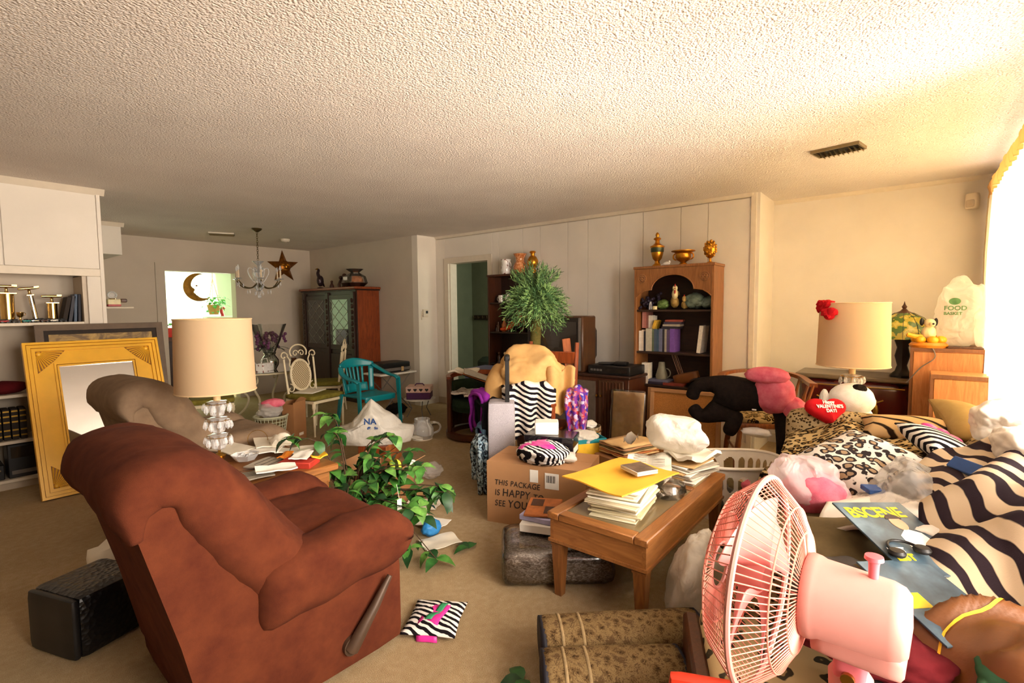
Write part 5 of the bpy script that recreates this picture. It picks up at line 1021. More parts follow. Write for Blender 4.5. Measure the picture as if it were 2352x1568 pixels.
def tv_corner():
    t = thing('television', 'big dark box television with a wooden case on the cabinet', 'television', (4.42, 2.66, 0.73), 4)
    wood('tv_wood', '#3c2416', '#5a3a22', 0.4, 6, (8, 8, 1)); plain('tv_black', '#1a1614', 0.35); plain('tv_glass', '#2a2420', 0.12, coat=0.6); plain('tv_grey', '#6d6660', 0.4)
    MB().bbox(0.0, 0.30, 0, 0.68, 0, 0.58, 0.012).build('case', 'tv_wood', t); MB().rbox((0.42, 0.34, 0.27), (0.32, 0.5, 0.42), 0.08, 5).build('rear_housing', 'tv_black', t)
    MB().box(-0.012, 0.01, 0.02, 0.66, 0.02, 0.56).build('bezel', 'tv_black', t, False); MB().box(-0.016, -0.005, 0.02, 0.045, 0.02, 0.56).build('side_trim', 'tv_grey', t, False)
    MB().grid(10, 10, lambda u, v: (-0.014 - 0.012 * (1 - (2 * u - 1) ** 2) * (1 - (2 * v - 1) ** 2), 0.07 + 0.56 * u, 0.09 + 0.43 * v)).build('screen', 'tv_glass', t, True)
    c = thing('tv_cabinet', 'carved dark wood television cabinet with a speaker cloth front', 'cabinet', (4.40, 2.14, 0)); plain('speaker_cloth', '#6a5a4c', 0.9, bump=0.3, bscale=500)
    MB().bbox(0, 0.60, 0, 1.20, 0.04, 0.70, 0.006).build('body', 'walnut', c); MB().bbox(-0.02, 0.62, -0.02, 1.22, 0.70, 0.73, 0.008).build('top', 'dark_wood', c); MB().box(-0.01, 0.61, -0.01, 1.21, 0, 0.05).build('plinth', 'dark_wood', c, False)
    MB().box(-0.008, 0.0, 0.36, 0.84, 0.08, 0.66).build('speaker_panel', 'speaker_cloth', c, False)
    for y in (0.05, 0.85): MB().bbox(-0.016, 0.0, y, y + 0.27, 0.06, 0.68, 0.004).build('door', 'tv_wood', c)
    for k in range(6): MB().tube([(-0.02, 0.09 + 0.035 * k, 0.08), (-0.02, 0.09 + 0.035 * k, 0.66)], 0.008, 6).build('fluted_rib', 'walnut', c)
    for y in (0.29, 0.335): MB().lathe([(0, 0), (0.014, 0), (0.012, 0.016), (0, 0.018)], 14).xf(Matrix.Translation((-0.01, y, 0.52)) @ Matrix.Rotation(-PI / 2, 4, 'Y')).build('knob', 'brass', c)
    v = thing('video_recorder', 'black video recorder with a remote on top beside the television', 'video recorder', (4.44, 2.15, 0.73))
    MB().bbox(0, 0.34, 0.0, 0.46, 0, 0.085, 0.005).build('case', 'black', v); MB().box(-0.004, 0, 0.03, 0.25, 0.02, 0.06).build('display', 'tv_glass', v, False)
    for k in range(4): MB().box(-0.006, 0.0, 0.30 + 0.035 * k, 0.325 + 0.035 * k, 0.03, 0.05).build('button', 'tv_grey', v, False)
    one(MB().rbox((0, 0, 0.015), (0.06, 0.20, 0.028), 0.01, 4), 'remote_control', 'tv_black', 'black remote control on the video recorder', 'remote', (4.55, 2.44, 0.815), 30); one(MB().rbox((0, 0, 0.02), (0.09, 0.14, 0.04), 0.015, 4), 'game_controller', 'black', 'small black device beside the remote', 'controller', (4.56, 2.30, 0.815), 10)
    # cookie tin and teal box in front
    tn = thing('cookie_tin', 'round decorated tin stuffed with white tissue before the television cabinet', 'tin', (3.88, 2.28, 0.0)); t2 = NT('tin_print'); vv = t2.coord(); t2.base(t2.ramp(t2.noise(vv, 30, 4), [(0.4, '#7a5a34'), (0.6, '#cdbfa0')])); t2.set(rough=0.35, metal=0.3); M['tin_print'] = t2.m
    MB().lathe([(0, 0.0), (0.115, 0.0), (0.115, 0.34), (0.11, 0.34), (0.11, 0.02), (0, 0.02)], 30).build('body', 'tin_print', tn); MB().tube([(0.116 * math.cos(q), 0.116 * math.sin(q), 0.30) for q in (2 * PI * i / 30 for i in range(30))], 0.006, 6, True).build('bead_band', 'brass', tn)
    MB().blob((0, 0, 0.345), (0.09, 0.09, 0.05), 4, 0.3, 2.5, 2, 0.15, 5).build('tissue', 'paper_white', tn, True)
    plain('teal_box', '#0f7d86', 0.5); bx = thing('toy_carton', 'open teal and yellow carton spilling white plastic by the black shoebox', 'box', (3.22, 1.96, 0.0), -35)
    MB().box(-0.16, 0.16, -0.12, -0.115, 0, 0.43).box(-0.16, 0.16, 0.115, 0.12, 0, 0.43).box(-0.16, -0.155, -0.115, 0.115, 0, 0.43).box(0.155, 0.16, -0.115, 0.115, 0, 0.43).box(-0.155, 0.155, -0.115, 0.115, 0, 0.01).build('walls', 'teal_box', bx, False)
    MB().box(-0.163, -0.16, -0.10, 0.03, 0.20, 0.42).build('yellow_panel', 'yellow_print', bx, False); MB().box(-0.12, 0.12, -0.1235, -0.12, 0.22, 0.40).build('yellow_panel', 'yellow_print', bx, False)
    MB().blob((0, 0, 0.43), (0.17, 0.13, 0.06), 4, 0.2, 2, 5, 0.12, 4).build('white_plastic_sheet', 'white_bag', bx, True)
    hb = thing('file_box', 'low wooden file box full of brown folders behind the coffee table', 'box', (3.30, 1.60, 0.0), -20); MB().bbox(-0.20, 0.20, -0.15, 0.15, 0.0, 0.34, 0.005).build('body', 'cardboard_dark', hb)
    for k in range(6): MB().sheet(6, 6, lambda u, v, k=k: (-0.17 + 0.34 * u, -0.13 + 0.26 * v, 0.36 + 0.014 * k + 0.012 * nz(u * 3 + k, v * 3)), 0.008).build('folder', ('kraft', 'orange_brown', 'kraft', 'olive_cloth', 'cardboard', 'kraft')[k], hb, True)
    # leaning frames
    f = thing('cork_board', 'cork board in a wooden frame leaning before the tall bookcase', 'board', (4.42, 1.30, 0.0), 0, rot=(0, 0.10, 0.10))
    plain('cork', '#b5793c', 0.9, var=0.2, scale=120); fr = MB()
    for q in ((0, 0.62, 0, 0.035), (0, 0.62, 0.615, 0.65), (0, 0.035, 0.035, 0.615), (0.585, 0.62, 0.035, 0.615)): fr.bbox(-0.02, 0.005, q[0], q[1], q[2], q[3], 0.004)
    fr.build('frame', 'cardboard', f); MB().box(-0.006, 0.004, 0.034, 0.586, 0.034, 0.616).build('cork_sheet', 'cork', f, False)
    w = thing('wrapped_picture', 'picture sealed in crinkled clear plastic leaning by the cork board', 'picture', (4.30, 1.96, 0.0), 0, rot=(0, 0.14, 0.15))
    MB().bbox(0, 0.012, 0, 0.30, 0, 0.60, 0.003).build('board', 'kraft', w); MB().rbox((0.004, 0.15, 0.31), (0.05, 0.34, 0.62), 0.02, 10, lambda p, u: (p.x + 0.014 * nz(p.y * 20, p.z * 16, 2), p.y, p.z)).build('plastic_wrap', 'clear_film', w, True)
    one(MB().bbox(0, 0.01, 0, 0.42, 0, 0.62, 0.003), 'panel_board', 'cardboard', 'plain tan board leaning behind the cork board', 'board', (4.56, 1.62, 0), 0, rot=(0, 0.08, 0))
tv_corner()

def captain_corner():
    t = thing('captain_chair', 'wooden captain chair with spindles draped in soft toys', 'chair', (4.55, 1.00, 0), 205)
    wood('chair_wood', '#6a3418', '#9a5a2c', 0.3, 6, (8, 8, 1))
    MB().rbox((0, 0, 0.44), (0.50, 0.52, 0.05), 0.02, 5).build('seat', 'chair_wood', t); MB().rbox((0, 0, 0.48), (0.46, 0.48, 0.05), 0.02, 5).build('seat_pad', 'leopard', t, True)
    ring = [(0.24, -0.31, 0.78), (0.10, -0.32, 0.78), (-0.10, -0.31, 0.80), (-0.22, -0.20, 0.82), (-0.26, 0, 0.83), (-0.22, 0.20, 0.82), (-0.10, 0.31, 0.80), (0.10, 0.32, 0.78), (0.24, 0.31, 0.78)]
    b = MB(); pts = [Vector(p) for p in spline(ring, 4)]
    b.sweep([(0, 0), (1, 0)], 0.01, 0.01, 4)
    b = MB()
    b.sheet(len(pts) - 1, 2, lambda u, v: (lambda p: (p.x * (1.0 + 0.12 * (v - 0.5)), p.y * (1.0 + 0.16 * (v - 0.5)), p.z))(pts[min(len(pts) - 1, round(u * (len(pts) - 1)))]), 0.028)
    b.build('arm_rail', 'chair_wood', t)
    for k in (0, 1, 2, 4, 6, 7, 8):
        x, y, z = ring[k]; x2, y2 = x * 0.88, y * 0.74
        MB().tube([(x2, y2, 0.46), (x2 * .7 + x * .3, y2 * .7 + y * .3, 0.55), (x2 * .5 + x * .5, y2 * .5 + y * .5, 0.62), (x2 * .3 + x * .7, y2 * .3 + y * .7, 0.69), (x, y, z)], [0.012, 0.011, 0.019, 0.011, 0.010], 8).build('spindle', 'chair_wood', t)
    for x in (-0.2, 0.2):
        for y in (-0.2, 0.2): MB().tube([(x, y, 0.43), (x * 1.15, y * 1.15, 0.2), (x * 1.25, y * 1.25, 0)], [0.018, 0.024, 0.014], 10).build('leg', 'chair_wood', t)
    for y in (-0.22, 0.22): MB().tube([(-0.22, y, 0.2), (0.22, y, 0.2)], 0.010, 8).build('stretcher', 'chair_wood', t)
    # big black plush ape slumped over the chair
    a = thing('plush_ape', 'large floppy black plush animal slumped over the captain chair', 'soft toy', (0, 0, 0))
    skin_obj('body', 'black_fur', a,
             [(4.177, 0.869, 0.786), (4.158, 1.002, 0.729), (4.139, 1.134, 0.691), (4.120, 1.266, 0.786), (4.101, 1.399, 0.748), (4.092, 1.436, 0.635), (4.101, 1.210, 0.559), (4.063, 1.342, 0.502), (4.045, 1.417, 0.597),
              (4.101, 1.077, 0.540), (4.045, 1.134, 0.389), (4.139, 0.775, 0.597), (4.063, 0.756, 0.370), (4.045, 0.756, 0.134), (4.158, 0.643, 0.625), (4.063, 0.605, 0.389), (4.045, 0.595, 0.134)],
             [(0, 1), (1, 2), (2, 3), (3, 4), (4, 5), (2, 6), (6, 7), (7, 8), (6, 9), (9, 10), (0, 11), (11, 12), (12, 13), (0, 14), (14, 15), (15, 16)],
             [.15, .15, .14, .07, .055, .06, .09, .065, .055, .08, .05, .055, .035, .033, .055, .035, .033])
    MB().blob((4.08, 0.93, 0.44), (0.05, 0.11, 0.035), 3, 0.15, 2, 3).build('furry_tuft', 'white_fur', a, True)
    p = thing('plush_heart', 'big pink plush cushion lying on the black plush animal', 'cushion', (4.10, 0.82, 0.745), 0, rot=(0, -0.25, 0))
    MB().blob((0, 0, 0), (0.10, 0.145, 0.165), 4, 0.10, 1.6, 6).build('cushion', 'pink_plush', p, True); MB().blob((-0.02, 0.04, 0.15), (0.085, 0.155, 0.06), 4, 0.08, 2, 3).build('upper_lobe', 'pink_plush', p, True); MB().blob((-0.01, -0.13, -0.10), (0.07, 0.08, 0.09), 4, 0.08, 2, 9).build('lower_lobe', 'pink_plush', p, True)
    MB().box(-0.115, -0.112, 0.10, 0.13, -0.10, -0.09).build('care_tag', 'paper_white', p, False)
    # basket
    k = thing('laundry_basket', 'white plastic laundry basket with oval slots beside the sofa', 'basket', (3.53, 0.925, 0), -52)
    W = 0.012
    def bp(u, v, off=0.0):       # point on wall: u around, v height
        q = 2 * PI * u; sq = lambda c: math.copysign(abs(c) ** 0.7, c)
        r = 0.80 + 0.20 * v; return (sq(math.cos(q)) * (0.315 * r + off), sq(math.sin(q)) * (0.225 * r + off), 0.37 * v)
    b = MB(); nU, bands = 112, [(0.0, 0.30), (0.30, 0.60), (0.60, 1.0)]
    def solid(u0, u1, v0, v1, n=1):
        for i in range(n):
            a, c = u0 + (u1 - u0) * i / n, u0 + (u1 - u0) * (i + 1) / n
            b.add([bp(a, v0), bp(c, v0), bp(c, v1), bp(a, v1), bp(a, v0, -0.004), bp(c, v0, -0.004), bp(c, v1, -0.004), bp(a, v1, -0.004)], [(0, 1, 2, 3), (7, 6, 5, 4), (0, 4, 5, 1), (2, 6, 7, 3), (1, 5, 6, 2), (3, 7, 4, 0)])
    for v0, v1 in ((0, 0.12), (0.44, 0.56), (0.86, 1.0)): solid(0, 1, v0, v1, 112)
    for row in ((0.12, 0.44), (0.56, 0.86)):
        for i in range(28):
            u0 = i / 28; solid(u0, u0 + 0.35 / 28, row[0], row[1])
            # rounded slot ends
            for (e, s) in ((row[0], 1), (row[1], -1)):
                for q in range(3):
                    a0 = u0 + 0.35 / 28; wd = 0.65 / 28; cut = (0.30, 0.14, 0.05)[q] * wd; hh = 0.022
                    va, vb = e + s * q * hh, e + s * (q + 1) * hh
                    solid(a0, a0 + cut, min(va, vb), max(va, vb)); solid(a0 + wd - cut, a0 + wd, min(va, vb), max(va, vb))
    b.build('slotted_wall', 'white_plastic', k, False)
    MB().tube([Vector(bp(i / 64, 1.0)) for i in range(64)], 0.011, 8, True).build('rim', 'white_plastic', k)
    MB().prism([bp(i / 48, 0.0)[:2] for i in range(48)], 0.008, h0=0.0).build('bottom', 'white_plastic', k, False)
    for i, (m, x, y, z, r) in enumerate((('grey_cloth', -0.10, 0.0, 0.12, 0.13), ('pink_plush', 0.10, -0.04, 0.16, 0.10), ('olive_cloth', 0.0, 0.05, 0.14, 0.11))):
        one(MB().blob((0, 0, 0), (r, r * 0.9, r * 0.75), 4, 0.2, 2, i * 3.0, 0.1, 4), 'garment', m, ('dark grey garment in the laundry basket', 'pink garment in the laundry basket', 'olive garment in the laundry basket')[i], 'clothes', (3.53 + 0.616 * x + 0.788 * y, 0.925 - 0.788 * x + 0.616 * y, z), smooth=True)
def skin_obj(name, mat, parent, verts, edges, radii, sub=2):
    me = bpy.data.meshes.new(name); me.from_pydata(verts, edges, []); o = bpy.data.objects.new(name, me); COL.objects.link(o); o.parent = parent
    md = o.modifiers.new('skin', 'SKIN'); md.use_smooth_shade = True
    for i, r in enumerate(radii): me.skin_vertices[0].data[i].radius = (r, r)
    me.skin_vertices[0].data[0].use_root = True
    s = o.modifiers.new('sub', 'SUBSURF'); s.levels = sub; s.render_levels = sub
    dg = bpy.context.evaluated_depsgraph_get(); dg.update(); m2 = bpy.data.meshes.new_from_object(o.evaluated_get(dg)); o.modifiers.clear(); o.data = m2; bpy.data.meshes.remove(me); m2.materials.clear(); m2.materials.append(M[mat]); m2.name = name
    return o
captain_corner()

def window_corner():
    t = thing('side_table', 'small dark side table behind the sofa arm under the white shaded lamp', 'table', (3.93, 0.28, 0)); MB().bbox(-0.25, 0.25, -0.28, 0.28, 0.53, 0.56, 0.008).build('table_top', 'walnut', t)
    for x in (-0.22, 0.22):
        for y in (-0.25, 0.25): MB().tube([(x, y, 0.54), (x, y, 0)], [0.02, 0.014], 8).build('leg', 'walnut', t)
    L = drum_lamp('table_lamp', 'crystal table lamp with a bright cream drum shade beside the window', (3.875, 0.325, 0.56), 0.1, (0.20, 0.19, 0.40), 3)
    w = thing('ribbon_garland', 'red fluffy garland draped over the top of the lamp shade', 'garland', (3.875, 0.325, 1.352))
    for k in range(16):
        a = 1.25 + 0.095 * k; MB().blob(((0.18 + 0.035 * (k > 12)) * math.cos(a), (0.18 + 0.035 * (k > 12)) * math.sin(a), 0.04 + 0.016 * math.sin(k * 1.7) - (0.04 if k > 12 else 0)), 0.030, 2, 0.35, 3, k).build('tuft', 'red_plush', w, False)
    # ornate chest
    c = thing('ornate_chest', 'dark red lacquer chest with gilt figures and a marble top', 'chest', (5.20, 0.04, 0)); plain('lacquer', '#4a120e', 0.2, var=0.25, scale=6, coat=0.6); plain('marble_top', '#6b5f4c', 0.3, var=0.2, scale=10); plain('gilt', '#a8822f', 0.35, 0.7)
    MB().rbox((0.20, 0.40, 0.42), (0.40, 0.80, 0.66), 0.03, 8, lambda p, u: (p.x - 0.03 * (1 - u.y ** 2) * (u.x < 0), p.y, p.z)).build('body', 'lacquer', c, True); MB().bbox(-0.05, 0.43, -0.03, 0.83, 0.75, 0.79, 0.012).build('marble_slab', 'marble_top', c)
    for y in (0.06, 0.74):
        for x in (0.04, 0.36): MB().tube([(x, y, 0.12), (x - 0.02, y, 0.05), (x, y, 0.0)], [0.03, 0.02, 0.025], 8).build('foot', 'gilt', c)
    for y in (0.60, 0.22):
        f = MB().lathe([(0, 0), (0.018, 0), (0.012, 0.04), (0.02, 0.09), (0.014, 0.13), (0.006, 0.14), (0.013, 0.155), (0.01, 0.175), (0, 0.178)], 10, (-0.022, y, 0.42), sx=0.5).build('gilt_figure', 'gilt', c); MB().tube([(-0.03, y - 0.05, 0.60), (-0.03, y, 0.575), (-0.03, y + 0.05, 0.60)], 0.006, 6).build('gilt_branch', 'gilt', f)
    for y in (0.41,):
        for s in (-1, 1): MB().tube(spline([(-0.035, y, 0.60), (-0.035, y + s * 0.06, 0.615), (-0.035, y + s * 0.11, 0.595)], 4), 0.007, 6).build('gilt_swag', 'gilt', c)
    for z in (0.12, 0.70): MB().tube([(-0.012, 0.03, z), (-0.03, 0.4, z), (-0.012, 0.77, z)], 0.006, 6).build('gilt_border', 'gilt', c)
    # leaded glass lamp
    l = thing('glass_shade_lamp', 'dark based table lamp with a yellow green leaded glass dome', 'lamp', (5.33, 0.10, 0.79)); t = NT('stained'); v = t.coord(); vo = t.n('ShaderNodeTexVoronoi', i_Vector=v, i_Scale=26.0)
    tn = t.n('ShaderNodeTexNoise', i_Vector=v, i_Scale=16.0); t.base(t.ramp(tn.outputs[0], [(0.30, '#4d6b25'), (0.45, '#b3a33a'), (0.55, '#c9b95a'), (0.68, '#8a9a3a')], 'CONSTANT')); t.set(rough=0.25, coat=0.3); M['stained'] = t.m
    prof = [(0, 0), (0.085, 0), (0.085, 0.015), (0.05, 0.05), (0.035, 0.10), (0.055, 0.18), (0.04, 0.25), (0.06, 0.31), (0.03, 0.34), (0, 0.34)]
    MB().lathe(prof, 20, flute=(6, 0.08)).build('base', 'black', l); MB().tube([(0, 0, 0.3), (0, 0, 0.58)], 0.008, 8).build('stem', 'black', l)
    so = MB().lathe([(0.21, 0.325), (0.205, 0.37), (0.18, 0.44), (0.13, 0.50), (0.06, 0.54), (0.03, 0.545), (0.03, 0.54), (0.13, 0.495), (0.178, 0.435), (0.2, 0.365), (0.206, 0.325), (0.21, 0.325)], 36).build('glass_shade', 'stained', l)
    for k in range(12):
        a = 2 * PI * k / 12; MB().tube([(r * math.cos(a), r * math.sin(a), z) for r, z in ((0.211, 0.325), (0.206, 0.37), (0.181, 0.44), (0.131, 0.5), (0.06, 0.541))], 0.0018, 5).build('lead_line', 'black', so)
    MB().lathe([(0.07, 0.535), (0.03, 0.555), (0.012, 0.575), (0.02, 0.59), (0.008, 0.61), (0, 0.64)], 14).build('finial', 'walnut', l)
    # speakers
    wood('veneer', '#a8683a', '#c98a56', 0.45, 5, (8, 8, 1)); wood('veneer_dark', '#6a3f22', '#7d4e2c', 0.5, 5, (8, 8, 1))
    for k, (lb, x, y0, y1, z, d) in enumerate((('tall wooden loudspeaker cabinet holding the dog ornament', 4.90, -0.39, 0.045, 1.07, 0.36), ('shorter wooden loudspeaker cabinet before the curtain', 4.55, -0.395, -0.075, 0.91, 0.30))):
        s = thing('loudspeaker', lb, 'speaker', (x, y0, 0)); W = y1 - y0
        MB().bbox(0.014, d, 0, W, 0, z, 0.005).build('cabinet', 'veneer', s); MB().bbox(0.006, 0.014, 0.02, W - 0.02, 0.03, z - 0.03, 0.003).build('grille_panel', 'veneer', s)
        fr = MB()
        for q in ((0, W, z - 0.025, z), (0, W, 0, 0.03), (0, 0.018, 0.03, z - 0.025), (W - 0.018, W, 0.03, z - 0.025)): fr.box(0.0, 0.014, q[0], q[1], q[2], q[3])
        fr.build('front_frame', 'veneer_dark', s, False)
    cd = MB().tube(spline([(4.95, -0.05, 1.075), (4.90, -0.08, 1.075), (4.885, -0.10, 1.0), (4.88, -0.02, 0.92), (4.87, 0.06, 0.80)], 5), 0.004, 6); one(cd, 'speaker_cord', 'tv_grey', 'thin grey cord hanging down the front of the tall speaker', 'cord')
    # dog ornament with fruit
    d = thing('dog_ornament', 'ceramic black eared puppy sitting among yellow fruit on the tall speaker', 'ornament', (5.00, -0.06, 1.07), 200); plain('fruit_yellow', '#e0a01c', 0.35); plain('dog_cream', '#e6cfa0', 0.45); plain('fruit_orange', '#c87a24', 0.35)
    MB().lathe([(0, 0), (0.11, 0), (0.12, 0.02), (0.10, 0.04), (0, 0.045)], 24).build('basket', 'fruit_orange', d)
    for k in range(6): a = k * 1.05; MB().sphere((0.07 * math.cos(a), 0.075 * math.sin(a), 0.06), (0.036, 0.036, 0.03), 12, 8).build('fruit', 'fruit_yellow', d)
    MB().tube(spline([(0.02, -0.05, 0.08), (0.03, -0.10, 0.085), (0.02, -0.15, 0.10)], 5), [0.018] * 10 + [0.008], 8).build('banana', 'fruit_yellow', d)
    MB().blob((0, 0, 0.11), (0.045, 0.045, 0.06), 4, 0.04).build('body', 'dog_cream', d, True); MB().sphere((0.01, 0, 0.185), (0.042, 0.036, 0.034)).build('head', 'dog_cream', d); MB().sphere((0.05, 0, 0.178), (0.024, 0.02, 0.018)).build('muzzle', 'dog_cream', d); MB().sphere((0.072, 0, 0.182), 0.008, 8, 6).build('nose', 'black', d)
    for s in (-1, 1): MB().blob((-0.005, s * 0.045, 0.195), (0.016, 0.014, 0.03), 3, 0.05).build('ear', 'black', d, True)
    mat = one(MB().bbox(-0.14, 0.14, -0.10, 0.10, 0, 0.012, 0.003), 'woven_mat', 'walnut', 'dark ribbed mat under the plastic bag on the tall speaker', 'mat', (5.06, -0.27, 1.07))
    g = thing('grocery_bag', 'thin white grocery bag with green print hanging over the tall speaker', 'bag', (5.02, -0.27, 1.085)); sheer('thin_bag', '#f1ece6', 0.5, 0.35, 6, 0.05, 0.6, 0.5); plain('green_print', '#4e7a4a', 0.6)
    sk_ = MB().blob((0.0, 0.02, 0.24), (0.10, 0.17, 0.24), 5, 0.14, 1.8, 3, 0.10, 3.4, floor=0.0).build('sack', 'thin_bag', g, True)
    MB().blob((-0.03, -0.11, 0.22), (0.07, 0.10, 0.22), 5, 0.2, 1.8, 8, 0.12, 3.4, floor=0.0).build('handles', 'thin_bag', g, True)
    for s, z, sz in (('FOOD', 0.27, 0.045), ('BASKET', 0.235, 0.03)): wrap_on(text(s, sz, 'green_print', g, 'lettering', (-0.115, 0.13, z), (PI / 2, 0, -PI / 2), 0, 0.0, bold=0.001), sk_, (1, 0, 0), 0.003)
    wrap_on(MB().grid(8, 8, lambda u, v: (-0.3, 0.07 + 0.034 * (2 * u - 1) * math.sqrt(1 - 0.5 * (2 * v - 1) ** 2), 0.335 + 0.026 * (2 * v - 1) * math.sqrt(1 - 0.5 * (2 * u - 1) ** 2))).build('printed_emblem', 'green_print', g, True), sk_, (1, 0, 0), 0.003)
window_corner()
# ---------------------------------------------------------------- left wall: built-in shelves, mirror, painting
def built_in():
    t = thing('built_in_bookcase', 'white built in wall bookcase with closed upper panel and open shelves', 'bookcase', (0, 0, 0))
    xL, xR, f, bk = -1.2, 1.17, 5.50, 5.868
    MB().box(xL, xR - 0.012, f + 0.012, bk, 1.755, 2.44).build('upper_box', 'wall', t, False)
    MB().bbox(xL, 0.555, f, f + 0.012, 1.765, 2.395, 0.003).build('panel', 'wall', t); MB().bbox(0.56, xR - 0.03, f, f + 0.012, 1.765, 2.395, 0.003).build('panel', 'wall', t)
    MB().bbox(xR - 0.028, xR, f - 0.004, bk, 0.0, 2.42, 0.003).build('end_panel', 'wall', t)
    MB().bbox(xL, xR - 0.028, f - 0.006, f + 0.03, 1.70, 1.763, 0.003).build('rail', 'trim', t)
    MB().bbox(1.05, xR - 0.028, f, f + 0.02, 0.0, 1.70, 0.003).build('stile', 'wall', t)
    MB().box(1.02, 1.05, f + 0.02, bk, 0, 1.70).build('side_lining', 'trim_dark', t, False)
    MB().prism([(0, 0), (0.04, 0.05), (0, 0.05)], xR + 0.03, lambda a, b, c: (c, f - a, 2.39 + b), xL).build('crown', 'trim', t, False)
    MB().box(xL, 1.02, bk - 0.012, bk, 0.0, 1.755).build('back_panel', 'wall_shaded', t, False)
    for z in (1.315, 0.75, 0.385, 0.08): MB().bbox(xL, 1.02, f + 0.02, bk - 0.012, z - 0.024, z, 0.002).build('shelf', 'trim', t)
    MB().box(xL, 1.02, f + 0.04, bk, 0, 0.056).build('plinth', 'trim_dark', t, False)
    z = 1.315
    # trophies
    plain('trophy_gold', '#d8b470', 0.18, 1.0, var=0.05); plain('trophy_red', '#9a2f2a', 0.3, 0.5); plain('chrome', '#d8d8d4', 0.12, 1.0, var=0.02); plain('teal_toy', '#1d8a80', 0.4)
    def trophy(lb, x, y, col_r, col_h, tilt, m, fig):
        o = thing('trophy', lb, 'trophy', (x, y, z), 0, rot=(0, tilt, 0))
        MB().bbox(-0.045, 0.045, -0.04, 0.04, 0, 0.03, 0.004).build('plinth', 'black', o)
        MB().lathe([(0, 0.03), (col_r, 0.03), (col_r * 1.05, 0.03 + col_h), (0, 0.03 + col_h)], 18).build('column', m, o)
        MB().bbox(-col_r * 1.3, col_r * 1.3, -col_r * 1.2, col_r * 1.2, 0.03 + col_h, 0.04 + col_h, 0.002).build('cap', 'trophy_gold', o)
        h = 0.04 + col_h; MB().lathe([(0, h), (0.014, h), (0.008, h + 0.02), (0.012, h + 0.035), (0, h + 0.04)], 12).build('stem', 'trophy_gold', o)
        MB().rbox((0, 0, h + 0.05), (0.13, 0.03, 0.022), 0.01, 4).build('car_figure', 'trophy_gold', o); MB().box(0.03, 0.06, -0.03, 0.03, h + 0.055, h + 0.062).build('car_wing', 'trophy_gold', o, False)
        return o
    trophy('wide gold column trophy with a racing car on top', 0.57, 5.62, 0.042, 0.20, 0, 'trophy_gold', 0); trophy('slim leaning trophy with a silver striped column', 0.735, 5.64, 0.018, 0.19, -0.12, 'chrome', 0); trophy('short trophy with a gold square column', 0.835, 5.62, 0.032, 0.125, 0.0, 'trophy_gold', 0)
    o = thing('trophy_cup', 'tiny gold cup beside the wide trophy', 'trophy', (0.635, 5.58, z)); MB().lathe([(0, 0), (0.016, 0), (0.006, 0.015), (0.006, 0.04), (0.02, 0.055), (0.022, 0.085), (0, 0.06)], 14).build('cup', 'trophy_gold', o); MB().tube([(0.022 + 0.01 * math.sin(q), 0, 0.07 + 0.012 * math.cos(q)) for q in (PI * i / 6 for i in range(7))], 0.002, 5).build('handle', 'trophy_gold', o)
    cars = [('teal_toy', 'small teal toy car at the shelf front', 0.665), ('red_ceramic', 'small dark red toy car by the gold trophy', 0.54), ('chrome', 'silver toy car before the slim trophy', 0.715), ('walnut', 'brown toy car before the slim trophy', 0.77), ('white_plastic', 'white toy car before the short trophy', 0.83), ('black', 'black toy car beside the leaning albums', 0.885), ('grey_cloth', 'grey toy car beside the wide trophy', 0.605)]
    for m, lb, x in cars:
        c = thing('toy_car', lb, 'toy car', (x, 5.545, z), 10); MB().rbox((0, 0, 0.015), (0.05, 0.024, 0.014), 0.005, 3).build('body', m, c); MB().rbox((-0.003, 0, 0.025), (0.026, 0.02, 0.012), 0.005, 3).build('cabin', 'black', c)
        for sx in (-0.016, 0.016):
            for sy in (-0.012, 0.012): MB().tube([(sx, sy - 0.003, 0.007), (sx, sy + 0.003, 0.007)], 0.007, 8).build('wheel', 'black', c)
    for k, (w, h, x, le, m, lb) in enumerate(((0.03, 0.215, 0.885, 0.20, 'books_dark', 'black framed album leaning at the shelf end'), (0.025, 0.225, 0.925, 0.16, 'spine12', 'dark album between the leaning ones'), (0.02, 0.235, 0.962, 0.06, 'spine9', 'slate blue album at the end panel'), (0.02, 0.235, 0.99, 0.04, 'spine12', 'thin black album against the end panel'))):
        b = thing('album', lb, 'album', (x, 5.58, z), 0, rot=(0, le, 0)); MB().bbox(0, w, 0, 0.16, 0, h, 0.002).build('cover', m, b); MB().box(0.003, w - 0.003, 0.004, 0.162, 0.004, h - 0.004).build('pages', 'paper', b, False)
    # lower shelves
    for k in range(9):
        b = thing('volume', 'dark leather bound volume with gilt bands in the row behind the gold mirror', 'book', (0.20 + 0.048 * k, 5.56, 0.385), 0, 'gilt banded volumes on the lower shelf'); MB().rbox((0.022, 0.08, 0.125), (0.044, 0.16, 0.25), 0.008, 3).build('binding', 'books_dark', b)
        for q in (0.03, 0.075, 0.14, 0.185, 0.225): MB().box(0.004, 0.040, -0.0025, 0.002, q, q + 0.012).build('gilt_band', 'gilt', b, False)
    one(MB().blob((0, 0, 0.05), (0.16, 0.08, 0.055), 3, 0.15, 2, 4, floor=0.0), 'cloth_bundle', 'maroon', 'dark red cloth bundle on the middle shelf', 'cloth', (0.50, 5.64, 0.75)); one(MB().bbox(-0.12, 0.12, -0.08, 0.08, 0, 0.04, 0.004), 'game_box', 'lacquer', 'flat dark red box in front of the cloth bundle', 'box', (0.40, 5.62, 0.60 + 0.04) if False else (0.22, 5.62, 0.75), 8)
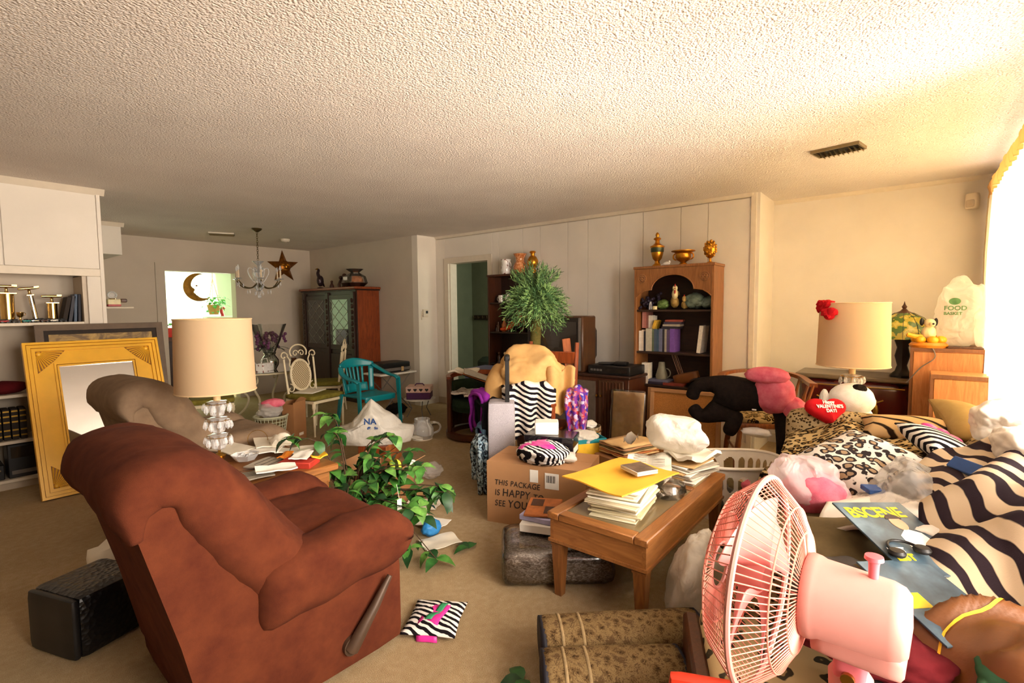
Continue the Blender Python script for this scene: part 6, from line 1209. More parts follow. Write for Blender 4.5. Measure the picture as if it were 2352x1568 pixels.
    s = thing('stereo_tower', 'black stereo unit on the bottom shelf behind the mirror', 'stereo', (0.50, 5.56, 0.08)); MB().bbox(0, 0.20, 0, 0.22, 0, 0.27, 0.006).build('case', 'black', s); MB().box(0.02, 0.18, -0.004, 0, 0.16, 0.25).build('display', 'tv_glass', s, False); MB().box(0.02, 0.18, -0.004, 0, 0.03, 0.06).build('tray', 'tv_grey', s, False)
    s2 = thing('stereo_unit', 'low black player beside the stereo tower', 'stereo', (0.20, 5.56, 0.08)); MB().bbox(0, 0.28, 0, 0.22, 0, 0.12, 0.006).build('case', 'black', s2); MB().box(0.02, 0.26, -0.003, 0, 0.07, 0.08).build('trim_strip', 'chrome', s2, False)
    one(MB().lathe([(0, 0), (0.04, 0), (0.06, 0.06), (0.05, 0.14), (0.03, 0.18), (0.035, 0.20), (0, 0.18)], 20), 'vase', 'grey_ceramic', 'pale grey vase standing on the low black player', 'vase', (0.36, 5.64, 0.20))
    # corner shelf of the kitchen partition with a glass dome
    w = thing('wall_shelf', 'small white corner shelf on the kitchen partition', 'shelf', (1.24, 6.90, 1.43)); MB().bbox(0, 0.475, 0, 0.22, 0, 0.02, 0.004).build('board', 'trim', w); MB().prism([(0, 0), (0.14, 0), (0, -0.10)], 0.02, lambda a, b, c: (a, 0.10 + c, b)).build('bracket', 'trim', w, False)
    k = thing('model_truck', 'small red and cream model stagecoach on the corner shelf', 'model', (1.585, 7.0, 1.45)); MB().bbox(-0.09, 0.03, -0.04, 0.04, 0.015, 0.085, 0.006).build('tank', 'cream_ceramic', k); MB().bbox(-0.09, 0.03, -0.042, 0.042, 0.005, 0.03, 0.004).build('chassis', 'red_ceramic', k); MB().bbox(0.03, 0.09, -0.03, 0.03, 0.05, 0.09, 0.008).build('roof', 'walnut', k)
    g = thing('glass_dome', 'round glass dome ornament on the model', 'ornament', (1.545, 7.0, 1.536)); MB().sphere((0, 0, 0.045), 0.045, 20, 12).build('globe', 'crystal', g); MB().lathe([(0, 0), (0.03, 0), (0.028, 0.008), (0, 0.01)], 16).build('foot', 'brass', g)
built_in()

def mirror():
    lean = math.atan2(0.38, 1.14); plain('mirror_gold', '#efb42c', 0.35, 0.1, var=0.10, scale=5); plain('mirror_gold_dark', '#8a5410', 0.45, 0.3, var=0.2)
    t = thing('gold_mirror', 'large gold framed mirror with fan carved corners leaning on the shelves', 'mirror', (0.61, 4.99, 0.0), 0, rot=(-lean, 0, math.radians(1.0)))
    W, Hh = 0.885, 1.215; inn = 0.20; M['mirror_glass'] = None; tm = NT('mirror_glass'); tm.set(color=(0.9, 0.9, 0.88, 1), metal=1.0, rough=0.03); M['mirror_glass'] = tm.m
    def frame(x0, x1, z0, z1, w, y0, y1, name, m, par):
        # four mitred rails
        for k, q in enumerate((((x0, z0), (x1, z0), (x1 - w, z0 + w), (x0 + w, z0 + w)), ((x1, z0), (x1, z1), (x1 - w, z1 - w), (x1 - w, z0 + w)), ((x1, z1), (x0, z1), (x0 + w, z1 - w), (x1 - w, z1 - w)), ((x0, z1), (x0, z0), (x0 + w, z0 + w), (x0 + w, z1 - w)))):
            MB().prism(list(q), y1, lambda a, b, c: (a, c, b), y0).build(name, m, par, False)
    frame(0, W, 0, Hh, 0.018, -0.034, 0.02, 'outer_moulding', 'mirror_gold', t); frame(0.022, W - 0.022, 0.022, Hh - 0.022, 0.022, -0.030, 0.015, 'middle_moulding', 'mirror_gold', t); frame(0.048, W - 0.048, 0.048, Hh - 0.048, 0.022, -0.024, 0.012, 'inner_step', 'mirror_gold', t)
    frame(0.016, W - 0.016, 0.016, Hh - 0.016, 0.16, -0.010, 0.010, 'flat_border', 'mirror_gold', t); frame(0.170, W - 0.170, 0.170, Hh - 0.170, 0.014, -0.020, 0.010, 'sight_bead', 'mirror_gold', t); frame(0.188, W - 0.188, 0.188, Hh - 0.188, 0.012, -0.016, 0.010, 'sight_rail', 'mirror_gold', t)
    MB().box(0.19, W - 0.19, -0.002, 0.004, 0.19, Hh - 0.19).build('mirror_glass', 'mirror_glass', t, False); MB().box(0.01, W - 0.01, 0.012, 0.018, 0.01, Hh - 0.01).build('backing', 'walnut', t, False)
    for (cx, cz, sx, sz) in ((0.072, 0.072, 1, 1), (W - 0.072, 0.072, -1, 1), (0.072, Hh - 0.072, 1, -1), (W - 0.072, Hh - 0.072, -1, -1)):
        base = MB().prism([(cx, cz), (cx + sx * 0.175, cz), (cx + sx * 0.10, cz + sz * 0.085), (cx, cz + sz * 0.175)], -0.0125, lambda a, b, c: (a, c, b), -0.0095).build('corner_ground', 'mirror_gold_dark', t, False)
        for k in range(11):
            q = (k + 0.5) / 11 * PI / 2; r1 = 0.168 / (1 + 0.32 * math.sin(2 * q)); MB().tube([(cx + sx * 0.035 * math.cos(q), -0.013, cz + sz * 0.035 * math.sin(q)), (cx + sx * r1 * math.cos(q), -0.013, cz + sz * r1 * math.sin(q))], [0.0025, 0.0065], 6).build('fan_rib', 'mirror_gold', base)
        MB().sphere((cx + sx * 0.018, -0.012, cz + sz * 0.018), (0.018, 0.008, 0.018), 12, 8).build('fan_boss', 'mirror_gold', base)
    p = thing('framed_picture', 'wide brown framed antique picture leaning behind the gold mirror', 'picture', (0.69, 5.24, 0.0), 0, rot=(-0.155, 0, 0)); W, Hh = 0.86, 1.31
    tp = NT('antique_print'); v = tp.coord(); f1 = tp.noise(v, 7, 6, 0.6, 1.6); tp.base(tp.ramp(f1, [(0.3, '#3f2f1f'), (0.45, '#7a6038'), (0.6, '#b59450'), (0.75, '#8c5a3a')])); tp.set(rough=0.6); M['antique_print'] = tp.m
    plain('old_frame', '#5a4630', 0.6, var=0.2); frame(0, W, 0, Hh, 0.05, -0.03, 0.012, 'frame_rail', 'old_frame', p); frame(0.05, W - 0.05, 0.05, Hh - 0.05, 0.03, -0.018, 0.01, 'slip_rail', 'books_dark', p); MB().box(0.07, W - 0.07, -0.006, 0.006, 0.07, Hh - 0.07).build('print', 'antique_print', p, False)
    for k in range(3):
        cx = 0.22 + 0.22 * k; MB().tube([(cx + (0.11 - 0.02 * k) * math.cos(q), -0.009, 1.04 + 0.13 * math.sin(q)) for q in (PI * i / 16 for i in range(17))], 0.008, 5).build('printed_arch', 'books_dark', p)
mirror()

# ---------------------------------------------------------------- dining corner
plain('iron_white', '#d9c9a6', 0.45, var=0.06); fabric('olive_seat', '#6a5f22', '#857a33', 20); t = NT('cane'); v = t.coord(); ck = t.n('ShaderNodeTexChecker', i_Vector=v, i_Scale=75.0); ck.inputs[1].default_value = hexc('#d6c49c'); ck.inputs[2].default_value = hexc('#6a5335'); t.base(ck.outputs[0]); t.set(rough=0.8); M['cane'] = t.m
def scroll(c, r, a0, turns, sgn, n=22):
    return [(c[0] + r * (1 - 0.75 * i / n) * math.cos(a0 + sgn * turns * 2 * PI * i / n), c[1] + r * (1 - 0.75 * i / n) * math.sin(a0 + sgn * turns * 2 * PI * i / n)) for i in range(n + 1)]
def dining_chair(lb, loc, rz):
    t = thing('dining_chair', lb, 'chair', loc, rz); P = lambda y, z: (-0.20 - 0.12 * (z - 0.42), y, z)
    MB().rbox((0.0, 0, 0.425), (0.46, 0.46, 0.06), 0.025, 6).build('seat_cushion', 'olive_seat', t, True); fr = MB()
    for q in ((-0.22, 0.22, -0.22, -0.195), (-0.22, 0.22, 0.195, 0.22), (0.195, 0.22, -0.195, 0.195), (-0.22, -0.195, -0.195, 0.195)): fr.box(*q, 0.365, 0.395)
    fr.build('seat_frame', 'iron_white', t, False)
    for y in (-0.205, 0.205):
        MB().lathe([(0, 0), (0.012, 0), (0.010, 0.02), (0.017, 0.25), (0.012, 0.30), (0.024, 0.32), (0.020, 0.345), (0.024, 0.37), (0, 0.37)], 12, (0.207, y, 0)).build('leg', 'iron_white', t); MB().tube([(-0.20, y, 0.38), (-0.235, y, 0.0)], [0.014, 0.010], 8).build('leg', 'iron_white', t)
        MB().tube([P(y * 0.93, 0.37), P(y * 0.98, 0.62), P(y * 1.0, 0.84)], [0.014, 0.012, 0.011], 10).build('back_post', 'iron_white', t)
        s = 1 if y > 0 else -1
        MB().tube([P(a, b) for a, b in scroll((y * 0.98, 0.875), 0.052, 0 if s < 0 else PI, 0.95, -s)], 0.0075, 6).build('post_scroll', 'iron_white', t); MB().tube([P(a, b) for a, b in spline([(y * 0.78, 0.875), (y * 0.62, 0.82), (y * 0.66, 0.76), (y * 0.5, 0.72)], 4)], 0.008, 6).build('side_scroll', 'iron_white', t)
        MB().tube([P(a, b) for a, b in scroll((s * 0.042, 0.895), 0.042, PI if s > 0 else 0, 1.1, -s)], 0.006, 6).build('crest_scroll', 'iron_white', t); MB().tube([P(a, b) for a, b in scroll((s * 0.155, 0.50), 0.055, PI * 0.5, 0.9, s)], 0.007, 6).build('lower_scroll', 'iron_white', t)
    MB().tube([P(0.115 * math.cos(q), 0.91 + 0.085 * math.sin(q)) for q in (-0.5 + (PI + 1.0) * i / 24 for i in range(25))], 0.009, 6).build('crest_hoop', 'iron_white', t)
    ov = [(0.135 * math.cos(q), 0.645 + 0.175 * math.sin(q)) for q in (2 * PI * i / 36 for i in range(36))]
    MB().tube([P(a, b) for a, b in ov], 0.014, 8, True).build('oval_frame', 'iron_white', t); MB().prism([(a * 0.95, b) for a, b in ov], 0.004, lambda a, b, c: (P(a, b)[0] + c, a, b), -0.004).build('cane_panel', 'cane', t, False)
    return t
def dining():
    dining_chair('white iron dining chair with oval cane back and olive seat before the table', (3.0, 5.36, 0), -78); dining_chair('white iron dining chair turned sideways beside the china cabinet', (3.62, 6.20, 0), 140); dining_chair('white iron dining chair with olive seat standing behind the lamp', (2.15, 6.05, 0), -20)
    one(flat_book(-0.12, 0.12, -0.15, 0.15, 0, 0.012), 'newspaper', 'paper', 'folded newspaper on the olive dining chair seat', 'newspaper', (2.98, 5.44, 0.456), -60)
    t = thing('dining_table', 'round glass dining table on scrolled white iron legs', 'table', (2.93, 6.42, 0)); glassy('table_glass', tint=(0.75, 0.82, 0.76, 1), alpha_mix=0.6)
    MB().lathe([(0, 0.655), (0.55, 0.655), (0.556, 0.66), (0.55, 0.667), (0, 0.667)], 48).build('glass_top', 'table_glass', t); MB().tube([(0.53 * math.cos(q), 0.53 * math.sin(q), 0.645) for q in (2 * PI * i / 40 for i in range(40))], 0.010, 6, True).build('rim_ring', 'iron_white', t)
    for k in range(4):
        a = PI / 4 + k * PI / 2; ca, sa = math.cos(a), math.sin(a); pts = spline([(0.40, 0.64), (0.44, 0.55), (0.34, 0.42), (0.22, 0.30), (0.26, 0.16), (0.40, 0.03), (0.45, 0.0)], 5); MB().tube([(r * ca, r * sa, z) for r, z in pts], 0.014, 8).build('leg', 'iron_white', t)
        MB().tube([(r * ca, r * sa, z) for r, z in scroll((0.30, 0.54), 0.07, 0, 1.1, 1)], 0.009, 6).build('leg_scroll', 'iron_white', t)
    v = thing('flower_vase', 'glass vase of dried purple flowers in plastic on the dining table', 'vase', (2.90, 6.22, 0.667)); glassy('green_glass', tint=(0.45, 0.6, 0.35, 1), alpha_mix=0.7); plain('purple_petal', '#5a2a4a', 0.8, var=0.3, scale=40); plain('dark_stem', '#2f3a20', 0.8)
    MB().lathe([(0.0, 0.0), (0.07, 0.0), (0.10, 0.06), (0.10, 0.12), (0.06, 0.18), (0.075, 0.21), (0.07, 0.21), (0.055, 0.18), (0.09, 0.12), (0.09, 0.06), (0, 0.02)], 22).build('glass', 'green_glass', v)
    random.seed(11)
    for k in range(16):
        a = random.uniform(0, 6.28); r = random.uniform(0.05, 0.2); h = random.uniform(0.32, 0.48); MB().tube([(0, 0, 0.10), (r * 0.4 * math.cos(a), r * 0.4 * math.sin(a), 0.25), (r * math.cos(a), r * math.sin(a), h)], 0.003, 5).build('stem', 'dark_stem', v)
        for j in range(4): MB().blob((r * math.cos(a) + random.uniform(-.02, .02), r * math.sin(a) + random.uniform(-.02, .02), h - 0.03 * j), 0.02, 2, 0.3, 3, k + j).build('bloom', 'purple_petal', v, False)
    for k in range(10):
        a = k * 0.63; MB().sheet(6, 1, lambda u, q, a=a: (0.24 * u * math.cos(a) - (q - .5) * 0.02 * math.sin(a), 0.24 * u * math.sin(a) + (q - .5) * 0.02 * math.cos(a), 0.22 + 0.20 * u - 0.18 * u * u), 0.001).build('leaf', 'dark_stem', v)
    MB().lathe([(0.06, 0.2), (0.13, 0.36), (0.18, 0.50), (0.20, 0.56), (0.175, 0.50), (0.125, 0.36), (0.058, 0.2)], 22, flute=(5, 0.12)).build('plastic_wrap', 'clear_film', v)
    b = thing('gift_box', 'white box printed with cherries on the dining table', 'box', (2.78, 6.10, 0.667), 30); MB().bbox(-0.10, 0.10, -0.05, 0.05, 0, 0.10, 0.004).build('body', 'floral_white', b); MB().tube([(-0.06, 0, 0.10), (-0.04, 0, 0.15), (0.04, 0, 0.15), (0.06, 0, 0.10)], 0.004, 6).build('handle', 'white_plastic', b)
    for k, (x, y, lb) in enumerate(((2.68, 6.22, 'white crockery jar beside the cherry box'), (3.10, 6.02, 'dark bottle on the dining table edge'))): one(MB().lathe([(0, 0), (0.05, 0), (0.055, 0.08), (0.03, 0.11), (0.032, 0.14), (0, 0.14)], 16), 'jar', ('floral_white', 'bottle_brown')[k], lb, 'jar', (x, y, 0.667))
    # china cabinet
    c = thing('china_cabinet', 'carved cherry china cabinet with leaded glass doors', 'cabinet', (4.30, 6.45, 0)); W, D, Hh = 1.50, 0.41, 1.70
    MB().bbox(0.02, D, 0.0, W, 0, Hh, 0.004).build('carcass', 'cherry', c); MB().bbox(0.0, 0.025, 0.0, W, 0.0, Hh, 0.003).build('front_panel', 'dark_wood', c)
    for k, (o, h0, h1) in enumerate(((0.05, 1.70, 1.735), (0.03, 1.68, 1.70))): MB().bbox(-o, D + 0.0, -o, W + o, h0, h1, 0.006).build('cornice', 'dark_wood' if k else 'cherry', c)
    MB().bbox(0.06, D - 0.06, -0.006, 0.0, 0.95, 1.60, 0.003).build('side_field', 'cherry', c); MB().bbox(0.06, D - 0.06, -0.006, 0.0, 0.10, 0.80, 0.003).build('side_field', 'cherry', c); plain('cab_glass', '#1a1612', 0.06, coat=1.0)
    for k in range(2):
        y0 = 0.12 + 0.66 * k; d = MB().bbox(-0.02, 0.0, y0, y0 + 0.60, 0.78, 1.62, 0.004).build('door', 'dark_wood', c); MB().box(-0.024, -0.02, y0 + 0.07, y0 + 0.53, 0.86, 1.55).build('glass_pane', 'cab_glass', d, False)
        for z in (0.86, 1.03, 1.20, 1.37): MB().tube([(-0.026, y0 + 0.07, z), (-0.026, y0 + 0.30, z + 0.17), (-0.026, y0 + 0.53, z)], 0.004, 5).build('lead_cane', 'lead', d); MB().tube([(-0.026, y0 + 0.07, z + 0.17), (-0.026, y0 + 0.30, z), (-0.026, y0 + 0.53, z + 0.17)], 0.004, 5).build('lead_cane', 'lead', d)
        MB().bbox(-0.02, 0.0, y0, y0 + 0.60, 0.10, 0.72, 0.004).build('lower_door', 'dark_wood', c)
    for y in (0.06, 0.75, 1.44):
        pl = MB().bbox(-0.035, 0.0, y - 0.045, y + 0.045, 0.06, 1.66, 0.005).build('pilaster', 'dark_wood', c)
        for k in range(9): MB().sphere((-0.036, y, 0.85 + 0.085 * k), (0.018, 0.03, 0.036), 10, 6).build('carved_boss', 'dark_wood', pl)
    plain('bronze', '#3a2a2c', 0.35, 0.5)
    b = thing('bird_statue', 'dark bronze bird statue standing on the china cabinet', 'statue', (4.42, 7.62, 1.735), 200); MB().lathe([(0, 0), (0.06, 0), (0.05, 0.02), (0.02, 0.03), (0, 0.03)], 16).build('plinth', 'bronze', b); MB().blob((0, 0, 0.13), (0.06, 0.05, 0.09), 4, 0.06).build('body', 'bronze', b, True); MB().tube(spline([(0.02, 0, 0.18), (0.05, 0, 0.25), (0.03, 0, 0.30), (0.06, 0, 0.32)], 4), [0.03 - 0.0012 * i for i in range(13)], 8).build('neck', 'bronze', b); MB().tube([(0.06, 0, 0.32), (0.11, 0, 0.31)], [0.014, 0.003], 8).build('beak', 'brass', b); MB().tube([(-0.04, 0, 0.10), (-0.10, 0, 0.04)], [0.03, 0.008], 8).build('tail', 'bronze', b)
    for k, (y, s, lb) in enumerate(((7.28, 0.8, 'small dark figurine between the bird and the wrapped basket'), (7.02, 1.2, 'brown seated figurine on the china cabinet'), (6.92, 1.4, 'brown figurine next to the wrapped basket'))):
        f = thing('figurine', lb, 'figurine', (4.42, y, 1.735)); MB().lathe([(0, 0), (0.04 * s, 0), (0.045 * s, 0.04 * s), (0.02 * s, 0.10 * s), (0, 0.11 * s)], 14).build('body', 'walnut', f); MB().sphere((0, 0, 0.13 * s), 0.026 * s, 10, 8).build('head', 'walnut', f)
    g = thing('wrapped_basket', 'gift basket in clear cellophane on the china cabinet', 'basket', (4.44, 6.66, 1.735)); MB().lathe([(0, 0), (0.11, 0), (0.14, 0.07), (0.13, 0.07), (0.10, 0.01), (0, 0.01)], 20).build('basket', 'walnut', g); MB().blob((0, 0, 0.10), (0.11, 0.11, 0.08), 4, 0.25, 2.5, 2).build('contents', 'orange_brown', g, True); MB().lathe([(0.12, 0.0), (0.19, 0.06), (0.16, 0.16), (0.06, 0.22), (0.13, 0.27), (0.05, 0.22), (0.15, 0.16), (0.18, 0.06), (0.115, 0.0)], 18, flute=(5, 0.1)).build('cellophane', 'clear_film', g); MB().box(-0.165, -0.16, -0.03, 0.07, 0.10, 0.15).build('gift_tag', 'paper_white', g, False)
    # tray with machine
    t = thing('folding_table', 'white folding tray table with thin crossed legs beside the china cabinet', 'table', (4.28, 5.72, 0)); MB().bbox(-0.26, 0.36, -0.20, 0.20, 0.50, 0.525, 0.006).build('top', 'white_plastic', t)
    for y in (-0.17, 0.17): MB().tube([(-0.22, y, 0.5), (0.26, y, 0.0)], 0.007, 6).build('leg', 'tv_grey', t); MB().tube([(0.26, y, 0.5), (-0.22, y, 0.0)], 0.007, 6).build('leg', 'tv_grey', t)
    p = thing('printer', 'black desktop printer with a paper tag on the folding tray', 'printer', (4.28, 5.72, 0.525)); MB().rbox((0.04, 0, 0.075), (0.46, 0.34, 0.14), 0.02, 5).build('case', 'black', p); MB().bbox(-0.19, 0.27, -0.175, -0.165, 0.03, 0.07, 0.002).build('output_slot', 'tv_grey', p); MB().box(0.10, 0.14, -0.185, -0.18, 0.02, 0.08).build('paper_tag', 'kraft', p, False)
    # teal garden chair
    plain('teal', '#0a7f86', 0.35, var=0.06); c = thing('garden_chair', 'teal plastic garden armchair beside the dining set', 'chair', (3.45, 5.00, 0), -88)
    MB().rbox((0.02, 0, 0.405), (0.44, 0.44, 0.035), 0.016, 6, lambda p, u: (p.x, p.y, p.z - 0.02 * (1 - u.y ** 2) - 0.02 * u.x * (u.x < 0) * 0)).build('seat', 'teal', c, True); MB().rbox((0.235, 0, 0.385), (0.03, 0.42, 0.07), 0.014, 4).build('seat_lip', 'teal', c, True)
    B = lambda y, z: (-0.20 - 0.22 * (z - 0.42) + 0.10 * (abs(y) / 0.25) ** 2, y, z)
    bk = MB().sheet(16, 4, lambda u, v: B(-0.235 + 0.47 * u, 0.71 + (0.05 + 0.055 * math.sin(PI * u)) * v), 0.018).build('back_crest', 'teal', c, True)
    MB().sheet(10, 3, lambda u, v: B(-0.14 + 0.28 * u, 0.42 + 0.10 * v), 0.016).build('lower_back', 'teal', c, True)
    for k in range(5):
        y = -0.11 + 0.055 * k; MB().sheet(2, 6, lambda u, v, y=y: B(y * (0.85 + 0.15 * v) - 0.012 + 0.024 * u, 0.52 + 0.195 * v), 0.012).build('slat', 'teal', c, True)
    for s in (-1, 1):
        MB().sheet(3, 6, lambda u, v, s=s: B(s * (0.15 + 0.03 * v + 0.05 * u), 0.42 + 0.30 * v), 0.016).build('back_stile', 'teal', c, True)
        pts = spline([(-0.185, s * 0.225, 0.73), (-0.10, s * 0.27, 0.675), (0.04, s * 0.285, 0.625), (0.17, s * 0.28, 0.61), (0.225, s * 0.275, 0.585)], 4); MB().sheet(len(pts) - 1, 3, lambda u, v, pts=pts, s=s: (lambda p: (p[0], p[1] + s * (v - 0.5) * 0.06, p[2] - 0.012 * abs(v - 0.5)))(pts[min(len(pts) - 1, round(u * (len(pts) - 1)))]), 0.02).build('arm', 'teal', c, True)
        for (x0, x1, y0) in ((0.22, 0.25, 0.275), (-0.17, -0.26, 0.235)):
            top = 0.59 if x0 > 0 else 0.42
            MB().add([(x0 - 0.03, s * (y0 - 0.008), top), (x0 + 0.03, s * (y0 - 0.008), top), (x0 + 0.03, s * (y0 + 0.012), top), (x0 - 0.03, s * (y0 + 0.012), top), (x1 - 0.02, s * y0, 0), (x1 + 0.02, s * y0, 0), (x1 + 0.02, s * (y0 + 0.016), 0), (x1 - 0.02, s * (y0 + 0.016), 0)], [(3, 2, 1, 0), (4, 5, 6, 7), (0, 1, 5, 4), (1, 2, 6, 5), (2, 3, 7, 6), (3, 0, 4, 7)]).build('leg', 'teal', c)
    # hamper bin with pink, paper bags
    h = thing('lattice_bin', 'white lattice waste bin heaped with plastic beside the paper bag', 'bin', (2.42, 5.22, 0)); plain('bin_cream', '#b7b596', 0.5)
    R0, R1, HH = 0.115, 0.16, 0.30
    for k in range(26): a = 2 * PI * k / 26; MB().tube([(R0 * math.cos(a), R0 * math.sin(a), 0.01), (R1 * math.cos(a), R1 * math.sin(a), HH)], 0.0035, 4).build('rib', 'bin_cream', h)
    for k in range(9): z = 0.01 + 0.034 * k; r = R0 + (R1 - R0) * z / HH; MB().tube([(r * math.cos(q), r * math.sin(q), z) for q in (2 * PI * i / 26 for i in range(26))], 0.0035, 4, True).build('hoop', 'bin_cream', h)
    MB().tube([(R1 * math.cos(q), R1 * math.sin(q), HH) for q in (2 * PI * i / 30 for i in range(30))], 0.011, 6, True).build('rim', 'bin_cream', h); MB().lathe([(0, 0.005), (R0 - 0.006, 0.005), (R1 - 0.012, HH - 0.03), (0, HH - 0.03)], 26).build('liner', 'olive_cloth', h)
    one(MB().blob((0, 0, 0.05), (0.15, 0.13, 0.09), 4, 0.2, 2, 3, 0.1, 4), 'plastic_bag', 'film_bag', 'clear plastic bag spilling over the lattice bin', 'bag', (2.41, 5.22, 0.31), smooth=True); one(MB().blob((0, 0, 0), (0.11, 0.07, 0.05), 4, 0.1, 2, 5), 'pink_bundle', 'pink_plush', 'pink bundle on top of the lattice bin', 'bundle', (2.44, 5.20, 0.43), -25, smooth=True)
    pb = thing('paper_bag', 'tall open brown paper sack beside the olive dining chair', 'bag', (2.66, 5.20, 0), 25); b = MB(); b.box(-0.10, 0.10, -0.07, -0.066, 0, 0.42).box(-0.10, 0.10, 0.066, 0.07, 0, 0.42).box(-0.10, -0.096, -0.066, 0.066, 0, 0.40).box(0.096, 0.10, -0.066, 0.066, 0, 0.42).box(-0.096, 0.096, -0.066, 0.066, 0, 0.004); b.build('walls', 'cardboard_dark', pb, False); MB().sheet(4, 2, lambda u, v: (-0.1 + 0.2 * u, -0.068 - 0.02 * v, 0.42 + 0.05 * v * math.sin(u * 3)), 0.002).build('torn_top', 'cardboard_dark', pb); MB().box(-0.02, 0.05, -0.0715, -0.07, 0.05, 0.08).build('label', 'paper', pb, False)
plain('lead', '#9a958a', 0.3, 0.8)
dining()
# ---------------------------------------------------------------- hanging things and the bright room
def hanging():
    ch = thing('chandelier', 'crystal chandelier with curved arms hanging over the dining table', 'chandelier', (2.985, 6.618, 2.44)); plain('antique_brass', '#6a5a3a', 0.35, 0.8); plain('candle', '#d9c2a0', 0.6)
    MB().lathe([(0, 0), (0.065, 0), (0.055, -0.02), (0.02, -0.045), (0, -0.05)], 20).build('canopy', 'antique_brass', ch)
    for k in range(13): z = -0.055 - 0.028 * k; a = (k % 2) * PI / 2; MB().tube([(0.010 * math.cos(q) * math.cos(a), 0.010 * math.cos(q) * math.sin(a), z + 0.019 * math.sin(q)) for q in (2 * PI * i / 10 for i in range(10))], 0.003, 5, True).build('chain_link', 'antique_brass', ch)
    MB().lathe([(0.008, -0.42), (0.07, -0.415), (0.03, -0.455), (0.012, -0.47), (0.016, -0.52), (0.055, -0.56), (0.05, -0.60), (0.02, -0.64), (0.03, -0.70), (0.06, -0.74), (0.03, -0.79), (0, -0.80)], 18).build('glass_column', 'crystal', ch); MB().tube([(0, 0, -0.42), (0, 0, -0.80)], 0.006, 6).build('stem', 'antique_brass', ch); MB().sphere((0, 0, -0.865), 0.022, 12, 8).build('finial_ball', 'crystal', ch)
    for k in range(6):
        a = k * PI / 3 + 0.2; ca, sa = math.cos(a), math.sin(a); pts = spline([(0.03, -0.70), (0.10, -0.755), (0.20, -0.745), (0.265, -0.68), (0.275, -0.655)], 4); arm = MB().tube([(r * ca, r * sa, z) for r, z in pts], 0.008, 6).build('arm', 'antique_brass', ch)
        MB().lathe([(0, -0.655), (0.045, -0.645), (0.04, -0.64), (0.014, -0.635), (0, -0.635)], 12, (0.275 * ca, 0.275 * sa, 0)).build('bobeche', 'crystal', arm); MB().tube([(0.275 * ca, 0.275 * sa, -0.64), (0.275 * ca, 0.275 * sa, -0.54)], 0.011, 8).build('candle', 'candle', arm); MB().lathe([(0.006, -0.54), (0.016, -0.515), (0.004, -0.475), (0, -0.47)], 10, (0.275 * ca, 0.275 * sa, 0)).build('bulb', 'crystal', arm)
        sp = spline([(0.03, -0.55), (0.10, -0.50), (0.12, -0.56), (0.07, -0.66), (0.04, -0.69)], 4); MB().tube([(r * math.cos(a + 0.5), r * math.sin(a + 0.5), z) for r, z in sp], 0.006, 6).build('upper_scroll', 'crystal', ch)
        for r, z in ((0.275, -0.70), (0.235, -0.725), (0.14, -0.80), (0.05, -0.82)): MB().lathe([(0, -0.035), (0.010, -0.012), (0.006, 0.012), (0, 0.02)], 6, (r * math.cos(a + (0.12 if r < 0.25 else 0)), r * math.sin(a + (0.12 if r < 0.25 else 0)), z)).build('crystal_drop', 'crystal', ch, False)
    # star with a face
    def rot2(p, a): return (p[0] * math.cos(a) - p[1] * math.sin(a), p[0] * math.sin(a) + p[1] * math.cos(a))
    s = thing('star_ornament', 'gilded five point star with a face hanging on the far dining wall', 'ornament', (4.23, 8.43, 2.13)); b = MB(); pts = [rot2((0, 0.285 if k % 2 == 0 else 0.115), k * PI / 5 + 0.04) for k in range(10)]
    b.add([(x, 0.02, z) for x, z in pts] + [(0, -0.06, 0), (0, 0.02, 0)], [(i, (i + 1) % 10, 10) for i in range(10)] + [((i + 1) % 10, i, 11) for i in range(10)]); plain('copper_gold', '#8a5418', 0.35, 0.8, var=0.4, scale=18, bump=0.2); b.build('points', 'copper_gold', s, False); MB().sphere((0, -0.035, 0), (0.10, 0.04, 0.105), 20, 12).build('face', 'copper_gold', s)
    for x in (-0.04, 0.04): MB().sphere((x, -0.07, 0.03), (0.026, 0.012, 0.018), 10, 6).build('eye', 'gold', s)
    MB().sphere((0, -0.078, 0.0), (0.014, 0.014, 0.032), 8, 6).build('nose', 'gold', s); MB().sphere((0, -0.066, -0.05), (0.032, 0.012, 0.012), 10, 6).build('mouth', 'gold', s)
    # crescent moon
    m = thing('moon_ornament', 'gilded crescent moon with a profile face hanging in the opening', 'ornament', (2.86, 8.42, 1.75)); n = 30; prof = []
    out = [(0.21 * math.cos(q) + 0.05, 0.21 * math.sin(q)) for q in (math.radians(70) + math.radians(245) * i / n for i in range(n + 1))]
    A_, B_, C_ = Vector(out[0]), Vector((-0.055, 0.02)), Vector(out[-1]); d_ = 2 * (A_.x * (B_.y - C_.y) + B_.x * (C_.y - A_.y) + C_.x * (A_.y - B_.y))
    ux = (A_.dot(A_) * (B_.y - C_.y) + B_.dot(B_) * (C_.y - A_.y) + C_.dot(C_) * (A_.y - B_.y)) / d_; uy = (A_.dot(A_) * (C_.x - B_.x) + B_.dot(B_) * (A_.x - C_.x) + C_.dot(C_) * (B_.x - A_.x)) / d_
    rr = (A_ - Vector((ux, uy))).length; a0 = math.atan2(A_.y - uy, A_.x - ux) % (2 * PI); a1 = math.atan2(C_.y - uy, C_.x - ux) % (2 * PI)
    inn = [(ux + rr * math.cos(a0 + (a1 - a0) * i / n), uy + rr * math.sin(a0 + (a1 - a0) * i / n)) for i in range(n + 1)]
    for i in range(n + 1):
        q = i / n; x, z = inn[i]; bump = 0.045 * math.exp(-((q - 0.52) / 0.05) ** 2) + 0.018 * math.exp(-((q - 0.64) / 0.03) ** 2) + 0.016 * math.exp(-((q - 0.71) / 0.03) ** 2); inn[i] = (x + bump, z)
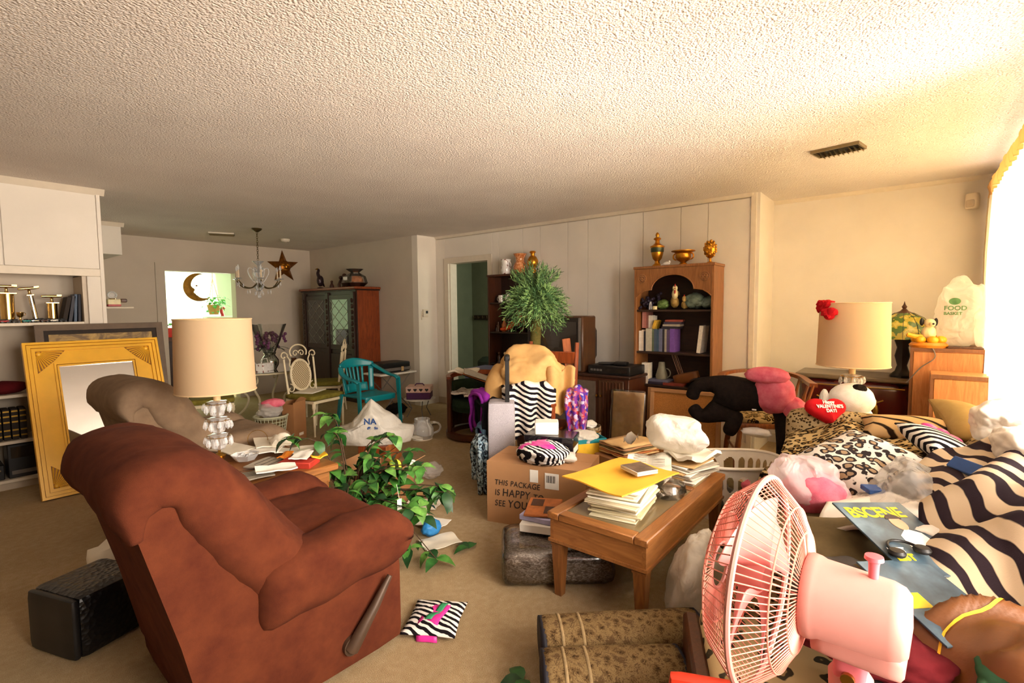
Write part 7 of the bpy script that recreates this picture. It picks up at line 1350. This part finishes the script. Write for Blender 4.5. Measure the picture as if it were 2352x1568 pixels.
    b = MB(); vs = []
    for i in range(n + 1):
        ox, oz = out[i]; ix, iz = inn[i]; mx, mz = (ox + ix) / 2, (oz + iz) / 2; th = 0.035 * math.sin(PI * min(1, max(0, i / n))) + 0.002; vs += [(ox, 0, oz), (mx, -th, mz), (ix, 0, iz), (mx, th, mz)]
    b.add(vs, [(4 * i + j, 4 * i + (j + 1) % 4, 4 * i + 4 + (j + 1) % 4, 4 * i + 4 + j) for i in range(n) for j in range(4)]); plain('gilt_paint', '#b5822a', 0.45, 0.3, var=0.3, scale=20); b.build('crescent', 'gilt_paint', m); MB().tube([(0.12, 0, 0.18), (0.10, 0.0, 0.232)], 0.002, 5).build('hanging_wire', 'brass', m); MB().sphere((0.01, -0.03, 0.02), (0.016, 0.008, 0.012), 8, 6).build('eye', 'copper_gold', m)
    # hanging fern
    plain('leaf_bright', '#3f9a2f', 0.6, var=0.3, scale=12); plain('terracotta', '#b08a4a', 0.8)
    h = thing('hanging_plant', 'green trailing plant in a tan pot hung on cords in the bright room', 'plant', (3.50, 9.5, 1.33)); MB().lathe([(0, 0), (0.07, 0), (0.10, 0.15), (0.105, 0.17), (0.09, 0.17), (0, 0.15)], 20).build('pot', 'terracotta', h)
    for k in range(3): a = k * 2.1; MB().tube([(0.10 * math.cos(a), 0.10 * math.sin(a), 0.16), (0, 0, 0.62), (0, 0, 1.028)], 0.005, 5).build('cord', 'kraft', h)
    random.seed(21)
    lm = leaf_mesh('trailing_leaf', 'leaf_bright', 0.075, 0.045)
    for k in range(70):
        a = random.uniform(0, 6.28); r = random.uniform(0.02, 0.20); z = 0.17 + random.uniform(-0.02, 0.14) - (0.22 * max(0, r - 0.13) / 0.07 * random.random()); put_leaf('leaf', lm, h, (r * math.cos(a), r * math.sin(a), z), a, random.uniform(-0.9, 0.3), random.uniform(0.8, 1.3))
    r = thing('red_bird', 'red bird shaped ornament beside the hanging plant', 'ornament', (3.62, 9.45, 1.30)); MB().tube(spline([(0, 0, 0.02), (-0.02, 0, 0.09), (0.0, 0, 0.15), (0.035, 0, 0.13)], 5), [0.026] * 8 + [0.016] * 8, 8).build('neck', 'red_ceramic', r); MB().lathe([(0, 0), (0.03, 0), (0.02, 0.03), (0, 0.035)], 12).build('foot', 'red_ceramic', r)
    sh = thing('plant_shelf', 'narrow white window shelf in the bright room', 'shelf', (3.60, 9.50, 1.27)); MB().bbox(-0.25, 1.24, -0.10, 0.10, 0, 0.025, 0.004).build('board', 'wall_green', sh); MB().box(0.7, 0.74, -0.08, 0.08, -0.12, 0.0).build('bracket', 'wall_green', sh, False)
    k = thing('dark_cabinet', 'dark cabinet just inside the bright room opening', 'cabinet', (2.50, 8.75, 0)); MB().bbox(-0.15, 0.45, 0, 0.4, 0, 1.0, 0.008).build('body', 'walnut', k); MB().bbox(-0.14, 0.44, -0.015, 0, 0.06, 0.94, 0.005).build('door', 'dark_wood', k)
    p = thing('potted_plant', 'leafy plant in a dark red pot on the dark cabinet', 'plant', (2.66, 8.85, 1.0)); MB().lathe([(0, 0), (0.06, 0), (0.08, 0.12), (0.085, 0.14), (0, 0.13)], 18).build('pot', 'red_ceramic', p)
    for j in range(14): a = j * 2.4; put_leaf('leaf', lm, p, (0.05 * math.cos(a), 0.05 * math.sin(a), 0.15 + 0.02 * (j % 4)), a, -0.4, 1.0)
    # coat hooks in the hall
    hk = thing('hook_rack', 'dark row of small hooks on the dim hall wall', 'rack', (6.28, 5.80, 1.20)); MB().bbox(0, 0.02, -0.45, 0.15, 0, 0.08, 0.004).build('board', 'dark_wood', hk)
    for j in range(6): MB().tube([(0, -0.40 + 0.1 * j, 0.05), (-0.05, -0.40 + 0.1 * j, 0.03), (-0.055, -0.40 + 0.1 * j, 0.07)], 0.006, 6).build('hook', 'antique_brass', hk)
    bg = thing('dark_bin', 'dark green bin standing in the hall doorway', 'bin', (5.65, 5.05, 0)); plain('dark_green', '#1e2a1c', 0.6); MB().lathe([(0, 0), (0.14, 0), (0.17, 0.55), (0.16, 0.55), (0, 0.5)], 20).build('body', 'dark_green', bg); MB().lathe([(0.175, 0.55), (0.17, 0.60), (0.10, 0.66), (0, 0.67)], 20).build('lid', 'dark_green', bg)
def leaf_mesh(name, mat, L, W):
    b = MB(); n = 5; rows = []
    for i in range(n + 1):
        u = i / n; w = W / 2 * math.sin(PI * min(1, u ** 0.75 * 1.02)) ** 0.9 if 0 < i < n else 0.0008; z = 0.12 * L * math.sin(u * PI) - 0.12 * L * u * u
        rows.append([(u * L, -w, z + 0.18 * w), (u * L, 0, z), (u * L, w, z + 0.18 * w)])
    vs = [p for r in rows for p in r]; fs = [(3 * i + j, 3 * i + 3 + j, 3 * i + 4 + j, 3 * i + 1 + j) for i in range(n) for j in range(2)]; b.add(vs, fs)
    o = b.build(name, mat, None, True); me = o.data; bpy.data.objects.remove(o); return me
def put_leaf(name, me, par, loc, az, pitch, sc, roll=0.0):
    o = bpy.data.objects.new(name, me); COL.objects.link(o); o.parent = par; o.location = loc; o.rotation_euler = (roll, -pitch, az); o.scale = (sc, sc, sc); return o
hanging()

# ---------------------------------------------------------------- artificial ficus and floor litter
def ficus():
    t = thing('ficus_plant', 'artificial ficus with variegated green leaves slumped beside the red recliner', 'plant', (1.76, 2.77, 0)); random.seed(9)
    for i, c in enumerate(('#24501f', '#3c6c2a', '#18381a', '#557f38')):
        tt = NT('ficus%d' % i); v = tt.coord(); tt.base(tt.ramp(tt.noise(v, 30, 3), [(0.35, c), (0.7, '#%02x%02x%02x' % tuple(min(255, int(int(c[k:k + 2], 16) * 1.35)) for k in (1, 3, 5)))])); tt.set(rough=0.45); M['ficus%d' % i] = tt.m
    plain('bark', '#4a3420', 0.9, var=0.3, scale=40); ms = [leaf_mesh('ficus_leaf%d' % i, 'ficus%d' % i, 0.105, 0.062) for i in range(4)]
    MB().lathe([(0, 0), (0.10, 0), (0.13, 0.16), (0.12, 0.16), (0, 0.14)], 20).build('pot', 'walnut', t); MB().lathe([(0, 0.14), (0.118, 0.14), (0, 0.15)], 16).build('moss', 'olive_cloth', t)
    tips = [(-0.42, 0.10, 0.50), (-0.30, 0.18, 0.62), (-0.18, 0.05, 0.42), (-0.22, -0.10, 0.34), (-0.05, 0.12, 0.62), (0.02, 0.26, 0.70), (0.10, -0.10, 0.45), (0.10, -0.28, 0.36), (0.02, -0.42, 0.28), (0.06, -0.62, 0.22), (-0.06, -0.66, 0.10), (0.20, -0.50, 0.30), (0.25, -0.30, 0.50), (0.32, -0.05, 0.55), (0.20, 0.10, 0.40), (-0.10, -0.36, 0.40), (0.0, -0.80, 0.06), (-0.15, -0.55, 0.28), (0.38, 0.18, 0.50), (0.12, -0.44, 0.44)]
    tips += [(random.uniform(-0.35, 0.3), random.uniform(-0.65, 0.15), random.uniform(0.15, 0.5)) for _ in range(14)]
    for k, tp in enumerate(tips):
        st = (0.03 * math.cos(k), 0.03 * math.sin(k), 0.12); mid = (tp[0] * 0.45, tp[1] * 0.45, max(0.25, tp[2] * 0.9)); pts = spline([st, mid, tp], 6); MB().tube(pts, [0.006 - 0.0003 * i for i in range(len(pts))], 5).build('branch', 'bark', t)
        for j in range(4, len(pts)):
            for q in range(1):
                a = random.uniform(0, 6.28); p = pts[j]; put_leaf('leaf', ms[(k + j) % 4], t, (p[0], p[1], p[2]), a, random.uniform(-1.0, 0.2), random.uniform(0.8, 1.15), random.uniform(-0.5, 0.5))
        for q in range(3): a = 6.28 * q / 3 + k; put_leaf('leaf', ms[(k + q) % 4], t, tp, a, random.uniform(-0.9, 0.1), random.uniform(0.85, 1.2), random.uniform(-0.4, 0.4))
    for (x, y, a, lb) in ((2.02, 1.98, 0.3, 'fallen green leaf sprig on the carpet beyond the recliner'), (1.40, 1.10, 1.2, 'torn green leaf on the carpet beside the rolled rug'), (0.72, 2.40, 2.0, 'dark green leaf behind the red recliner base')):
        s = thing('fallen_leaves', lb, 'leaf', (x, y, 0.012), 0)
        for q in range(3): put_leaf('leaf', ms[(q * 2) % 4], s, (0, 0, 0.004 * q), a + q * 1.3, -0.02, 0.95)
ficus()
def litter():
    bx = thing('cardboard_box', 'open brown cardboard box among the ficus leaves', 'box', (2.18, 2.98, 0), 20); b = MB(); b.box(-0.17, 0.17, -0.14, -0.135, 0, 0.26).box(-0.17, 0.17, 0.135, 0.14, 0, 0.26).box(-0.17, -0.165, -0.135, 0.135, 0, 0.26).box(0.165, 0.17, -0.135, 0.135, 0, 0.26).box(-0.165, 0.165, -0.135, 0.135, 0, 0.006); b.build('walls', 'cardboard_dark', bx, False)
    for s in (-1, 1): MB().box(-0.17, 0.17, 0, 0.12, 0, 0.004).build('flap', 'cardboard', bx, False, (0, s * 0.138, 0.26), (0.5 if s > 0 else PI - 0.5, 0, 0))
    o = thing('christmas_ornament', 'gold and green striped bauble on the cardboard box', 'ornament', (2.12, 2.78, 0.265)); zebra('stripe_gold', '#c9d44a', '#2c3310', 6, 0.0, (0, 0, 0.3), 0.5, 0.0); MB().sphere((0, 0, 0.05), 0.05, 20, 14).build('bauble', 'stripe_gold', o); MB().lathe([(0, 0.095), (0.012, 0.095), (0.012, 0.112), (0, 0.112)], 10).build('cap', 'gold', o)
    one(MB().lathe([(0, 0), (0.03, 0), (0.042, 0.09), (0.038, 0.09), (0.027, 0.006), (0, 0.006)], 16), 'paper_cup', 'paper_white', 'white paper cup tipped beside the bauble', 'cup', (2.19, 2.74, 0.27), 0, rot=(0.9, 0.2, 0))
    wb = thing('wooden_crate', 'small orange brown wooden crate under the white store bag', 'crate', (2.74, 3.80, 0), 30); MB().bbox(-0.17, 0.17, -0.13, 0.13, 0.0, 0.19, 0.004).build('body', 'cherry', wb)
    for z in (0.0, 0.065, 0.13): MB().bbox(-0.176, 0.176, -0.137, -0.13, z + 0.005, z + 0.06, 0.002).build('slat', 'orange_brown', wb)
    g = thing('store_bag', 'white plastic store bag with blue print slumped on the crate', 'bag', (2.70, 3.80, 0.192), -40); b = MB().blob((0, 0, 0.10), (0.24, 0.16, 0.21), 5, 0.07, 1.4, 6, 0.05, 2.6, floor=0.0, fn=lambda p, d: (p.x + 0.10 * d.x * (d.z < 0.2), p.y, p.z + 0.10 * max(0, 1 - abs(d.x + 0.15) * 2.0) * (d.z > 0))); sk_ = b.build('sack', 'white_bag', g, True)
    for s, x, z, sz in (('NA', -0.09, 0.20, 0.075), ('@', -0.06, 0.155, 0.03), ('So', 0.0, 0.155, 0.03)): wrap_on(text(s, sz, 'blue_print', g, 'lettering', (x, -0.3, z), (PI / 2, 0, 0), 0.0, 0.0, bold=0.002), sk_, (0, 1, 0), 0.003)
    MB().sheet(8, 4, lambda u, v: (0.22 + 0.20 * u, -0.06 + 0.12 * v, 0.05 - 0.04 * u + 0.03 * math.sin(v * 4 + u * 5) * (1 - u)), 0.002).build('bag_handle', 'white_bag', g, True)
    bits = [('paper', 0.18, 0.24, 2.30, 2.70, 30, 'cream sheet on the carpet by the ficus'), ('kraft', 0.16, 0.20, 2.42, 2.86, 60, 'tan envelope on the carpet by the ficus'), ('paper_white', 0.14, 0.2, 2.12, 2.40, 10, 'white sheet under the ficus branches'), ('paper', 0.16, 0.22, 1.98, 2.18, 70, 'cream magazine under the ficus edge'), ('orange_brown', 0.12, 0.16, 2.30, 3.0, 20, 'orange brown card beside the cardboard box'), ('paper_white', 0.10, 0.16, 2.45, 2.66, 45, 'white slip between the ficus and the clear bag'), ('paper', 0.2, 0.26, 4.0, 4.62, 15, 'cream paper on the carpet near the hat box'), ('paper_grey', 0.2, 0.26, 3.78, 4.50, 55, 'grey paper on the carpet near the glass jug')]
    for k, (m, w, d, x, y, a, lb) in enumerate(bits): flat('loose_paper', 'paper', m, w, d, 0.004, x, y, 0.004 + 0.004 * (k % 3), a, lb, None, 0.012, k * 1.3)
    plain('bright_blue', '#2a7fc0', 0.5)
    one(MB().blob((0, 0, 0.05), (0.07, 0.05, 0.05), 4, 0.12, 2, 3, floor=0.0), 'blue_pouch', 'bright_blue', 'small bright blue pouch under the ficus', 'pouch', (2.02, 2.30, 0.0), smooth=True)
    tg = thing('swing_tag', 'white price tag hanging from the ficus branch', 'tag', (1.72, 2.22, 0.34)); MB().box(-0.015, 0.015, -0.001, 0.001, -0.06, 0).build('card', 'paper_white', tg, False); MB().tube([(0, 0, 0), (0, 0.02, 0.08)], 0.0012, 4).build('string', 'paper_white', tg)
    one(MB().blob((0, 0, 0.07), (0.22, 0.14, 0.09), 4, 0.15, 2, 5, 0.12, 4, floor=0.0), 'clothes_bundle', 'black_fur', 'dark clothes bundle on the carpet under the folding tray', 'clothes', (4.18, 5.42, 0), 20, smooth=True)
    one(MB().blob((0, 0, 0.04), (0.10, 0.07, 0.05), 4, 0.1, 2, 7, 0.14, 4, floor=0.0), 'plastic_wrap', 'film_bag', 'crumpled clear wrap on the carpet beside the hat box stand', 'wrap', (3.92, 5.02, 0), 20, smooth=True)
    # low wire stand with heart hat box, glass jug
    s = thing('wire_stand', 'low wire stand with white papers beside the wall end', 'stand', (4.20, 4.95, 0)); MB().lathe([(0, 0.245), (0.20, 0.245), (0.20, 0.255), (0, 0.255)], 28).build('top', 'white_plastic', s)
    for k in range(3): a = k * 2.1; MB().tube([(0.17 * math.cos(a), 0.17 * math.sin(a), 0.245), (0.11 * math.cos(a), 0.11 * math.sin(a), 0.12), (0.18 * math.cos(a), 0.18 * math.sin(a), 0)], 0.006, 6).build('leg', 'tv_grey', s)
    h = thing('hat_box', 'pale box with black hearts and a purple band on the wire stand', 'box', (4.20, 4.95, 0.256), -50); plain('pale_pink', '#d9b3a2', 0.6); plain('purple_band', '#4b1a4a', 0.6); MB().bbox(-0.15, 0.15, -0.12, 0.12, 0, 0.13, 0.006).build('body', 'purple_band', h); MB().bbox(-0.157, 0.157, -0.127, 0.127, 0.085, 0.16, 0.006).build('lid', 'pale_pink', h)
    for k in range(4):
        x = -0.11 + 0.073 * k; hp = [(0.0014 * 16 * math.sin(q) ** 3, 0.0014 * (13 * math.cos(q) - 5 * math.cos(2 * q) - 2 * math.cos(3 * q) - math.cos(4 * q))) for q in (2 * PI * i / 20 for i in range(20))]; MB().prism([(x + a, 0.122 + b) for a, b in hp], -0.1278, lambda a, b, c: (a, c, b), -0.1265).build('printed_heart', 'ink', h, False); MB().prism([(x + a, 0.122 + b) for a, b in hp], -0.1585, lambda a, b, c: (c, a, b), -0.1565).build('printed_heart', 'ink', h, False)
    MB().tube([(-0.06, 0, 0.16), (-0.04, 0, 0.185), (0.04, 0, 0.185), (0.06, 0, 0.16)], 0.008, 6).build('handle', 'purple_band', h)
    j = thing('glass_jug', 'clear glass jug with a loop handle on the carpet', 'jug', (3.52, 4.12, 0)); MB().lathe([(0, 0.005), (0.10, 0.0), (0.125, 0.05), (0.12, 0.12), (0.08, 0.18), (0.085, 0.22), (0.08, 0.22), (0.075, 0.18), (0.112, 0.12), (0.117, 0.05), (0, 0.015)], 26).build('body', 'crystal', j); MB().tube([(0.08 + 0.065 * math.sin(q), -0.08 - 0.05 * math.sin(q), 0.12 + 0.06 * math.cos(q)) for q in (PI * i / 12 for i in range(13))], 0.010, 8).build('handle', 'crystal', j); MB().lathe([(0, 0), (0.11, 0), (0.11, 0.012), (0, 0.012)], 24).build('pale_base', 'paper', j)
litter()

# ---------------------------------------------------------------- wooden armchair, suitcase and the clothes chair
def middle():
    c = thing('barrel_armchair', 'dark wooden barrel armchair with a deep green seat holding papers', 'chair', (3.98, 3.74, 0), 205); 
    arcp = [(0.30 * math.cos(q), 0.31 * math.sin(q)) for q in (math.radians(55) + math.radians(250) * i / 24 for i in range(25))]
    b = MB().sheet(24, 2, lambda u, v: (arcp[round(u * 24)][0] * (0.93 + 0.14 * v), arcp[round(u * 24)][1] * (0.93 + 0.14 * v), 0.64 + 0.03 * math.sin(PI * u)), 0.05); b.build('arm_rail', 'cherry', c)
    for k in (0, 4, 12, 20, 24): x, y = arcp[k]; MB().bbox(x - 0.022, x + 0.022, y - 0.022, y + 0.022, 0.05, 0.64, 0.004).build('post', 'walnut', c)
    MB().lathe([(0.27, 0.02), (0.34, 0.02), (0.34, 0.07), (0.27, 0.07), (0.27, 0.02)], 32).build('base_ring', 'walnut', c); fabric('deep_green', '#1c2a1c', '#2a3a28', 14); MB().lathe([(0, 0.30), (0.27, 0.30), (0.29, 0.36), (0.26, 0.42), (0, 0.44)], 28).build('seat_cushion', 'deep_green', c)
    MB().sheet(16, 4, lambda u, v: (0.265 * math.cos(math.radians(70) + math.radians(220) * u), 0.275 * math.sin(math.radians(70) + math.radians(220) * u), 0.38 + 0.22 * v), 0.03).build('back_padding', 'deep_green', c, True); MB().sheet(12, 2, lambda u, v: (0.30 * math.cos(math.radians(70) + math.radians(220) * u), 0.31 * math.sin(math.radians(70) + math.radians(220) * u), 0.08 + 0.28 * v), 0.01).build('lower_panel', 'walnut', c)
    for k, (m, dx, dy, z, a, lb) in enumerate((('paper', -0.05, 0.08, 0.70, 20, 'stack of cream papers on the barrel armchair rail'), ('paper_white', 0.0, -0.02, 0.455, 50, 'white papers on the deep green seat'), ('floral_white', -0.02, 0.10, 0.47, 10, 'flowered cloth on the deep green seat'))): flat('paper_stack', 'paper', m, 0.30, 0.24, 0.02, 3.90 + dx, 3.72 + dy, z, a, lb, None, 0.03, k)
    for k, (m, lb) in enumerate((('black', 'black folder sliding off the barrel armchair'), ('orange_brown', 'tan magazine sliding off the barrel armchair'), ('paper_grey', 'grey magazine on the barrel armchair arm'))): one(flat_book(-0.11, 0.11, -0.15, 0.15, 0, 0.012), 'magazine', m, lb, 'magazine', (3.72 - 0.03 * k, 3.46 - 0.02 * k, 0.69 + 0.016 * k), 0, rot=(0.35, -0.1, 0.4 + 0.2 * k))
    # suitcase with extended handle
    t = NT('grey_tweed'); v = t.coord(); ck = t.noise(v, 420, 2); t.base(t.ramp(ck, [(0.3, '#8f8a92'), (0.7, '#c4bfc6')])); t.set(rough=0.9); t.bump(ck, 0.3, 0.003); M['grey_tweed'] = t.m
    s = thing('suitcase', 'upright grey tweed suitcase with its black handle pulled out', 'suitcase', (2.87, 2.44, 0), -52); MB().rbox((0, 0, 0.37), (0.20, 0.25, 0.66), 0.02, 6, lambda p, u: (p.x, p.y * (1 - 0.12 * (u.z + 1) / 2), p.z)).build('body', 'grey_tweed', s); MB().box(-0.102, -0.1, -0.004, 0.004, 0.06, 0.69).build('zip', 'black', s, False)
    for y in (-0.06, 0.02): MB().bbox(0.03, 0.06, y - 0.017, y + 0.017, 0.69, 1.02, 0.003).build('handle_tube', 'black', s)
    MB().bbox(0.025, 0.065, -0.08, 0.04, 1.0, 1.05, 0.01).build('grip', 'black', s); text('SELECT', 0.022, 'ink', s, 'lettering', (-0.1025, 0.085, 0.54), (PI / 2, 0, -PI / 2), 0, 0.0006); text('IT', 0.018, 'ink', s, 'lettering', (-0.1025, 0.06, 0.515), (PI / 2, 0, -PI / 2), 0, 0.0006)
    for x in (-0.07, 0.07):
        for y in (-0.09, 0.09): MB().tube([(x, y - 0.012, 0.022), (x, y + 0.012, 0.022)], 0.022, 12).build('wheel', 'black', s)
    # chair buried in clothes
    c = thing('rocking_chair', 'reddish wooden chair buried under jackets and blankets', 'chair', (3.32, 2.42, 0), 190); MB().rbox((0, 0, 0.43), (0.46, 0.46, 0.04), 0.015, 4).build('seat', 'cherry', c)
    for y in (-0.22, 0.22):
        MB().tube([(-0.20, y, 0.0), (-0.21, y, 0.45), (-0.30, y, 1.10)], [0.02, 0.022, 0.018], 8).build('back_post', 'cherry', c); MB().tube([(0.20, y, 0.0), (0.20, y, 0.64)], 0.02, 8).build('front_leg', 'cherry', c); MB().rbox((0, y, 0.65), (0.46, 0.05, 0.03), 0.01, 4).build('arm', 'cherry', c)
    MB().bbox(-0.31, -0.27, -0.22, 0.22, 0.92, 1.02, 0.006).build('top_rail', 'cherry', c); MB().bbox(-0.26, -0.23, -0.22, 0.22, 0.6, 0.68, 0.006).build('mid_rail', 'cherry', c)
    one(MB().bbox(-0.018, 0.018, -0.035, 0.035, 0, 1.14, 0.005), 'wooden_plank', 'red_wood', 'reddish wooden plank leaning behind the tan jacket', 'plank', (3.66, 2.23, 0.0), 0, rot=(-0.11, 0.06, 0.5))
    fabric('tan_jacket', '#c2955a', '#d8ae72', 5, 0.9, 0.25); fabric('purple_cloth', '#7a1f8a', '#9a35a8', 8); fabric('black_cloth', '#131218', '#1f1d26', 10); fabric('denim', '#4a6a8a', '#6a8aa8', 20); zebra('zebra_throw', '#e6ddd0', '#17131a', 8, 2.6, (0, 1.2, 0.3), 0.5)
    t = NT('sequin'); v = t.coord(); vo = t.n('ShaderNodeTexVoronoi', i_Vector=v, i_Scale=45.0); t.base(t.ramp(vo.outputs['Color'], [(0.2, '#2a2fa0'), (0.4, '#7a2a8a'), (0.6, '#c0402a'), (0.8, '#c8b8d0')])); t.set(rough=0.4); M['sequin'] = t.m
    t = NT('floral_blue'); v = t.coord(); nn = t.noise(v, 45, 3); t.base(t.ramp(nn, [(0.45, '#171c2a'), (0.52, '#8fb0c4'), (0.7, '#d5dfe2')])); t.set(rough=0.9); M['floral_blue'] = t.m
    # folded and hanging cloth, built as deep drapes over the chair
    def hang(name, mat, lb, cx, cy, rz, w, top, drop0, drop1, seed, depth=0.10, th=0.02):
        def fn(u, v):
            q = (v - 0.5) * 2; x = (u - 0.5) * w * (1 - 0.25 * abs(q) * abs(q)); d = drop0 if q < 0 else drop1; a = min(1.0, abs(q) / 0.25); z = top - (0.02 * a * a if abs(q) < 0.25 else 0.02 + (abs(q) - 0.25) / 0.75 * d); y = math.copysign(depth * min(1.0, abs(q) / 0.25) ** 0.6 + (0.03 if abs(q) > .25 else 0), q)
            wv = 0.035 * math.sin(u * 16 + seed + 2 * nz(v * 2, seed)) * min(1, abs(q) * 1.5) + 0.04 * nz(u * 4 + seed, v * 4)
            return (x + 0.02 * nz(u * 5, v * 5, seed), y + wv, z + 0.035 * nz(u * 3.5, v * 3.5, seed + 4) - 0.16 * abs(u - 0.5) ** 2)
        return one(MB().sheet(30, 36, fn, th), name, mat, lb, 'clothes', (cx, cy, 0), rz, smooth=True)
    tj = thing('tan_jacket', 'big tan jacket thrown over the top of the clothes chair', 'jacket', (3.27, 2.46, 0.86), -48)
    MB().blob((0, 0, 0), (0.38, 0.24, 0.22), 5, 0.14, 1.5, 3.3, 0.13, 3.6).build('body', 'tan_jacket', tj, True)
    MB().sheet(14, 16, lambda u, v: (0.10 + 0.22 * u - 0.05 * v * (u - 0.5), -0.20 - 0.05 * math.sin(u * 7) - 0.03 * v, 0.06 - 0.40 * v + 0.16 * v * abs(u - 0.45) * 2 + 0.03 * math.sin(u * 9 + v * 4)), 0.02).build('hanging_flap', 'tan_jacket', tj, True)
    MB().tube(spline([(-0.22, 0.02, 0.0), (-0.29, -0.06, -0.08), (-0.30, -0.10, -0.20)], 5), [0.11, 0.11, 0.105, 0.10, 0.095, 0.09, 0.088, 0.085, 0.08, 0.08, 0.078], 14).build('sleeve', 'tan_jacket', tj, True)
    hang('zebra_throw', 'zebra_throw', 'zebra fleece throw hanging under the tan jacket', 3.22, 2.46, -50, 0.42, 0.84, 0.40, 0.3, 3.0, 0.20)
    hang('purple_shirt', 'purple_cloth', 'bright purple shirt hanging beside the grey suitcase', 2.99, 2.74, -25, 0.16, 0.74, 0.42, 0.3, 5.0, 0.10); hang('black_coat', 'black_cloth', 'long black coat hanging to the floor behind the grey suitcase', 2.98, 2.62, -35, 0.24, 0.70, 0.60, 0.4, 7.0, 0.12)
    hang('floral_skirt', 'floral_blue', 'blue white floral skirt dragging on the carpet by the suitcase', 2.80, 2.58, -30, 0.14, 0.42, 0.38, 0.30, 9.0, 0.05); hang('sequin_dress', 'sequin', 'multicoloured sequin dress hanging at the side of the clothes chair', 3.34, 2.06, -60, 0.16, 0.78, 0.46, 0.4, 11.0, 0.06)
    hang('blue_jeans', 'denim', 'pale blue jeans hanging beside the black coat', 2.88, 2.62, -30, 0.10, 0.50, 0.34, 0.25, 2.0, 0.05)
    # pom topiary tree
    tr = thing('topiary_tree', 'artificial cedar topiary with a ball of green sprigs on a mossy trunk', 'tree', (3.66, 2.70, 0)); plain('cedar', '#4a6f3c', 0.8, var=0.4, scale=10); plain('cedar_light', '#6f9050', 0.8, var=0.3, scale=10); fabric('moss_trunk', '#4a4420', '#6a6030', 40, 1.0, 0.8, 120)
    MB().tube([(0.02, 0, 0.0), (0.0, 0.02, 0.5), (-0.02, 0.0, 0.9), (0.01, -0.01, 1.35)], [0.05, 0.055, 0.05, 0.045], 12).build('trunk', 'moss_trunk', tr); MB().lathe([(0, 0), (0.15, 0), (0.18, 0.2), (0.17, 0.2), (0, 0.18)], 20).build('pot', 'walnut', tr); random.seed(4)
    # sprigs: many little needles along curved twigs
    for lay in range(2):
        b = MB()
        for k in range(230):
            a = random.uniform(0, 6.28); ph = math.acos(random.uniform(-0.75, 1)); d = Vector((math.sin(ph) * math.cos(a), math.sin(ph) * math.sin(a), math.cos(ph)))
            L = random.uniform(0.22, 0.32); c0 = Vector((0, 0, 1.50)); side = d.orthogonal().normalized(); p0 = c0 + d * 0.08; droop = Vector((0, 0, -0.11 if d.z < 0.6 else 0.0))
            for j in range(16):
                u = j / 15; p = c0 + d * (0.08 + (L - 0.08) * u) + droop * u * u; t_ = (d + droop * 2 * u).normalized(); s1 = Matrix.Rotation(j * 2.4 + k, 3, t_) @ side; e = p + (s1 * 0.8 + t_ * 0.9) * 0.034; w_ = t_.cross(s1) * 0.005; b.add([p - w_, p + w_, e + w_ * 0.3, e - w_ * 0.3], [(0, 1, 2, 3)])
        tag(b.build('foliage', 'cedar' if lay == 0 else 'cedar_light', tr, False), kind='stuff')
wood('red_wood', '#8a4420', '#b06434', 0.5, 6, (8, 8, 1))
middle()
